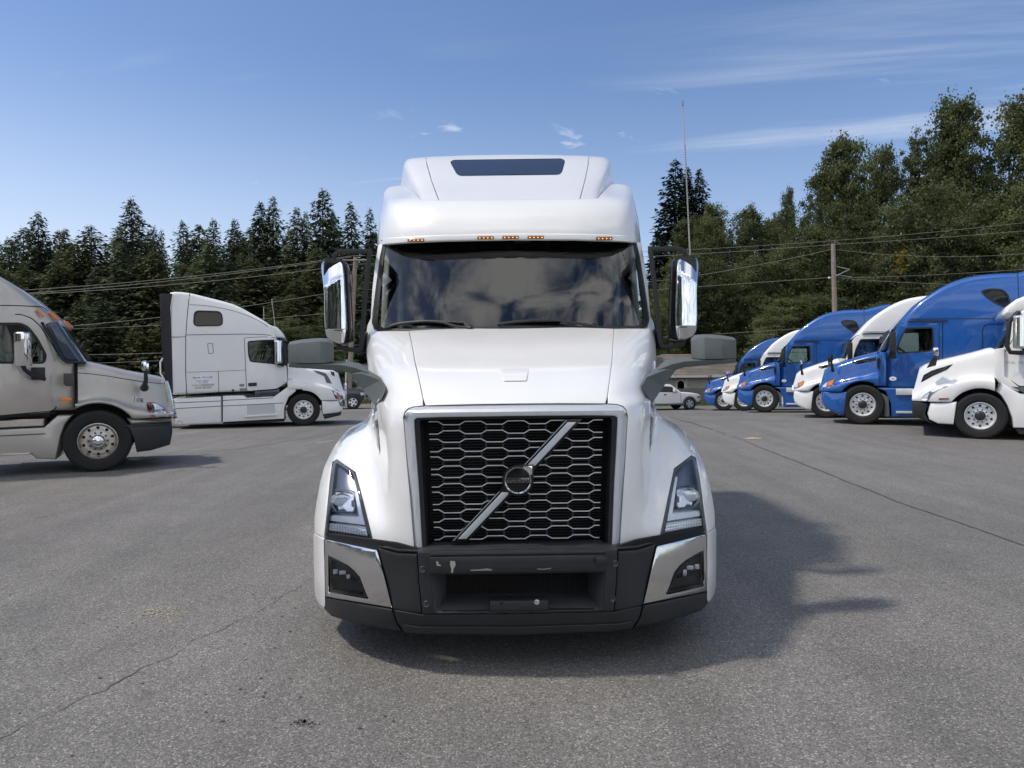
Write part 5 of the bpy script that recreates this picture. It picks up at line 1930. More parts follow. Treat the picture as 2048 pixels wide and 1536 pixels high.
def tall_tractor():
    S = SV
    Q = lambda pts, ins=0.0: S.tr(ZV, pts, ins)

    def warp(u, y, v):
        k = 1.0
        if v > 2.9:
            k -= 0.09 * min(1.2, (v - 2.9) / 1.0) ** 1.5
        if u > -1.25:
            k -= 0.16 * min(1, (u + 1.25) / 0.7) ** 2
        return (u, y * k, v)
    t = Tractor(S, 'semi_truck', 'old white sleeper truck with a black rear edge and a small sign on its side', WHITE2, warp=warp)
    roof = Q(smooth_line([(185, 108), (240, 99), (375, 111), (560, 156), (740, 202), (850, 240), (1000, 322), (1100, 380), (1170, 428)], 2), 0.1)
    brow = Q([(1240, 450), (1290, 500), (1322, 556)], 0.25) + Q([(1240, 556)])
    win = rounded(Q([(956, 592), (1100, 580), (1225, 575), (1236, 700), (1225, 806), (980, 782), (962, 720)]), 0.06)
    sw = rounded(Q([(430, 288), (690, 296), (706, 430), (424, 434)]), 0.14)
    out = roof + Q([(1200, 440), (1236, 560), (1300, 720), (1330, 830), (1338, 1000), (1210, 1062), (940, 1078), (352, 1105), (215, 1110), (205, 700), (188, 300)])
    t.body(out, 0.10, [win, sw])
    # roof brow over the windscreen
    bl = Q([(1130, 402), (1175, 430), (1240, 450), (1290, 500), (1322, 556), (1236, 550), (1180, 524), (1150, 470)], 0.12)
    t.mid('sun_visor', slab(bl, 1.10, 0.06, seg=3, sp=0.2), WHITE2)
    t.window(win, TINT)
    t.window(sw, DKGLASS)
    t.door(Q([(921, 556), (1100, 546), (1232, 556), (1330, 840), (1338, 985), (1232, 1050), (944, 1072)]), win)
    ws = Q([(1236, 560), (1290, 570), (1340, 780), (1330, 830), (1250, 600)], 0.35)
    t.mid('windscreen', slab(ws, 0.95, 0.08, seg=2), mat('windscreen_dark', (0.02, 0.03, 0.035), 0.05))
    t.seam(Q([(188, 545), (340, 543), (352, 524), (700, 519), (920, 516), (1100, 520), (1180, 528)]), 0.016)
    t.seam(Q([(376, 112), (360, 300), (346, 545), (345, 885), (356, 1130)]), 0.02)
    t.seam(Q([(345, 890), (665, 880), (930, 868)]), 0.010)
    t.seam(Q([(664, 882), (670, 1086)]), 0.014)
    t.seam(Q([(352, 1108), (668, 1088), (940, 1078), (1240, 1058)]), 0.03)
    vo = rounded(Q([(560, 608), (608, 604), (616, 704), (568, 706)]), 0.03)
    t.seam(vo + vo[:1], 0.014, 'vent_outline')
    t.seam(smooth_line(Q([(378, 225), (500, 232), (640, 250), (800, 285), (940, 330), (1060, 385), (1150, 440)]), 2), 0.012, 'roof_crease')
    # black rear extender
    rr = Q([(85, 120), (210, 118), (190, 250), (197, 560), (214, 1000), (214, 1085), (150, 1080), (112, 700), (98, 400)])
    t.two('rear_extender', plate_y(rr, 1.08, 1.14), mat('extender_black', (0.017, 0.016, 0.022), 0.5), bevel=0.01)
    t.one('grab_pipe', MB().tube([(p[0], 1.12, p[1]) for p in Q([(118, 750), (92, 790), (92, 900), (120, 940)])], 0.025, 8), ALLOY)
    # hood
    top = sorted(Q([(1330, 800), (1400, 832), (1600, 850), (1760, 865), (1830, 890), (1868, 950), (1886, 1040), (1896, 1155)], 0.7))
    uf, u0 = top[-1][0], Q([(1340, 900)])[0][0]
    R, zc = 0.615, 0.53
    zs = Q([(1800, 1160)])[0][1]
    below = lambda u: zs if u > 0 else Q([(1380, 1040)])[0][1] - 0.05
    zb = arch_fn(R, zc, below)
    shl = Q([(1340, 985), (1420, 998), (1600, 1005), (1740, 1032), (1800, 1060), (1890, 1110)])
    nose = lambda u: 1 - 0.28 * max(0, (u - (uf - 0.6)) / 0.6) ** 2.2
    us = us_with_arch(u0, uf - 0.02, R, 12)
    hl = hood_loft(us, zb, lambda u: interp(shl, u), lambda u: interp(top, u), lambda u: 1.20 * nose(u), lambda u: (0.98 - 0.2 * sstep((u - u0) / (uf - u0))) * nose(u))
    t.mid('hood', hl, WHITE2, ang=40)
    bv = bvh_of(hl)
    headlamp(t, Q([(1762, 1042), (1830, 1062), (1876, 1110), (1890, 1150), (1812, 1152)], 0.1), bv,
             [('lamp_glass', Q([(1790, 1060), (1822, 1072), (1836, 1120), (1808, 1110)], 0.1), LAMPGREY, 0.009), ('side_marker', Q([(1822, 1090), (1846, 1100), (1852, 1136), (1826, 1136)], 0.1), AMBER, 0.010)])
    t.two('hood_vent', drape(Q([(1590, 868), (1650, 878), (1718, 902), (1745, 940), (1780, 1004), (1724, 994), (1700, 930), (1620, 892)]), bv, 0.006, 0.02), GREYP)
    t.two('hood_mirror_foot', drape(Q([(1758, 862), (1796, 868), (1806, 930), (1776, 915)], .1), bv, 0.02, 0.04), BLACKP)
    # bumper
    bo = Q([(1694, 1164), (1900, 1160), (1906, 1200), (1900, 1266), (1860, 1284), (1704, 1302)], 0.1)
    ub = max(p[0] for p in bo)
    bw = lambda u, y, v: (u - 0.08 * (abs(y) / 1.2) ** 3, y * (1 - 0.18 * max(0, (u - (ub - 0.55)) / 0.55) ** 2), v)
    t.mid('bumper', slab(bo, 1.19, 0.05, seg=2, warp=bw, sp=0.12), WHITE2)
    t.mid('bumper_lip', slab(Q([(1704, 1304), (1890, 1282), (1878, 1312), (1720, 1346)], .1), 1.12, 0.03, seg=2, warp=bw), BLACKP)
    t.two('bumper_grey', drape(Q([(1836, 1176), (1900, 1172), (1902, 1226), (1860, 1222)], .1), bvh_of(slab(bo, 1.19, 0.05, seg=2, warp=bw, sp=0.12)), 0.006, 0.02), GREYP)
    t.mid('guard_bar', MB().tube([(ub + .06, y, z) for y, z in ((-0.5, 0.55), (-0.5, 1.28), (-0.46, 1.33), (0.46, 1.33), (0.5, 1.28), (0.5, 0.55))], 0.03, 8), CHROME)
    # side fairings
    fr = Q([(706, 1120), (905, 1114), (940, 1140), (1210, 1128), (1380, 1004), (1404, 1020), (1424, 1072), (1352, 1130), (1310, 1230), (1306, 1345), (706, 1378)])
    t.mid('side_fairing', slab(fr, 1.17, 0.03, seg=2), WHITE2)
    f2 = Q([(215, 1148), (688, 1124), (690, 1380), (245, 1402)])
    t.mid('tank_fairing', slab(f2, 1.17, 0.03, seg=2), WHITE2)
    for a, b in (((220, 1190), (688, 1170)), ((230, 1246), (688, 1220)), ((706, 1220), (1300, 1190)), ((706, 1165), (1200, 1140))):
        t.two('fairing_line', ribbon_y(Q([a, b]), 1.1705, 0.022, 0.003), mat('seam_grey', (0.12, 0.13, 0.14), 0.6))
    t.two('step_pocket', plate_y(Q([(944, 1212), (1212, 1198), (1226, 1290), (944, 1312)]), 1.171, 1.176), mat('pocket_grey', (0.52, 0.53, 0.53), 0.5))
    stp = Q([(920, 1330), (1235, 1310), (1240, 1292), (920, 1312)])
    t.two('step', plate_y(stp, 1.17, 1.23), WHITE2, bevel=0.008)
    t.mid('under_skirt', slab(Q([(706, 1384), (1306, 1352), (1306, 1372), (706, 1406)]), 1.12, 0.02, seg=1), BLACKP)
    t.one('exhaust_tip', MB().lathe([(0.075, 0.0), (0.09, 0.0), (0.09, -0.1), (0.075, -0.1)], 'y', 18, (*Q([(285, 1388)])[0][:1], 1.185, Q([(285, 1388)])[0][1])), CHROME)
    # handle, boxes, sign
    t.two('door_handle', plate_y(rounded(Q([(956, 994), (1040, 990), (1042, 1022), (958, 1026)]), .02), 1.205, 1.225), BLACKP)
    for q in ([(870, 1004), (918, 1002), (918, 1028), (872, 1030)], [(874, 1046), (936, 1044), (936, 1074), (878, 1076)]):
        t.one('data_plate', plate_y(Q(q), 1.196, 1.206), mat('plate_grey', (0.22, 0.23, 0.23), 0.5), bevel=0.003)
    t.one('cap_lock', MB().lathe([(0, 0.01), (0.03, 0.008), (0.035, 0)], 'y', 10, (Q([(808, 1066)])[0][0], 1.20, Q([(808, 1066)])[0][1])), BLACKP)
    sg = Q([(444, 926), (584, 920), (586, 994), (446, 1000)])
    so_ = t.one('truck_sign', plate_y(sg, 1.198, 1.206), SIGNW)
    slope = atan2(sg[1][1] - sg[0][1], sg[1][0] - sg[0][0])
    def writing(txt, cxy, size, m_, par, sx=1.0, sp=1.0):
        u, v = Q([cxy])[0]
        # near flank is -y here: letters face -y
        M = Matrix.Translation((u, -1.2085, v)) @ Matrix.Rotation(pi / 2, 4, 'X') @ Matrix.Rotation(slope, 4, 'Z')
        return make('lettering', text_mb(txt, size, M, 0.001, sp, sx), m_, par)
    writing('STAR TRUCK', (512, 942), 0.075, NAVY, so_, 1.25, 1.05)
    writing('GREAT MARKET', (514, 971), 0.048, NAVY, so_, 1.15)
    writing('MC 778978', (516, 988), 0.048, NAVY, so_, 1.15)
    writing('VTN LN9000000', (514, 1016), 0.085, mat('grey_lettering', (0.25, 0.26, 0.27), 0.6), t.root, 1.1)
    writing('GVW 80,000', (516, 1040), 0.085, mat('grey_lettering', (0.25, 0.26, 0.27), 0.6), t.root, 1.05)
    writing('03', (1366, 960), 0.11, mat('grey_lettering', (0.25, 0.26, 0.27), 0.6), t.root, 1.1)
    # mirror and aerials
    mc = Q([(1250, 690)], -0.2)[0]
    mm = MB().loft([[Vector((mc[0] + a, y, mc[1] + z)) for a, y in ((-.13, 1.30), (.09, 1.28), (.12, 1.40), (.0, 1.50), (-.12, 1.48))] for z in (-.36, -.3, .3, .37)], True, True)
    mo_ = t.two('door_mirror', mm, CHROME, bevel=0.03)
    t.two('mirror_bracket', MB().tube([(mc[0] + .1, 1.0, mc[1] + .42), (mc[0] + .1, 1.34, mc[1] + .42), (mc[0] + .18, 1.36, mc[1] + .1), (mc[0] + .2, 1.34, mc[1] - .36), (mc[0] + .12, 1.30, mc[1] - .44), (mc[0] + .1, 1.0, mc[1] - .44)], 0.035, 8), BLACKP, mo_)
    t.two('mirror_panel', plate_y(Q([(1262, 590), (1290, 600), (1330, 770), (1326, 824), (1232, 822), (1280, 780)]), 1.10, 1.20), BLACKP)
    for a, b in (((1107, 252), (1110, 378)), ((1186, 172), (1236, 572))):
        A, B = Q([a, b], 0.3)
        t.one('aerial', MB().tube([(A[0], 0.9, A[1]), (B[0], 0.9, B[1])], 0.012, 6), mat('aerial_shaft', (0.42, 0.38, 0.33), 0.4))
    seat_and_wheel(t, Q([(1060, 700)])[0][0], Q([(1000, 740)])[0][1] + .05, CABINL)
    t.wheels([0.0], sc=1.0)
    t.wheels([-5.0, -6.3])
    t.chassis(0.8, -6.9)
    return t


tall_tractor()

# ---- champagne-silver tractor at the left edge
ZS = (3.571, 0, 530)
SS = Side(196, 944.4, 12.5, 25.0, 1)


def silver_tractor():
    S = SS
    Q = lambda pts, ins=0.0: S.tr(ZS, pts, ins)

    def warp(u, y, v):
        k = 1.0
        if v > 2.45:
            k -= 0.12 * min(1.4, (v - 2.45) / 1.1) ** 1.5
        if u > -1.35:
            k -= 0.24 * min(1, (u + 1.35) / 0.8) ** 1.7
        return (u, y * k, v)
    t = Tractor(S, 'semi_truck', 'champagne silver sleeper truck with dark plastic bumper and 108 on its bonnet', SILVER, warp=warp)
    roof = Q(smooth_line([(0, 82), (60, 116), (130, 160), (200, 214), (262, 262), (310, 305), (360, 346), (402, 388)], 2), 0.12)
    win = rounded(Q([(-60, 418), (140, 416), (190, 440), (252, 522), (312, 640), (300, 694), (-60, 694)]), 0.05)
    u_l, v_l = roof[0]
    back = [(u_l - 0.5, v_l + 0.30), (u_l - 1.1, v_l + 0.52), (u_l - 2.0, v_l + 0.66), (u_l - 2.9, v_l + 0.70)]
    zb0 = Q([(0, 1080)])[0][1]
    out = [(back[-1][0], zb0 + 0.02)] + back[::-1] + roof + Q([(410, 402), (405, 440), (470, 600), (520, 690), (522, 1042), (360, 1045), (0, 1078)])
    t.body(out, 0.12, [win])
    t.window(win, TINT)
    t.door(Q([(-110, 352), (150, 352), (215, 378), (272, 432), (402, 642), (411, 690), (411, 978), (362, 1042), (0, 1072), (-110, 1082)]), win)
    # windscreen
    ws = Q([(296, 408), (404, 398), (440, 450), (590, 672), (606, 692), (470, 692), (438, 668), (380, 566)], 0.16)
    wo_ = t.mid('windscreen', slab(ws, 1.03, 0.07, seg=3), mat('windscreen_blue', (0.035, 0.05, 0.075), 0.05, 0, 0.5))
    g1 = Q([(294, 404), (384, 566), (440, 670), (472, 694), (610, 694)], 0.1)
    t.two('windscreen_gasket', MB().tube([(p[0], 1.055, p[1]) for p in g1], 0.022, 6), GASKET)
    t.two('wiper', MB().tube([(p[0], 0.7, p[1] + .02) for p in Q([(470, 690), (520, 672), (600, 686)], .4)], 0.012, 5), BLACKP)
    vis = Q([(200, 290), (290, 290), (330, 318), (405, 388), (412, 402), (296, 404), (262, 350)], 0.1)
    t.seam(Q([(-80, 284), (100, 284), (288, 288), (330, 320)]), 0.014, 'roof_seam')
    for c in ((285, 347), (365, 362), (388, 372)):
        p = Q([c], .1)[0]
        t.two('marker_lamp', MB().tube([(p[0] + .05, 0.98 if c[0] > 300 else 1.10, p[1] - .05), (p[0] - .05, 0.96 if c[0] > 300 else 1.10, p[1] + .07)], [0.017, 0.021], 8), AMBER)
    # bonnet
    top = sorted(Q([(500, 688), (535, 690), (620, 690), (760, 722), (900, 756), (1050, 782), (1150, 802), (1190, 822), (1210, 900), (1228, 1000), (1238, 1095)], 0.6))
    uf, u0 = top[-1][0], Q([(530, 800)])[0][0]
    R, zc = 0.66, 0.53
    zs = Q([(1000, 1095)])[0][1]
    below = lambda u: zs if u > 0 else Q([(535, 1042)])[0][1]
    zb = arch_fn(R, zc, below)
    shl = Q([(530, 985), (640, 985), (740, 990), (850, 1010), (960, 1040), (1100, 1060), (1230, 1075)])
    nose = lambda u: 1 - 0.30 * max(0, (u - (uf - 0.75)) / 0.75) ** 2.2
    us = us_with_arch(u0, uf - 0.02, R, 14)
    hl = hood_loft(us, zb, lambda u: interp(shl, u), lambda u: interp(top, u), lambda u: 1.20 * nose(u), lambda u: (1.0 - 0.22 * sstep((u - u0) / (uf - u0))) * nose(u))
    t.mid('hood', hl, SILVER, ang=40)
    bv = bvh_of(hl)
    l_ = drape_line(resample_open(Q([(538, 768), (640, 776), (760, 792), (900, 815), (1000, 832), (1160, 850)]), .08), bv, 0.012)
    if l_:
        t.two('panel_seam', l_, DARK)
    l_ = drape_line([(u0 + .012, z) for z in np.linspace(Q([(530, 1040)])[0][1], Q([(530, 700)])[0][1], 14)], bv, 0.03)
    if l_:
        t.two('panel_seam', l_, DARK)
    headlamp(t, rounded(Q([(1042, 985), (1100, 983), (1168, 1020), (1205, 1062), (1216, 1092), (1086, 1094), (1052, 1042)], .08), .03), bv,
             [('side_marker', Q([(1050, 992), (1068, 990), (1108, 1088), (1088, 1090), (1056, 1040)], .08), REDLENS, 0.011),
              ('lamp_glass', rounded(Q([(1076, 992), (1110, 994), (1165, 1026), (1206, 1086), (1116, 1088)], .08), .02), LAMPGREY, 0.010)])
    # chrome grille edge
    gl_ = Q([(1166, 822), (1200, 826), (1222, 900), (1248, 1040), (1250, 1105), (1218, 1092), (1194, 960)], 0.42)
    t.mid('grille', slab(gl_, 0.62, 0.02, seg=1), CHROME)
    bars = MB()
    for k in range(9):
        a = k / 8
        p = Q([(1210 + 40 * a, 870 + 225 * a)], .4)[0]
        bars.box((p[0] + .01, 0, p[1]), (0.06, 1.1, 0.018))
    t.mid('grille_bar', bars, BLACKG)
    # bumper
    t.mid('bumper_filler', slab(Q([(904, 1094), (1226, 1102), (1228, 1124), (1120, 1128), (936, 1138)], .12), 1.12, 0.03, seg=1, warp=lambda u, y, v: (u, y * nose(u), v)), SILVER)
    bo = Q([(902, 1138), (1120, 1130), (1250, 1128), (1256, 1200), (1238, 1288), (1100, 1324), (1000, 1334), (982, 1250), (942, 1164)], 0.12)
    ub = max(p[0] for p in bo)
    bw = lambda u, y, v: (u - 0.06 * (abs(y) / 1.2) ** 3, y * (1 - 0.24 * max(0, (u - (ub - 0.8)) / 0.8) ** 2.2), v)
    t.mid('bumper', slab(bo, 1.20, 0.05, seg=2, warp=bw, sp=0.12), BUMPG)
    l2 = drape_line(resample_open(Q([(945, 1152), (1120, 1146), (1245, 1142)], .12), .08), bvh_of(slab(bo, 1.20, 0.05, seg=2, warp=bw, sp=0.12)), 0.012)
    if l2:
        t.two('bumper_groove', l2, DARK)
    # cowl pieces
    t.two('cowl_duct', plate_y(Q([(448, 772), (522, 772), (522, 862), (470, 866), (450, 850)]), 1.10, 1.175, (), None), mat('duct_shade', (0.06, 0.055, 0.05), 0.5), bevel=0.012)
    p = Q([(470, 960)])[0]
    t.two('side_marker', plate_y([(p[0] + 0.085 * cos(q), p[1] + 0.038 * sin(q)) for q in np.linspace(0, 2 * pi, 20, endpoint=False)], 1.10, 1.19), AMBER, bevel=0.006)
    # mirrors
    mc = Q([(158, 598)], -0.22)[0]
    mm = MB().lathe([(0.0, .28), (.10, .275), (.125, .25), (.13, -.25), (.118, -.275), (.0, -.28)], 'z', 20, (mc[0], 1.42, mc[1]))
    mm.v = [(x, 1.42 + (y - 1.42) * 0.8, z) for x, y, z in mm.v]
    mo_ = t.two('door_mirror', mm, CHROME)
    t.two('mirror_bracket', MB().tube([(mc[0], 1.42, mc[1] - .27), (mc[0] + .02, 1.40, mc[1] - .34), (mc[0] + .12, 1.30, mc[1] - .44), (mc[0] + .28, 1.22, mc[1] - .5)], 0.035, 8), BLACKP, mo_)
    p = Q([(270, 774)])[0]
    t.two('bracket_plate', MB().box((p[0], 1.215, p[1]), (0.20, 0.04, 0.21)), BLACKP, mo_, bevel=0.015)
    a, b = Q([(1030, 875), (1040, 720)], 0.15)
    hm_ = t.two('hood_mirror', MB().tube([(a[0], 0.98, a[1]), (a[0], 1.08, a[1] + .02), (a[0] + .03, 1.12, a[1] + .14), (b[0], 1.14, b[1] - .05)], [0.075, 0.05, 0.035, 0.03], 10), BLACKP)
    t.two('mirror_cup', MB().lathe([(0.0, -.05), (.06, -.045), (.095, -.01), (.10, .03), (.0, .032)], 'x', 18, (b[0] - .02, 1.14, b[1])), CHROME, hm_)
    # steps and fairing
    t.mid('tread_box', slab(Q([(-150, 1112), (308, 1100), (304, 1150), (-150, 1170)]), 1.17, 0.015, seg=1), ALLOY_DULL)
    fr = Q([(-150, 1182), (308, 1160), (402, 1078), (512, 1074), (462, 1132), (428, 1220), (412, 1300), (392, 1392), (250, 1384), (215, 1352), (-150, 1362)])
    t.mid('side_fairing', slab(fr, 1.18, 0.04, seg=2), SILVER)
    t.two('fairing_line', ribbon_y(Q([(-140, 1228), (320, 1206)]), 1.1805, 0.02, 0.003), mat('seam_brown', (0.10, 0.09, 0.08), 0.6))
    t.two('step', plate_y(Q([(-150, 1352), (214, 1342), (214, 1356), (-150, 1370)]), 1.15, 1.22), ALLOY_DULL, bevel=0.005)
    t.seam(Q([(-150, 1090), (0, 1086), (380, 1058)]), 0.04, 'sill_gap')
    # number on the bonnet
    u, v = Q([(976, 966)])[0]
    h = bv.ray_cast(Vector((u, 4, v)), Vector((0, -1, 0)))
    nl = h[1] if h[0] is not None else Vector((0, 1, 0))
    if nl.y < 0:
        nl = -nl
    c = Vector((u, -(h[0].y + 0.006), v))
    nrm = Vector((nl.x, -nl.y, nl.z)).normalized()
    xa = Vector((1, 0, -0.05)); xa = (xa - nrm * xa.dot(nrm)).normalized()
    ya = nrm.cross(xa)
    M = Matrix((( xa.x, ya.x, nrm.x, c.x), (xa.y, ya.y, nrm.y, c.y), (xa.z, ya.z, nrm.z, c.z), (0, 0, 0, 1)))
    make('lettering', text_mb('108', 0.135, M, 0.003, 1.0, 1.1), SIGNW, t.root)
    M2 = M @ Matrix.Translation((0.006, -0.004, 0.0035))
    make('lettering', text_mb('108', 0.115, M2, 0.001, 1.05, 1.1), LETTER, t.root)
    seat_and_wheel(t, Q([(90, 620)])[0][0], Q([(100, 690)])[0][1], CABIND)
    t.wheels([0.0], dull=True, dome=True, sc=1.03)
    t.wheels([-5.0, -6.3], dull=True)
    t.chassis(0.8, -6.9)
    return t


silver_tractor()

# ---- large white tractor at the right edge, same make as the middle one
ZE = ZB
SE = Side(1961, 880.4, 16.2, 31.0, -1)


def edge_tractor():
    S = SE
    Q = lambda pts, ins=0.0: S.tr(ZE, pts, ins)

    def warp(u, y, v):
        k = 1.0
        if v > 2.9:
            k -= 0.09 * min(1.2, (v - 2.9) / 1.0) ** 1.5
        if u > -1.1:
            k -= 0.14 * min(1, (u + 1.1) / 0.6) ** 2
        return (u, y * k, v)
    t = Tractor(S, 'semi_truck', 'large white truck cut by the right edge, slim black vent slashed across its bonnet', WHITE, warp=warp)
    a = Q([(1790, 700), (1860, 690), (1935, 440)])
    zl = Q([(1960, 1016)])[0][1]
    low = Q([(1800, 940)])[0]
    uw = a[2][0]
    v0 = a[2][1]
    roof = [(uw - 0.10, v0 + 0.12), (uw - 0.6, v0 + 0.45), (uw - 1.4, v0 + 0.85), (uw - 2.2, v0 + 1.0), (-4.6, v0 + 1.02)]
    wn_ = rounded([(uw - 0.42, v0 - 0.10), (uw - 1.05, v0 - 0.10), (uw - 1.05, v0 - 0.78), (uw - 0.20, v0 - 0.78), (uw - 0.22, v0 - 0.50)], 0.06)
    out = [low, a[0], a[1], a[2]] + roof + [(-4.6, zl), (low[0] - 0.55, zl - 0.0)]
    t.body(out, 0.10, [wn_])
    t.window(wn_, TINT)
    br = Q([(1842, 414), (1872, 356), (1960, 290), (2028, 264), (2120, 236), (2120, 370), (2000, 402), (1930, 432), (1850, 428)], 0.2)
    t.mid('sun_visor', slab(br, 1.12, 0.08, seg=3, sp=.2), WHITE)
    ws = Q([(1930, 436), (1905, 520), (1800, 690), (1830, 694), (1935, 560), (1985, 440)], 0.25)
    t.mid('windscreen', slab(ws, 1.02, 0.08, seg=2), mat('windscreen_dark', (0.02, 0.03, 0.035), 0.05))
    t.door([(p) for p in Q([(1870, 738), (1874, 925), (1992, 1010)])] + [(low[0] - 1.5, zl + .02), (low[0] - 1.5, Q([(1870, 738)])[0][1] + 0.85), (uw - 0.3, Q([(1870, 738)])[0][1] + 0.85)], None)
    # bonnet
    top = sorted(Q([(1800, 706), (1780, 700), (1740, 690), (1600, 730), (1450, 766), (1300, 800), (1200, 832), (1160, 856), (1140, 885), (1122, 960), (1107, 1050), (1101, 1140)], 0.6))
    uf, u0 = top[-1][0], Q([(1786, 800)])[0][0]
    R, zc = 0.64, 0.53
    zs = Q([(1300, 1140)])[0][1]
    below = lambda u: zs if u > 0 else Q([(1810, 1060)])[0][1]
    zb = arch_fn(R, zc, below)
    shl = Q([(1790, 960), (1740, 950), (1640, 945), (1500, 965), (1400, 995), (1300, 1020), (1200, 1060), (1110, 1110)])
    nose = lambda u: 1 - 0.32 * max(0, (u - (uf - 0.7)) / 0.7) ** 2.2
    us = us_with_arch(u0, uf - 0.02, R, 14)
    hl = hood_loft(us, zb, lambda u: interp(shl, u), lambda u: interp(top, u), lambda u: 1.22 * nose(u), lambda u: (1.0 - 0.2 * sstep((u - u0) / (uf - u0))) * nose(u))
    t.mid('hood', hl, WHITE, ang=40)
    bv = bvh_of(hl)
    t.two('hood_vent', drape(rounded(Q([(1166, 984), (1190, 920), (1258, 882), (1440, 826), (1390, 874), (1264, 930)], .08), .02), bv, 0.005, 0.02, 0.04), BLACKG)
    t.two('vent_slat', drape(Q([(1184, 962), (1204, 930), (1262, 905), (1400, 858), (1392, 864), (1264, 914)], .08), bv, 0.010, 0.01, 0.05), BLACKP)
    headlamp(t, rounded(Q([(1166, 1138), (1192, 1090), (1262, 1040), (1330, 1016), (1400, 1010), (1322, 1040), (1262, 1082), (1226, 1140)], .06), .02), bv,
             [('lamp_glass', Q([(1184, 1112), (1196, 1094), (1240, 1062), (1226, 1108)], .06), LAMPGREY, 0.010), ('turn_lamp', Q([(1172, 1134), (1182, 1118), (1226, 1114), (1222, 1136)], .06), WHITELAMP, 0.010)])
    t.two('side_marker', drape(Q([(1320, 1112), (1404, 1108), (1400, 1120), (1318, 1123)], .03), bv, 0.012, 0.02), mat('marker_red', (0.30, 0.05, 0.03), 0.25))
    # bumper
    bb = Q([(1102, 1142), (1228, 1150), (1206, 1238), (1230, 1290), (1310, 1340), (1170, 1282), (1100, 1258), (1096, 1200)], 0.25)
    t.mid('bumper_centre', slab(bb, 1.05, 0.04, seg=2), BLACKP)
    bo = Q([(1230, 1148), (1450, 1141), (1422, 1330), (1290, 1322), (1222, 1290), (1206, 1240)], .06)
    ub = max(p[0] for p in bo)
    bw = lambda u, y, v: (u - 0.05 * (abs(y) / 1.2) ** 3, y * (1 - 0.10 * max(0, (u - (ub - 0.6)) / 0.6) ** 2), v)
    t.mid('bumper', slab(bo, 1.215, 0.05, seg=2, warp=bw, sp=.12), WHITE)
    # cowl and fairing behind the wheel
    cw = Q([(1786, 702), (1870, 690), (1872, 930), (1990, 1012), (1990, 1060), (1830, 1000), (1790, 940), (1778, 900)])
    t.mid('cowl', slab(cw, 1.14, 0.05, seg=2), WHITE)
    fr = Q([(1796, 1052), (1830, 984), (1900, 1020), (2000, 1075), (2120, 1080), (2120, 1362), (1942, 1358), (1930, 1270), (1890, 1170), (1840, 1090)])
    mnu = -4.4
    fr = fr[:4] + [(mnu, fr[4][1]), (mnu, fr[5][1])] + fr[6:]
    t.mid('side_fairing', slab(fr, 1.19, 0.04, seg=2), WHITE)
    t.two('fairing_gap', plate_y(Q([(1792, 1052), (1830, 980), (1838, 984), (1800, 1056)]), 1.19, 1.215), GREYP)
    t.two('sill_gap', plate_y(Q([(1925, 1016), (2060, 1018), (2060, 1060), (2020, 1062)]), 1.19, 1.205), GREYP)
    t.mid('under_skirt', slab(Q([(1944, 1360), (2120, 1365), (2120, 1420), (1990, 1415)]), 1.15, 0.02, seg=1), BLACKP)
    # mirrors
    mc = Q([(1990, 560)], -0.25)[0]
    mm = MB().loft([[Vector((mc[0] + x, y, mc[1] + z)) for x, y in ((.10, 1.30), (-.10, 1.28), (-.13, 1.40), (.0, 1.52), (.12, 1.46))] for z in (-.36, -.31, .31, .37)], True, True)
    mo_ = t.two('door_mirror', mm, CHROME, bevel=0.035, ang=50)
    t.two('mirror_bracket', MB().tube([(mc[0] - .02, 1.05, mc[1] + .44), (mc[0] + .02, 1.36, mc[1] + .43), (mc[0] + .17, 1.36, mc[1] + .25), (mc[0] + .22, 1.36, mc[1] - .30), (mc[0] + .16, 1.34, mc[1] - .44), (mc[0] - .05, 1.30, mc[1] - .46), (mc[0] - .15, 1.05, mc[1] - .44)], 0.05, 8), BLACKP, mo_)
    a_, b_ = Q([(1255, 850), (1285, 770)], .1)
    for near, (px_, dy) in ((True, (1290, 0)), (False, (1290, 0))):
        pass
    hm_ = t.two('hood_mirror', MB().loft([[Vector((a_[0] + .10, 0.95, a_[1] - .03)), Vector((a_[0] - .10, 0.95, a_[1] + .03)), Vector((a_[0] - .10, 1.05, a_[1] + .03)), Vector((a_[0] + .10, 1.05, a_[1] - .03))],
                                         [Vector((b_[0] + .04, 1.12, b_[1] - .02)), Vector((b_[0] - .06, 1.12, b_[1])), Vector((b_[0] - .06, 1.22, b_[1])), Vector((b_[0] + .04, 1.22, b_[1] - .02))],
                                         [Vector((b_[0] + .03, 1.20, b_[1] + .03)), Vector((b_[0] - .05, 1.20, b_[1] + .03)), Vector((b_[0] - .05, 1.34, b_[1] + .03)), Vector((b_[0] + .03, 1.34, b_[1] + .03))]], True, True), BLACKP, bevel=.01)
    t.two('mirror_cup', MB().box((b_[0] - .02, 1.32, b_[1] + .13), (0.12, 0.26, 0.20)), CHROME, hm_, bevel=0.045)
    u, v = Q([(1958, 816)])[0]
    M = Matrix.Translation((u, 1.214, v)) @ Matrix.Rotation(pi, 4, 'Z') @ Matrix.Rotation(pi / 2, 4, 'X')
    make('lettering', text_mb('VNL 760', 0.07, M, 0.002, 1.0, 1.6), mat('badge_steel', (0.35, 0.35, 0.36), 0.3, 0.8), t.root)
    seat_and_wheel(t, -1.7, 2.0, CABIND)
    t.wheels([0.0], sc=1.03)
    t.wheels([-5.2, -6.5])
    t.chassis(0.8, -7.1)
    return t


edge_tractor()
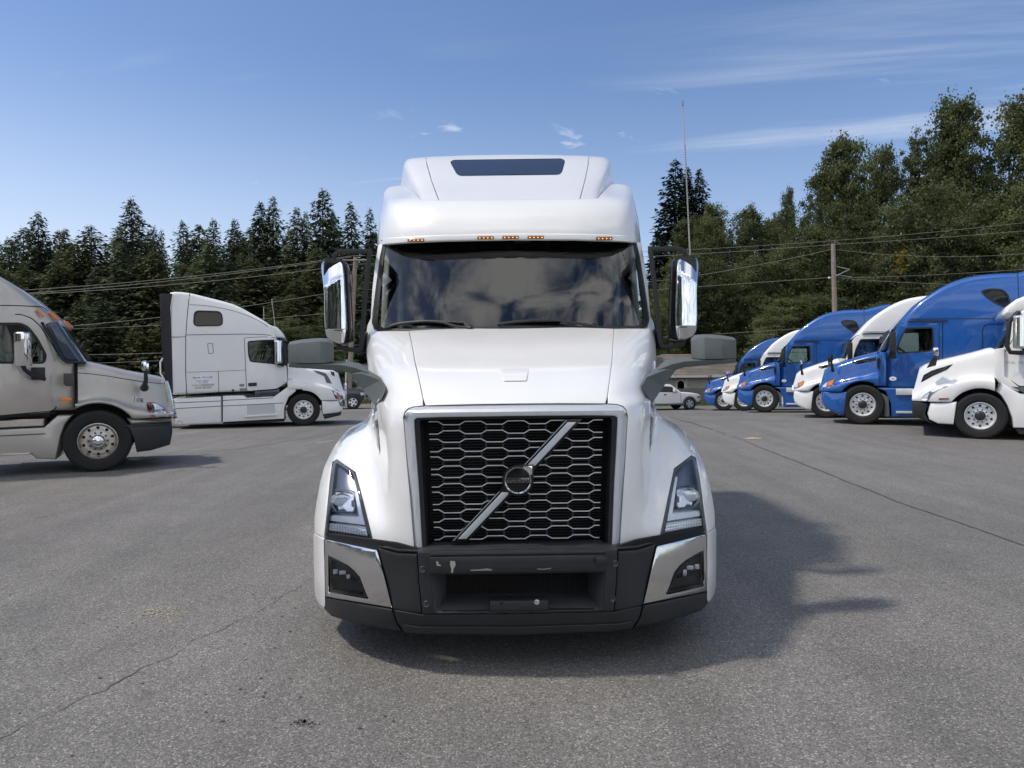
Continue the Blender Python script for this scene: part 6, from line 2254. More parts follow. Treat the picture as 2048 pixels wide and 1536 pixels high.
# ------------------------------------------------------------------ trees
def leaf_mat(name, c1, c2, trans=0.25):
    m = bpy.data.materials.new(name)
    m.use_nodes = True
    nt = m.node_tree
    nt.nodes.clear()
    out = nd(nt, 'ShaderNodeOutputMaterial')
    tcn = nd(nt, 'ShaderNodeTexCoord')
    oi = nd(nt, 'ShaderNodeObjectInfo')
    geo = nd(nt, 'ShaderNodeNewGeometry')
    nz = nd(nt, 'ShaderNodeTexNoise')
    nz.inputs['Scale'].default_value = 0.55; nz.inputs['Detail'].default_value = 4
    nt.links.new(tcn.outputs['Object'], nz.inputs['Vector'])
    def m2(op, a, b):
        n = nd(nt, 'ShaderNodeMath', operation=op)
        for i, q in enumerate((a, b)):
            if isinstance(q, float):
                n.inputs[i].default_value = q
            else:
                nt.links.new(q, n.inputs[i])
        return n.outputs[0]
    f = m2('ADD', m2('MULTIPLY', nz.outputs[0], 0.9), m2('MULTIPLY', oi.outputs['Random'], 0.45))
    f = m2('ADD', f, m2('MULTIPLY', geo.outputs['Random Per Island'], 0.22))
    rp = nd(nt, 'ShaderNodeValToRGB')
    rp.color_ramp.elements[0].position = 0.35; rp.color_ramp.elements[0].color = (*c1, 1)
    rp.color_ramp.elements[1].position = 1.25 if False else 1.0; rp.color_ramp.elements[1].color = (*c2, 1)
    nt.links.new(f, rp.inputs[0])
    d = nd(nt, 'ShaderNodeBsdfDiffuse'); t = nd(nt, 'ShaderNodeBsdfTranslucent'); g = nd(nt, 'ShaderNodeBsdfGlossy')
    g.inputs['Roughness'].default_value = 0.45
    g.inputs['Color'].default_value = (0.55, 0.6, 0.55, 1)
    nt.links.new(rp.outputs[0], d.inputs[0]); nt.links.new(rp.outputs[0], t.inputs[0])
    a = nd(nt, 'ShaderNodeMixShader'); a.inputs[0].default_value = trans
    nt.links.new(d.outputs[0], a.inputs[1]); nt.links.new(t.outputs[0], a.inputs[2])
    b = nd(nt, 'ShaderNodeMixShader'); b.inputs[0].default_value = 0.015
    nt.links.new(a.outputs[0], b.inputs[1]); nt.links.new(g.outputs[0], b.inputs[2])
    nt.links.new(b.outputs[0], out.inputs[0])
    return m


NEEDLE = leaf_mat('conifer_needles', (0.034, 0.048, 0.032), (0.130, 0.155, 0.085), 0.28)
NEEDLE2 = leaf_mat('dark_fir_needles', (0.010, 0.018, 0.015), (0.034, 0.050, 0.034), 0.10)
NEEDLE3 = leaf_mat('olive_needles', (0.036, 0.046, 0.022), (0.150, 0.160, 0.075), 0.3)
LEAF = leaf_mat('broad_leaves', (0.034, 0.048, 0.020), (0.140, 0.160, 0.066), 0.40)
LEAF2 = leaf_mat('pale_leaves', (0.050, 0.066, 0.028), (0.175, 0.190, 0.085), 0.40)
LEAFY = leaf_mat('yellow_leaves', (0.20, 0.14, 0.02), (0.35, 0.24, 0.03), 0.3)
BARK = mat('bark', (0.075, 0.06, 0.048), 0.9, 0, 0, 0.3, 4)


def tris_mesh(name, C, A, B, m):
    """triangles as arrays of corner points, each its own island"""
    n = len(C)
    V = np.empty((n * 3, 3), np.float32)
    V[0::3], V[1::3], V[2::3] = C, A, B
    me = bpy.data.meshes.new(name)
    me.vertices.add(n * 3)
    me.vertices.foreach_set('co', V.ravel())
    me.loops.add(n * 3)
    me.loops.foreach_set('vertex_index', np.arange(n * 3, dtype=np.int32))
    me.polygons.add(n)
    me.polygons.foreach_set('loop_start', np.arange(0, n * 3, 3, dtype=np.int32))
    me.update(calc_edges=True)
    me.materials.append(m)
    return me


def conifer_mesh(seed, H=20.0, R=3.4, dens=1.0, ragged=0.35, bare=0.10, m=None):
    rs = np.random.RandomState(seed)
    C, A, B = [], [], []
    z = bare * H
    zs = []
    while z < H * 0.995:
        t = z / H
        zs.append(z)
        z += (0.26 + 0.20 * (1 - t)) / dens * rs.uniform(0.7, 1.3)
    bulge = rs.uniform(0.75, 1.0)
    for z in zs:
        t = z / H
        Rm = 1.14 * R * ((1 - t) ** 0.74) * (0.72 + 0.28 * min(1, t / 0.22)) + 0.10 + 0.25 * min(1, (1 - t) * 8)
        nb = int(5 + 4 * (1 - t) + rs.randint(0, 3))
        a0 = rs.uniform(0, 6.28)
        for b in range(nb):
            a = a0 + 6.283 * b / nb + rs.uniform(-.35, .35)
            Lb = Rm * (1 - ragged * rs.rand() ** 1.5) * (1.12 if rs.rand() < 0.12 else 1.0)
            droop = rs.uniform(0.05, 0.40) * (1 - 0.5 * t)
            lift = 0.35 * t * Lb
            n = max(4, int(Lb * 8.5 * dens + 2))
            s = np.sort(rs.uniform(0.12, 1.0, n))
            d = np.array((cos(a), sin(a), 0))
            side = np.array((-sin(a), cos(a), 0))
            P = d[None] * (Lb * s)[:, None]
            P[:, 2] = z + rs.normal(0, 0.16, n) - droop * Lb * s ** 1.6 + lift * s + 0.10 * Lb * np.maximum(0, s - .75)
            w = Lb * 0.26 * (1.15 - s) + 0.12
            off = rs.uniform(-1, 1, n)
            P += side[None] * (w * off)[:, None]
            ln = rs.uniform(0.42, 0.95, n) * (0.34 + 0.66 * (1 - t) ** 0.6)
            sa = off * 0.9 + rs.uniform(-.5, .5, n)
            dirv = d[None] * np.cos(sa)[:, None] + side[None] * np.sin(sa)[:, None]
            dirv[:, 2] = rs.uniform(-.75, .12, n)
            wd = side[None] * np.cos(sa)[:, None] - d[None] * np.sin(sa)[:, None]
            wd[:, 2] += rs.uniform(-.7, .7, n)
            hw = ln * rs.uniform(0.24, 0.44, n)
            C.append(P + dirv * ln[:, None]); A.append(P + wd * hw[:, None]); B.append(P - wd * hw[:, None])
    n = 16                                  # leading shoot
    P = np.zeros((n, 3)); P[:, 2] = H * (0.965 + 0.04 * np.arange(n) / n)
    an = rs.uniform(0, 6.28, n)
    e = np.stack([np.cos(an), np.sin(an), rs.uniform(.3, 1.2, n)], 1)
    w = np.stack([-np.sin(an), np.cos(an), np.zeros(n)], 1)
    sh = (0.34 * (1 - 0.75 * np.arange(n) / n))[:, None]
    C.append(P + e * sh); A.append(P + w * sh * .25); B.append(P - w * sh * .25)
    C, A, B = map(np.concatenate, (C, A, B))
    return tris_mesh('crown', C, A, B, m or NEEDLE)


def broad_mesh(seed, H=18.0, W=9.0, n_clumps=150, leaves=95, size=0.30, m=None, tall=1.0, low=0.18):
    rs = np.random.RandomState(seed)
    # a handful of leaning masses, each filled with leaf clumps near its skin
    nm = 9
    cent, rad = [], []
    for k in range(nm):
        t = (k + 0.5) / nm
        z = H * (low + (0.92 - low) * t)
        rr = W * 0.5 * (1 - abs(t - 0.42) ** 1.6 * 1.25)
        a = rs.uniform(0, 6.28)
        o = rs.uniform(0.15, 0.62) * rr
        cent.append((o * cos(a), o * sin(a), z)); rad.append((rr * rs.uniform(.48, .72), H * rs.uniform(0.09, 0.15)))
    C, A, B = [], [], []
    for k in range(n_clumps):
        i = rs.randint(nm)
        u = rs.normal(size=3); u /= np.linalg.norm(u)
        q = rs.uniform(0.40, 1.12)
        c = np.array(cent[i]) + u * np.array((rad[i][0], rad[i][0], rad[i][1] * 1.5)) * q
        c[2] = min(c[2], H * rs.uniform(0.93, 1.0))
        r = rs.uniform(0.35, 0.95) * W / 9.0
        n = int(leaves * rs.uniform(0.6, 1.3))
        g = rs.normal(size=(n, 3)); g *= (np.abs(rs.normal(0.55, 0.28, n)) / np.linalg.norm(g, axis=1))[:, None]
        P = c + g * np.array((r, r, r * 0.75)) * 1.15
        e1 = rs.normal(size=(n, 3)); e1 /= np.linalg.norm(e1, axis=1)[:, None]
        e2 = np.cross(e1, rs.normal(size=(n, 3))); e2 /= np.linalg.norm(e2, axis=1)[:, None]
        s = size * rs.uniform(0.55, 1.35, n)[:, None]
        C.append(P + e1 * s); A.append(P + e2 * s * .55); B.append(P - e2 * s * .55)
    C, A, B = map(np.concatenate, (C, A, B))
    return tris_mesh('crown', C, A, B, m or LEAF), cent


def trunk_mesh(H, r, limbs=None, seed=0):
    rs = random.Random(seed)
    mb = MB()
    mb.tube([(0, 0, -0.6), (0.02 * H * rs.uniform(-.4, .4), 0, H * .3), (0.02 * H * rs.uniform(-.5, .5), 0.02 * H * rs.uniform(-.5, .5), H * .65), (0, 0, H * 0.96)], [r, r * .8, r * .5, r * .06], 7)
    for c in limbs or ():
        z0 = max(0.12 * H, c[2] - rs.uniform(2, 4))
        mb.tube([(0, 0, z0), (c[0] * .5, c[1] * .5, (z0 + c[2]) / 2 + .3), tuple(c)], [r * .45, r * .3, r * .08], 5)
    return to_mesh('trunk', mb, BARK, 60)


CON = [(conifer_mesh(11, 20, 3.3), trunk_mesh(20, 0.26)), (conifer_mesh(12, 20, 2.7, 1.0, 0.45), trunk_mesh(20, 0.24)),
       (conifer_mesh(13, 20, 3.9, 0.95, 0.5), trunk_mesh(20, 0.28)), (conifer_mesh(14, 20, 4.4, 0.9, 0.3, 0.05, NEEDLE3), trunk_mesh(20, 0.3)), (conifer_mesh(15, 20, 3.6, 0.85, 0.62), trunk_mesh(20, 0.28)), (conifer_mesh(16, 20, 4.6, 0.9, 0.5, 0.05, NEEDLE3), trunk_mesh(20, 0.3)), (conifer_mesh(17, 20, 2.9, 0.9, 0.6), trunk_mesh(20, 0.22))]
DARKC = [(conifer_mesh(21, 20, 3.6, 1.0, 0.45, 0.15, NEEDLE2), trunk_mesh(20, 0.26)), (conifer_mesh(22, 20, 3.0, 1.0, 0.5, 0.15, NEEDLE2), trunk_mesh(20, 0.26))]
BRD = []
for sd, m_ in ((31, LEAF), (32, LEAF), (33, LEAF), (34, LEAF2)):
    me_, ce_ = broad_mesh(sd, 18, 10.5, 460, 105, 0.165, m_)
    BRD.append((me_, trunk_mesh(16.5, 0.24, ce_, sd)))
me_, ce_ = broad_mesh(41, 20, 7.0, 400, 95, 0.16, LEAF, low=0.10)
TALLB = (me_, trunk_mesh(19, 0.22, ce_, 41))


def tree(kind, name, px, py, Y, wk, label, group=None, rz=None, cat='tree', baseH=20.0):
    """a tree whose tip is seen at (px, py) at distance Y; wk scales its width"""
    tip = at(px, py, Y)
    gz = ground_z(tip.x, tip.y) + (8 * sstep((tip.x - 10) / 30) * sstep((tip.y - 55) / 40))
    h = tip.z - gz + 0.25
    t = thing(name, (tip.x, tip.y, gz - 0.15), rz if rz is not None else (px * 7.31) % 6.28, label, cat, group)
    k = h / baseH
    t.scale = (k * wk, k * wk, k)
    share('trunk', kind[1], t)
    share('crown', kind[0], t)
    return t


CF = 'conifers of the wood behind the left-hand trucks'
tall = [
    (18, 478, 66, 1.2, 0, 'ragged conifer at the left edge above the silver truck roof'),
    (76, 427, 70, 1.15, 2, 'tall open-branched conifer standing over the silver truck, second from the left edge'),
    (130, 462, 68, 1.2, 0, 'bushy conifer right of the tall open-branched one over the silver truck'),
    (182, 452, 62, 1.35, 3, 'broad conifer with a crooked top left of the tallest left-hand fir'),
    (262, 400, 68, 1.15, 2, 'tallest fir of the left wood, its layered top alone above its neighbours'),
    (308, 455, 70, 0.9, 1, 'narrow conifer just right of the tallest left-hand fir'),
    (323, 462, 72, 0.8, 1, 'slender conifer between the tallest left-hand fir and the twin-topped one'),
    (366, 445, 66, 1.15, 0, 'twin-topped conifer above the tall sleeper of the old white truck'),
    (426, 440, 67, 1.0, 2, 'spiky conifer above the dark sleeper window of the old white truck'),
    (468, 440, 68, 0.9, 1, 'thin pointed conifer above the nose slope of the old white truck'),
    (521, 408, 70, 0.95, 0, 'left one of two dark firs that stand close together'),
    (546, 396, 70, 1.05, 0, 'right, higher one of two dark firs that stand close together'),
    (594, 418, 69, 1.0, 1, 'conifer between the pair of dark firs and the one with the needle tip'),
    (612, 426, 71, 0.8, 1, 'slim conifer left of the fir with the needle tip'),
    (645, 380, 69, 1.1, 2, 'fir with a needle-sharp tip above the left chrome mirror'),
    (664, 424, 72, 0.9, 0, 'short conifer tucked beside the fir with the needle tip'),
    (702, 408, 70, 1.0, 2, 'conifer above the left mirror bracket of the middle truck'),
    (739, 420, 71, 0.95, 1, 'conifer beside the left corner of the middle truck roof'),
]
for px, py, Y, wk, kd, lb in tall:
    tree(CON[{0: 0, 1: 6, 2: 2, 3: 3}[kd] if px % 3 else 4], 'conifer_tree', px, py, Y, wk * (0.9 + 0.25 * ((px * 37) % 10) / 10), lb, CF)
random.seed(78)
for k in range(20):
    px = -170 + 930 * (k + random.uniform(.1, .9)) / 20
    tree(CON[random.choice((0, 2, 4, 3, 5))], 'conifer_tree', px, random.uniform(452, 492), random.uniform(73, 79), random.uniform(1.25, 1.6), 'conifer of the back rank ' + ('over the silver truck' if px < 230 else 'over the old white truck' if px < 620 else 'beside the left mirror'), CF)
random.seed(77)
def spot(px):
    for lim, w in ((60, 'above the roof slope of the silver truck'), (140, 'above the windscreen of the silver truck'), (230, 'above the bonnet of the silver truck'), (318, 'between the silver truck and the old white truck'),
                   (385, 'behind the rear edge of the old white truck'), (450, 'above the sleeper window of the old white truck'), (540, 'above the roof slope of the old white truck'), (645, 'between the old white truck and the left mirror'), (720, 'inside the left mirror bracket'), (9999, 'hidden by the middle truck')):
        if px < lim:
            return w
for k in range(40):
    px = -170 + 940 * (k + random.uniform(.1, .9)) / 40
    py = random.uniform(486, 560)
    tree(CON[random.choice((0, 2, 3, 4, 5, 5, 3))], 'conifer_tree', px, py, random.uniform(56, 64), random.uniform(1.2, 1.6), 'dark lower conifer ' + spot(px), CF)
for k in range(16):
    px = -160 + 900 * (k + random.uniform(.1, .9)) / 16
    py = random.uniform(590, 660)
    tree(CON[random.choice((3, 5, 3, 5, 4))], 'conifer_tree', px, py, random.uniform(49, 53), random.uniform(1.6, 2.1), 'low young conifer at the wood edge ' + spot(px), CF)
# pale shrubs at the foot of the left wood
for px, py, Y, w_ in ((575, 640, 49.0, 'above the door mirror of the old white truck'), (610, 655, 48.5, 'above the left grey bonnet mirror'), (660, 690, 48, 'behind the left chrome mirror'), (548, 668, 48, 'beside the visor of the old white truck')):
    tree(BRD[3], 'shrub', px, py, Y, 1.6, 'pale green shrub at the wood edge, ' + w_, 'shrubs at the foot of the left wood', cat='shrub', baseH=18.0)
for px, Y in ((770, 52), (830, 53), (890, 52), (960, 53), (1030, 52), (1100, 53), (1170, 52), (1240, 53)):
    tree(BRD[px % 4], 'shrub', px, 640, Y, 1.8, 'leafy shrub of the wood edge hidden behind the middle truck', 'shrubs hidden behind the middle truck', cat='shrub', baseH=18.0)
# wood hidden behind the middle truck and to the right of it
for px, py, Y, kd in ((790, 470, 68, 0), (850, 450, 72, 1), (920, 470, 70, 2), (1000, 460, 72, 0), (1080, 470, 70, 3), (1160, 460, 72, 1), (1230, 480, 70, 0)):
    tree(CON[kd], 'conifer_tree', px, py, Y, 1.3, 'conifer of the wood hidden behind the middle truck', CF)

BF = 'broad-leaved trees behind the right-hand trucks'
for px, py, Y, wk, kd, lb in ((1351, 322, 84, 1.15, 0, 'tallest dark fir right of the middle truck, behind the whip aerial'), (1375, 336, 86, 0.8, 1, 'dark fir seen directly behind the whip aerial'),
                              (1398, 341, 85, 0.95, 0, 'right-hand dark fir of the clump beside the whip aerial'), (1318, 455, 82, 1.1, 1, 'low dark fir by the right mirror bracket of the middle truck')):
    tree(DARKC[kd], 'fir_tree', px, py, Y, wk, lb, 'dark firs beside the whip aerial')
bl = [
    (1440, 408, 74, 0.95, 1, 'olive tree right below the dark firs', 18), (1484, 420, 73, 0.8, 0, 'slim olive tree with a thin tip in the middle of the right wood', 18),
    (1550, 428, 72, 0.85, 3, 'pale green tree at the dip of the right-hand tree line', 18), (1395, 430, 76, 0.9, 2, 'olive tree seen between mirror and whip aerial', 18), (1520, 442, 75, 0.9, 2, 'olive tree left of the pale one at the dip of the tree line', 18),
    (1582, 382, 66, 0.42, 1, 'small dark side tree leaning out left of the big rounded tree', 18), (1700, 270, 64, 0.78, 0, 'big rounded tree behind the wooden pole', 18), (1650, 330, 65, 0.66, 2, 'left shoulder tree of the big rounded one', 18), (1748, 300, 66, 0.66, 1, 'right shoulder tree of the big rounded one', 18),
    (1832, 266, 67, 0.7, 4, 'narrow pointed tree between the big rounded tree and the highest tree', 20), (1875, 300, 66, 0.7, 1, 'tree filling the notch left of the highest tree', 18),
    (1945, 194, 62, 0.72, 0, 'highest tree of the right wood, near the right edge', 18), (2020, 190, 62, 0.70, 2, 'tall tree cut by the right edge of the picture', 18), (2100, 200, 62, 0.8, 1, 'tall tree just past the right edge', 18), (2200, 230, 62, 0.8, 0, 'tall tree past the right edge', 18),
    (1800, 395, 56, 1.0, 3, 'spreading maple in front, left of the yellow leaf patch', 18), (1900, 372, 54, 1.0, 3, 'spreading maple in front of the highest tree', 18), (1990, 390, 54, 1.0, 0, 'dense tree low at the right edge, over the large blue truck', 18), (2110, 380, 54, 1.0, 3, 'maple past the right edge', 18),
    (1720, 430, 57, 0.95, 1, 'dense tree right behind the top of the wooden pole', 18), (1640, 450, 58, 0.95, 2, 'dense tree left of the wooden pole', 18), (1570, 500, 58, 1.0, 1, 'low dense tree above the farthest trucks', 18),
    (1490, 520, 58, 1.05, 0, 'low dense tree above the grey roof of the house', 18), (1410, 520, 58, 1.05, 2, 'low dense tree right of the chrome mirror', 18), (1340, 520, 58, 1.1, 1, 'low dense tree seen through the right mirror bracket', 18),
]
for px, py, Y, wk, kd, lb, bh in bl:
    tree(TALLB if kd == 4 else BRD[kd], 'broadleaf_tree', px, py, Y, wk, lb, BF, baseH=bh)
random.seed(5)
for k in range(16):
    px = 1290 + 860 * (k + random.uniform(.2, .8)) / 16
    tree(BRD[random.choice((0, 1, 2, 3))], 'shrub', px, random.uniform(585, 650) if not 1300 < px < 1530 else 640, random.uniform(48.5, 53) if not 1300 < px < 1530 else 62.5, random.uniform(1.5, 2.0), 'leafy shrub at the wood edge ' + ('seen beside the right mirror bracket' if px < 1420 else 'above the grey house roof' if px < 1500 else 'behind the farthest white and blue trucks' if px < 1640 else 'behind the blue truck with the pole' if px < 1760 else 'hidden behind the large blue truck'), 'shrubs at the foot of the right wood', cat='shrub', baseH=18.0)
yt = at(1805, 535, 52.5)
ycl = broad_mesh(51, 1.9, 1.5, 26, 24, 0.10, LEAFY)[0]
yo = thing('yellow_branch', (yt.x, yt.y, yt.z - 0.6), 0, 'patch of yellow autumn leaves over the large blue truck roof', 'foliage')
share('leaves', ycl, yo)

# undergrowth closing the foot of the wood, and the far wood behind the viewer that the paintwork mirrors
def mass(name, n, xr, yr, zr, size, m, seed, label):
    rs = np.random.RandomState(seed)
    x = rs.uniform(*xr, n); y = rs.uniform(*yr, n)
    top = zr[0] + (zr[1] - zr[0]) * (0.5 + 0.5 * np.sin(x * 0.35 + 2.1) * np.sin(x * 0.13))
    z = rs.rand(n) ** 0.8 * top
    keep = ~((x > 2) & (x < 21) & (y > 0) & (y < 59.5))
    x, y, z = x[keep], y[keep], z[keep]
    n = len(x)
    g = np.array([ground_z(a, b) for a, b in zip(x, y)])
    P = np.stack([x, y, z + g], 1)
    e1 = rs.normal(size=(n, 3)); e1 /= np.linalg.norm(e1, axis=1)[:, None]
    e2 = np.cross(e1, rs.normal(size=(n, 3))); e2 /= np.linalg.norm(e2, axis=1)[:, None]
    s = size * rs.uniform(.5, 1.4, n)[:, None]
    me = tris_mesh(name, P + e1 * s, P + e2 * s * .6, P - e2 * s * .6, m)
    o = share(name, me)
    return tag(o, label, None, None, 'stuff')
mass('undergrowth', 26000, (-75, 75), (53, 60), (2.0, 5.0), 0.42, NEEDLE, 3, 'dark undergrowth at the foot of the wood')
mass('far_woods', 42000, (-130, 8), (-78, -64), (13, 23), 0.8, NEEDLE, 9, 'far tree belt behind the viewer')
mass('far_woods', 26000, (-118, -98), (-75, 45), (12, 22), 0.8, NEEDLE, 19, 'far tree belt to the left of the lot')
rs = np.random.RandomState(8)
n = 9000
gx, gy = rs.uniform(-60, 60, n), 45.7 + rs.rand(n) ** 1.5 * 6
gp = np.stack([gx, gy, [ground_z(a, b) + 0.03 for a, b in zip(gx, gy)]], 1)
hgt = rs.uniform(.10, .34, n)[:, None]
lean = np.stack([rs.uniform(-.5, .5, n), rs.uniform(-.5, .5, n), np.ones(n)], 1)
tag(share('grass', tris_mesh('grass', gp + lean * hgt, gp + np.array((.05, 0, 0)), gp - np.array((.05, 0, 0)), leaf_mat('grass_blades', (0.05, 0.06, 0.015), (0.16, 0.16, 0.05), 0.3))), 'rough grass along the far edge of the lot', None, None, 'stuff')

# ------------------------------------------------------------------ poles and wires
WOOD = mat('pole_wood', (0.26, 0.215, 0.175), 0.9, 0, 0, 0.25, 6)
WIRE = mat('wire_grey', (0.20, 0.19, 0.17), 0.6)


def pole(top, bot, Y, r, label):
    A, B = at(*top, Y), at(*bot, Y)
    B.z = min(B.z, ground_z(B.x, B.y))
    t = thing('utility_pole', (B.x, B.y, B.z), 0, label, 'utility pole', 'wooden utility poles')
    d = A - B
    make('pole', MB().tube([(0, 0, -.1), tuple(d * .5), tuple(d)], [r * 1.15, r, r * .85], 12), WOOD, t)
    return t, A - B


pl1, d1 = pole((1666, 488), (1674, 815), 44, 0.15, 'weathered wooden pole rising behind the blue truck on the right')
ca = MB().tube([d1 * 0.985 + Vector((-.02, -.2, 0)), d1 * 1.0 + Vector((0.0, -.2, .12)), d1 * 0.985 + Vector((.35, -.2, .12))], 0.03, 6)
make('wire_hook', ca, WIRE, pl1)
br_ = MB()
base = d1 * 0.80
for a, b in (((0, -.18, 0), (0.85, -.3, .42)), ((0, -.18, .1), (1.0, -.2, -.05)), ((0.1, -.18, .6), (0.8, -.3, .40)), ((0, -.18, -.05), (-.35, -.25, -.1))):
    br_.tube([base + Vector(a), base + Vector(b)], 0.03, 5)
make('bracket', br_, mat('bracket_grey', (0.25, 0.25, 0.24), 0.6), pl1)
ins = MB().lathe([(0, -.06), (.06, -.05), (.07, .05), (0, .06)], 'z', 10, base + Vector((-.40, -.25, -.08)))
make('insulator', ins, SIGNW, pl1)
pl2, d2 = pole((711, 514), (697, 806), 47, 0.16, 'leaning wooden pole with a transformer can behind the left mirrors')
tc_ = MB().lathe([(0, -.45), (.24, -.44), (.26, -.3), (.26, .36), (.20, .46), (0, .48)], 'z', 16, d2 * 0.835 + Vector((-.42, -.1, 0)))
make('transformer', tc_, mat('transformer_grey', (0.50, 0.52, 0.54), 0.5), pl2)
cr = MB()
cr.tube([d2 * .975 + Vector((-.8, -.2, .0)), d2 * .975 + Vector((.8, -.2, .0))], 0.05, 6)
make('crossarm', cr, WOOD, pl2)
mp_ = MB().tube([d2 * .30 + Vector((-.2, -.22, 0)), d2 * .02 + Vector((-.2, -.22, 0))], 0.05, 6)
make('conduit', mp_, mat('conduit_grey', (0.55, 0.56, 0.57), 0.5), pl2)

WL = 'overhead wires'
wires = [
    ('topmost wire running left from the leaning pole', (-160, 590), (709, 511), 44, 47, .4), ('second wire from the top left of the leaning pole', (-160, 598), (703, 514), 45, 47, .4),
    ('third wire from the top left of the leaning pole', (-160, 596), (711, 528), 43, 47, .4), ('wire passing above the roof slope of the old white truck', (-160, 670), (707, 577), 43, 47, .5),
    ('wire meeting the black rear edge of the old white truck', (-160, 664), (706, 622), 43, 47, .3), ('lower wire behind the bonnet of the silver truck', (-160, 712), (703, 690), 43, 47, .2), ('lowest wire behind the bonnet of the silver truck', (-160, 734), (702, 700), 43, 47, .2),
    ('topmost wire over the right-hand trucks', (709, 511), (2250, 421), 47, 46, .9), ('second wire over the right-hand trucks, touching the pole top', (711, 528), (1668, 489), 47, 44, .3),
    ('wire going right from the pole top over the blue truck', (1668, 489), (2250, 443), 44, 46, .1), ('slack wire going right from the pole below its top', (1670, 499), (2250, 478), 44, 46, .75),
    ('sloping wire from mirror level up to the pole top', (707, 577), (1666, 498), 47, 44, 1.2), ('wire to the white insulator on the pole', (706, 622), (1660, 555), 47, 44, .0),
    ('wire going right from the brackets of the pole', (1676, 556), (2250, 520), 44, 46, .2), ('lowest wire right of the pole above the white truck roof', (1676, 556), (2250, 566), 44, 47, .3), ('thin low wire above the grey house roof', (702, 690), (1668, 652), 47, 46, .3),
]
for lb, a, b, Ya, Yb, sag in wires:
    A, B = at(*a, Ya), at(*b, Yb)
    P = [A + (B - A) * t - Vector((0, 0, sag * 4 * t * (1 - t))) for t in np.linspace(0, 1, 22)]
    tag(make('wire', MB().tube(P, 0.014, 5), WIRE), lb, 'wire', WL)

# ------------------------------------------------------------------ house, fence, shed
SHING = mat('roof_shingle', (0.155, 0.135, 0.115), 0.9, 0, 0, 0.25, 1.2)
WALLM = mat('beige_wall', (0.36, 0.335, 0.31), 0.85, 0, 0, 0.06, 2)
TRIMM = mat('house_trim', (0.55, 0.53, 0.50), 0.7)
Yh = 50.0
e0, e1 = at(1300, 757, Yh), at(1492, 750, Yh)
hz0 = ground_z(e0.x, e0.y)
house = thing('house', ((e0.x + e1.x) / 2, Yh + 4, hz0), 0, 'single-storey beige house with a grey hipped roof behind the parked white car', 'house')
hw_, hd_ = (e1.x - e0.x) / 2 + 1.5, 4.5
ze = e1.z - hz0
zr = at(1400, 708, Yh + 4).z - hz0
make('wall', MB().box((0, 0, ze / 2), (2 * hw_, 2 * hd_ - 1.0, ze)), WALLM, house)
ov = 0.5
roof_q = MB()
r0 = [(-hw_ - ov, -hd_ - .0, ze), (hw_ + ov, -hd_, ze), (hw_ + ov, hd_, ze), (-hw_ - ov, hd_, ze)]
rg = [(-hw_ + 3.2, 0, zr), (hw_ - 3.0, 0, zr)]
roof_q.add(r0 + rg, [(0, 1, 5, 4), (1, 2, 5), (2, 3, 4, 5), (3, 0, 4), (3, 2, 1, 0)])
ro = make('roof', roof_q, SHING, house)
crs = MB()
for k in range(1, 16):
    t_ = k / 16
    a = Vector(r0[0]).lerp(Vector(rg[0]), t_); b = Vector(r0[1]).lerp(Vector(rg[1]), t_)
    o_ = Vector((0, -0.02, 0.02))
    crs.hexa([a + o_, b + o_, b + o_ + Vector((0, 0, -.03)), a + o_ + Vector((0, 0, -.03))], [a + Vector((0, .1, 0.03)), b + Vector((0, .1, .03)), b + Vector((0, .1, 0)), a + Vector((0, .1, 0))])
tag(make('shingle_course', crs, SHING, ro), kind='stuff')
make('gutter', MB().box((0, -hd_ - .05, ze - .06), (2 * hw_ + 1.0, 0.12, 0.14)), TRIMM, house)
dpx = at(1372, 760, Yh)
make('downpipe', MB().box((dpx.x - house.location.x, -hd_ + .45, ze / 2), (0.1, 0.08, ze)), TRIMM, house)
ax0, ax1 = at(1353.5, 765, Yh).x - house.location.x, at(1368.5, 765, Yh).x - house.location.x
za0, za1 = 0.9, at(1360, 760.5, Yh).z - hz0
ap = [(ax0, za0), (ax1, za0), (ax1, za1 - .26)] + [((ax0 + ax1) / 2 + (ax1 - ax0) / 2 * cos(q), za1 - .26 + .26 * sin(q)) for q in np.linspace(0.2, pi - 0.2, 8)] + [(ax0, za1 - .26)]
wino = make('window', MB().prism([(x, -hd_ + .47, z) for x, z in ap], (0, .02, 0)), DKGLASS, house)
make('window_frame', plate_y(inset(ccw(ap), -.07), -hd_ + .42, -hd_ + .5, [inset(ccw(ap), .02)]), TRIMM, wino)

FENCE = mat('fence_board', (0.135, 0.120, 0.105), 0.9, 0, 0, 0.25, 5)
f0, f1 = at(1300, 780, 46.4), at(1470, 776, 46.4)
fg = ground_z(f0.x, 46.4)
fence = thing('board_fence', (f0.x, 46.4, fg), 0, 'weathered board fence between the white car and the farthest blue truck', 'fence')
nb = int((f1.x - f0.x) / 0.145)
fh = at(1400, 776, 46.4).z - fg
bme = to_mesh('fence_board', MB().box((0, 0, fh / 2), (0.132, 0.022, fh)), FENCE)
random.seed(2)
for k in range(nb):
    o = share('fence_board', bme, fence, (k * 0.145, random.uniform(-.006, .006), random.uniform(-.03, .02)))
make('fence_rail', MB().box((nb * .0725, 0.035, fh * .8), (nb * .145, 0.04, 0.08)), FENCE, fence)
make('fence_rail', MB().box((nb * .0725, 0.035, fh * .25), (nb * .145, 0.04, 0.08)), FENCE, fence)

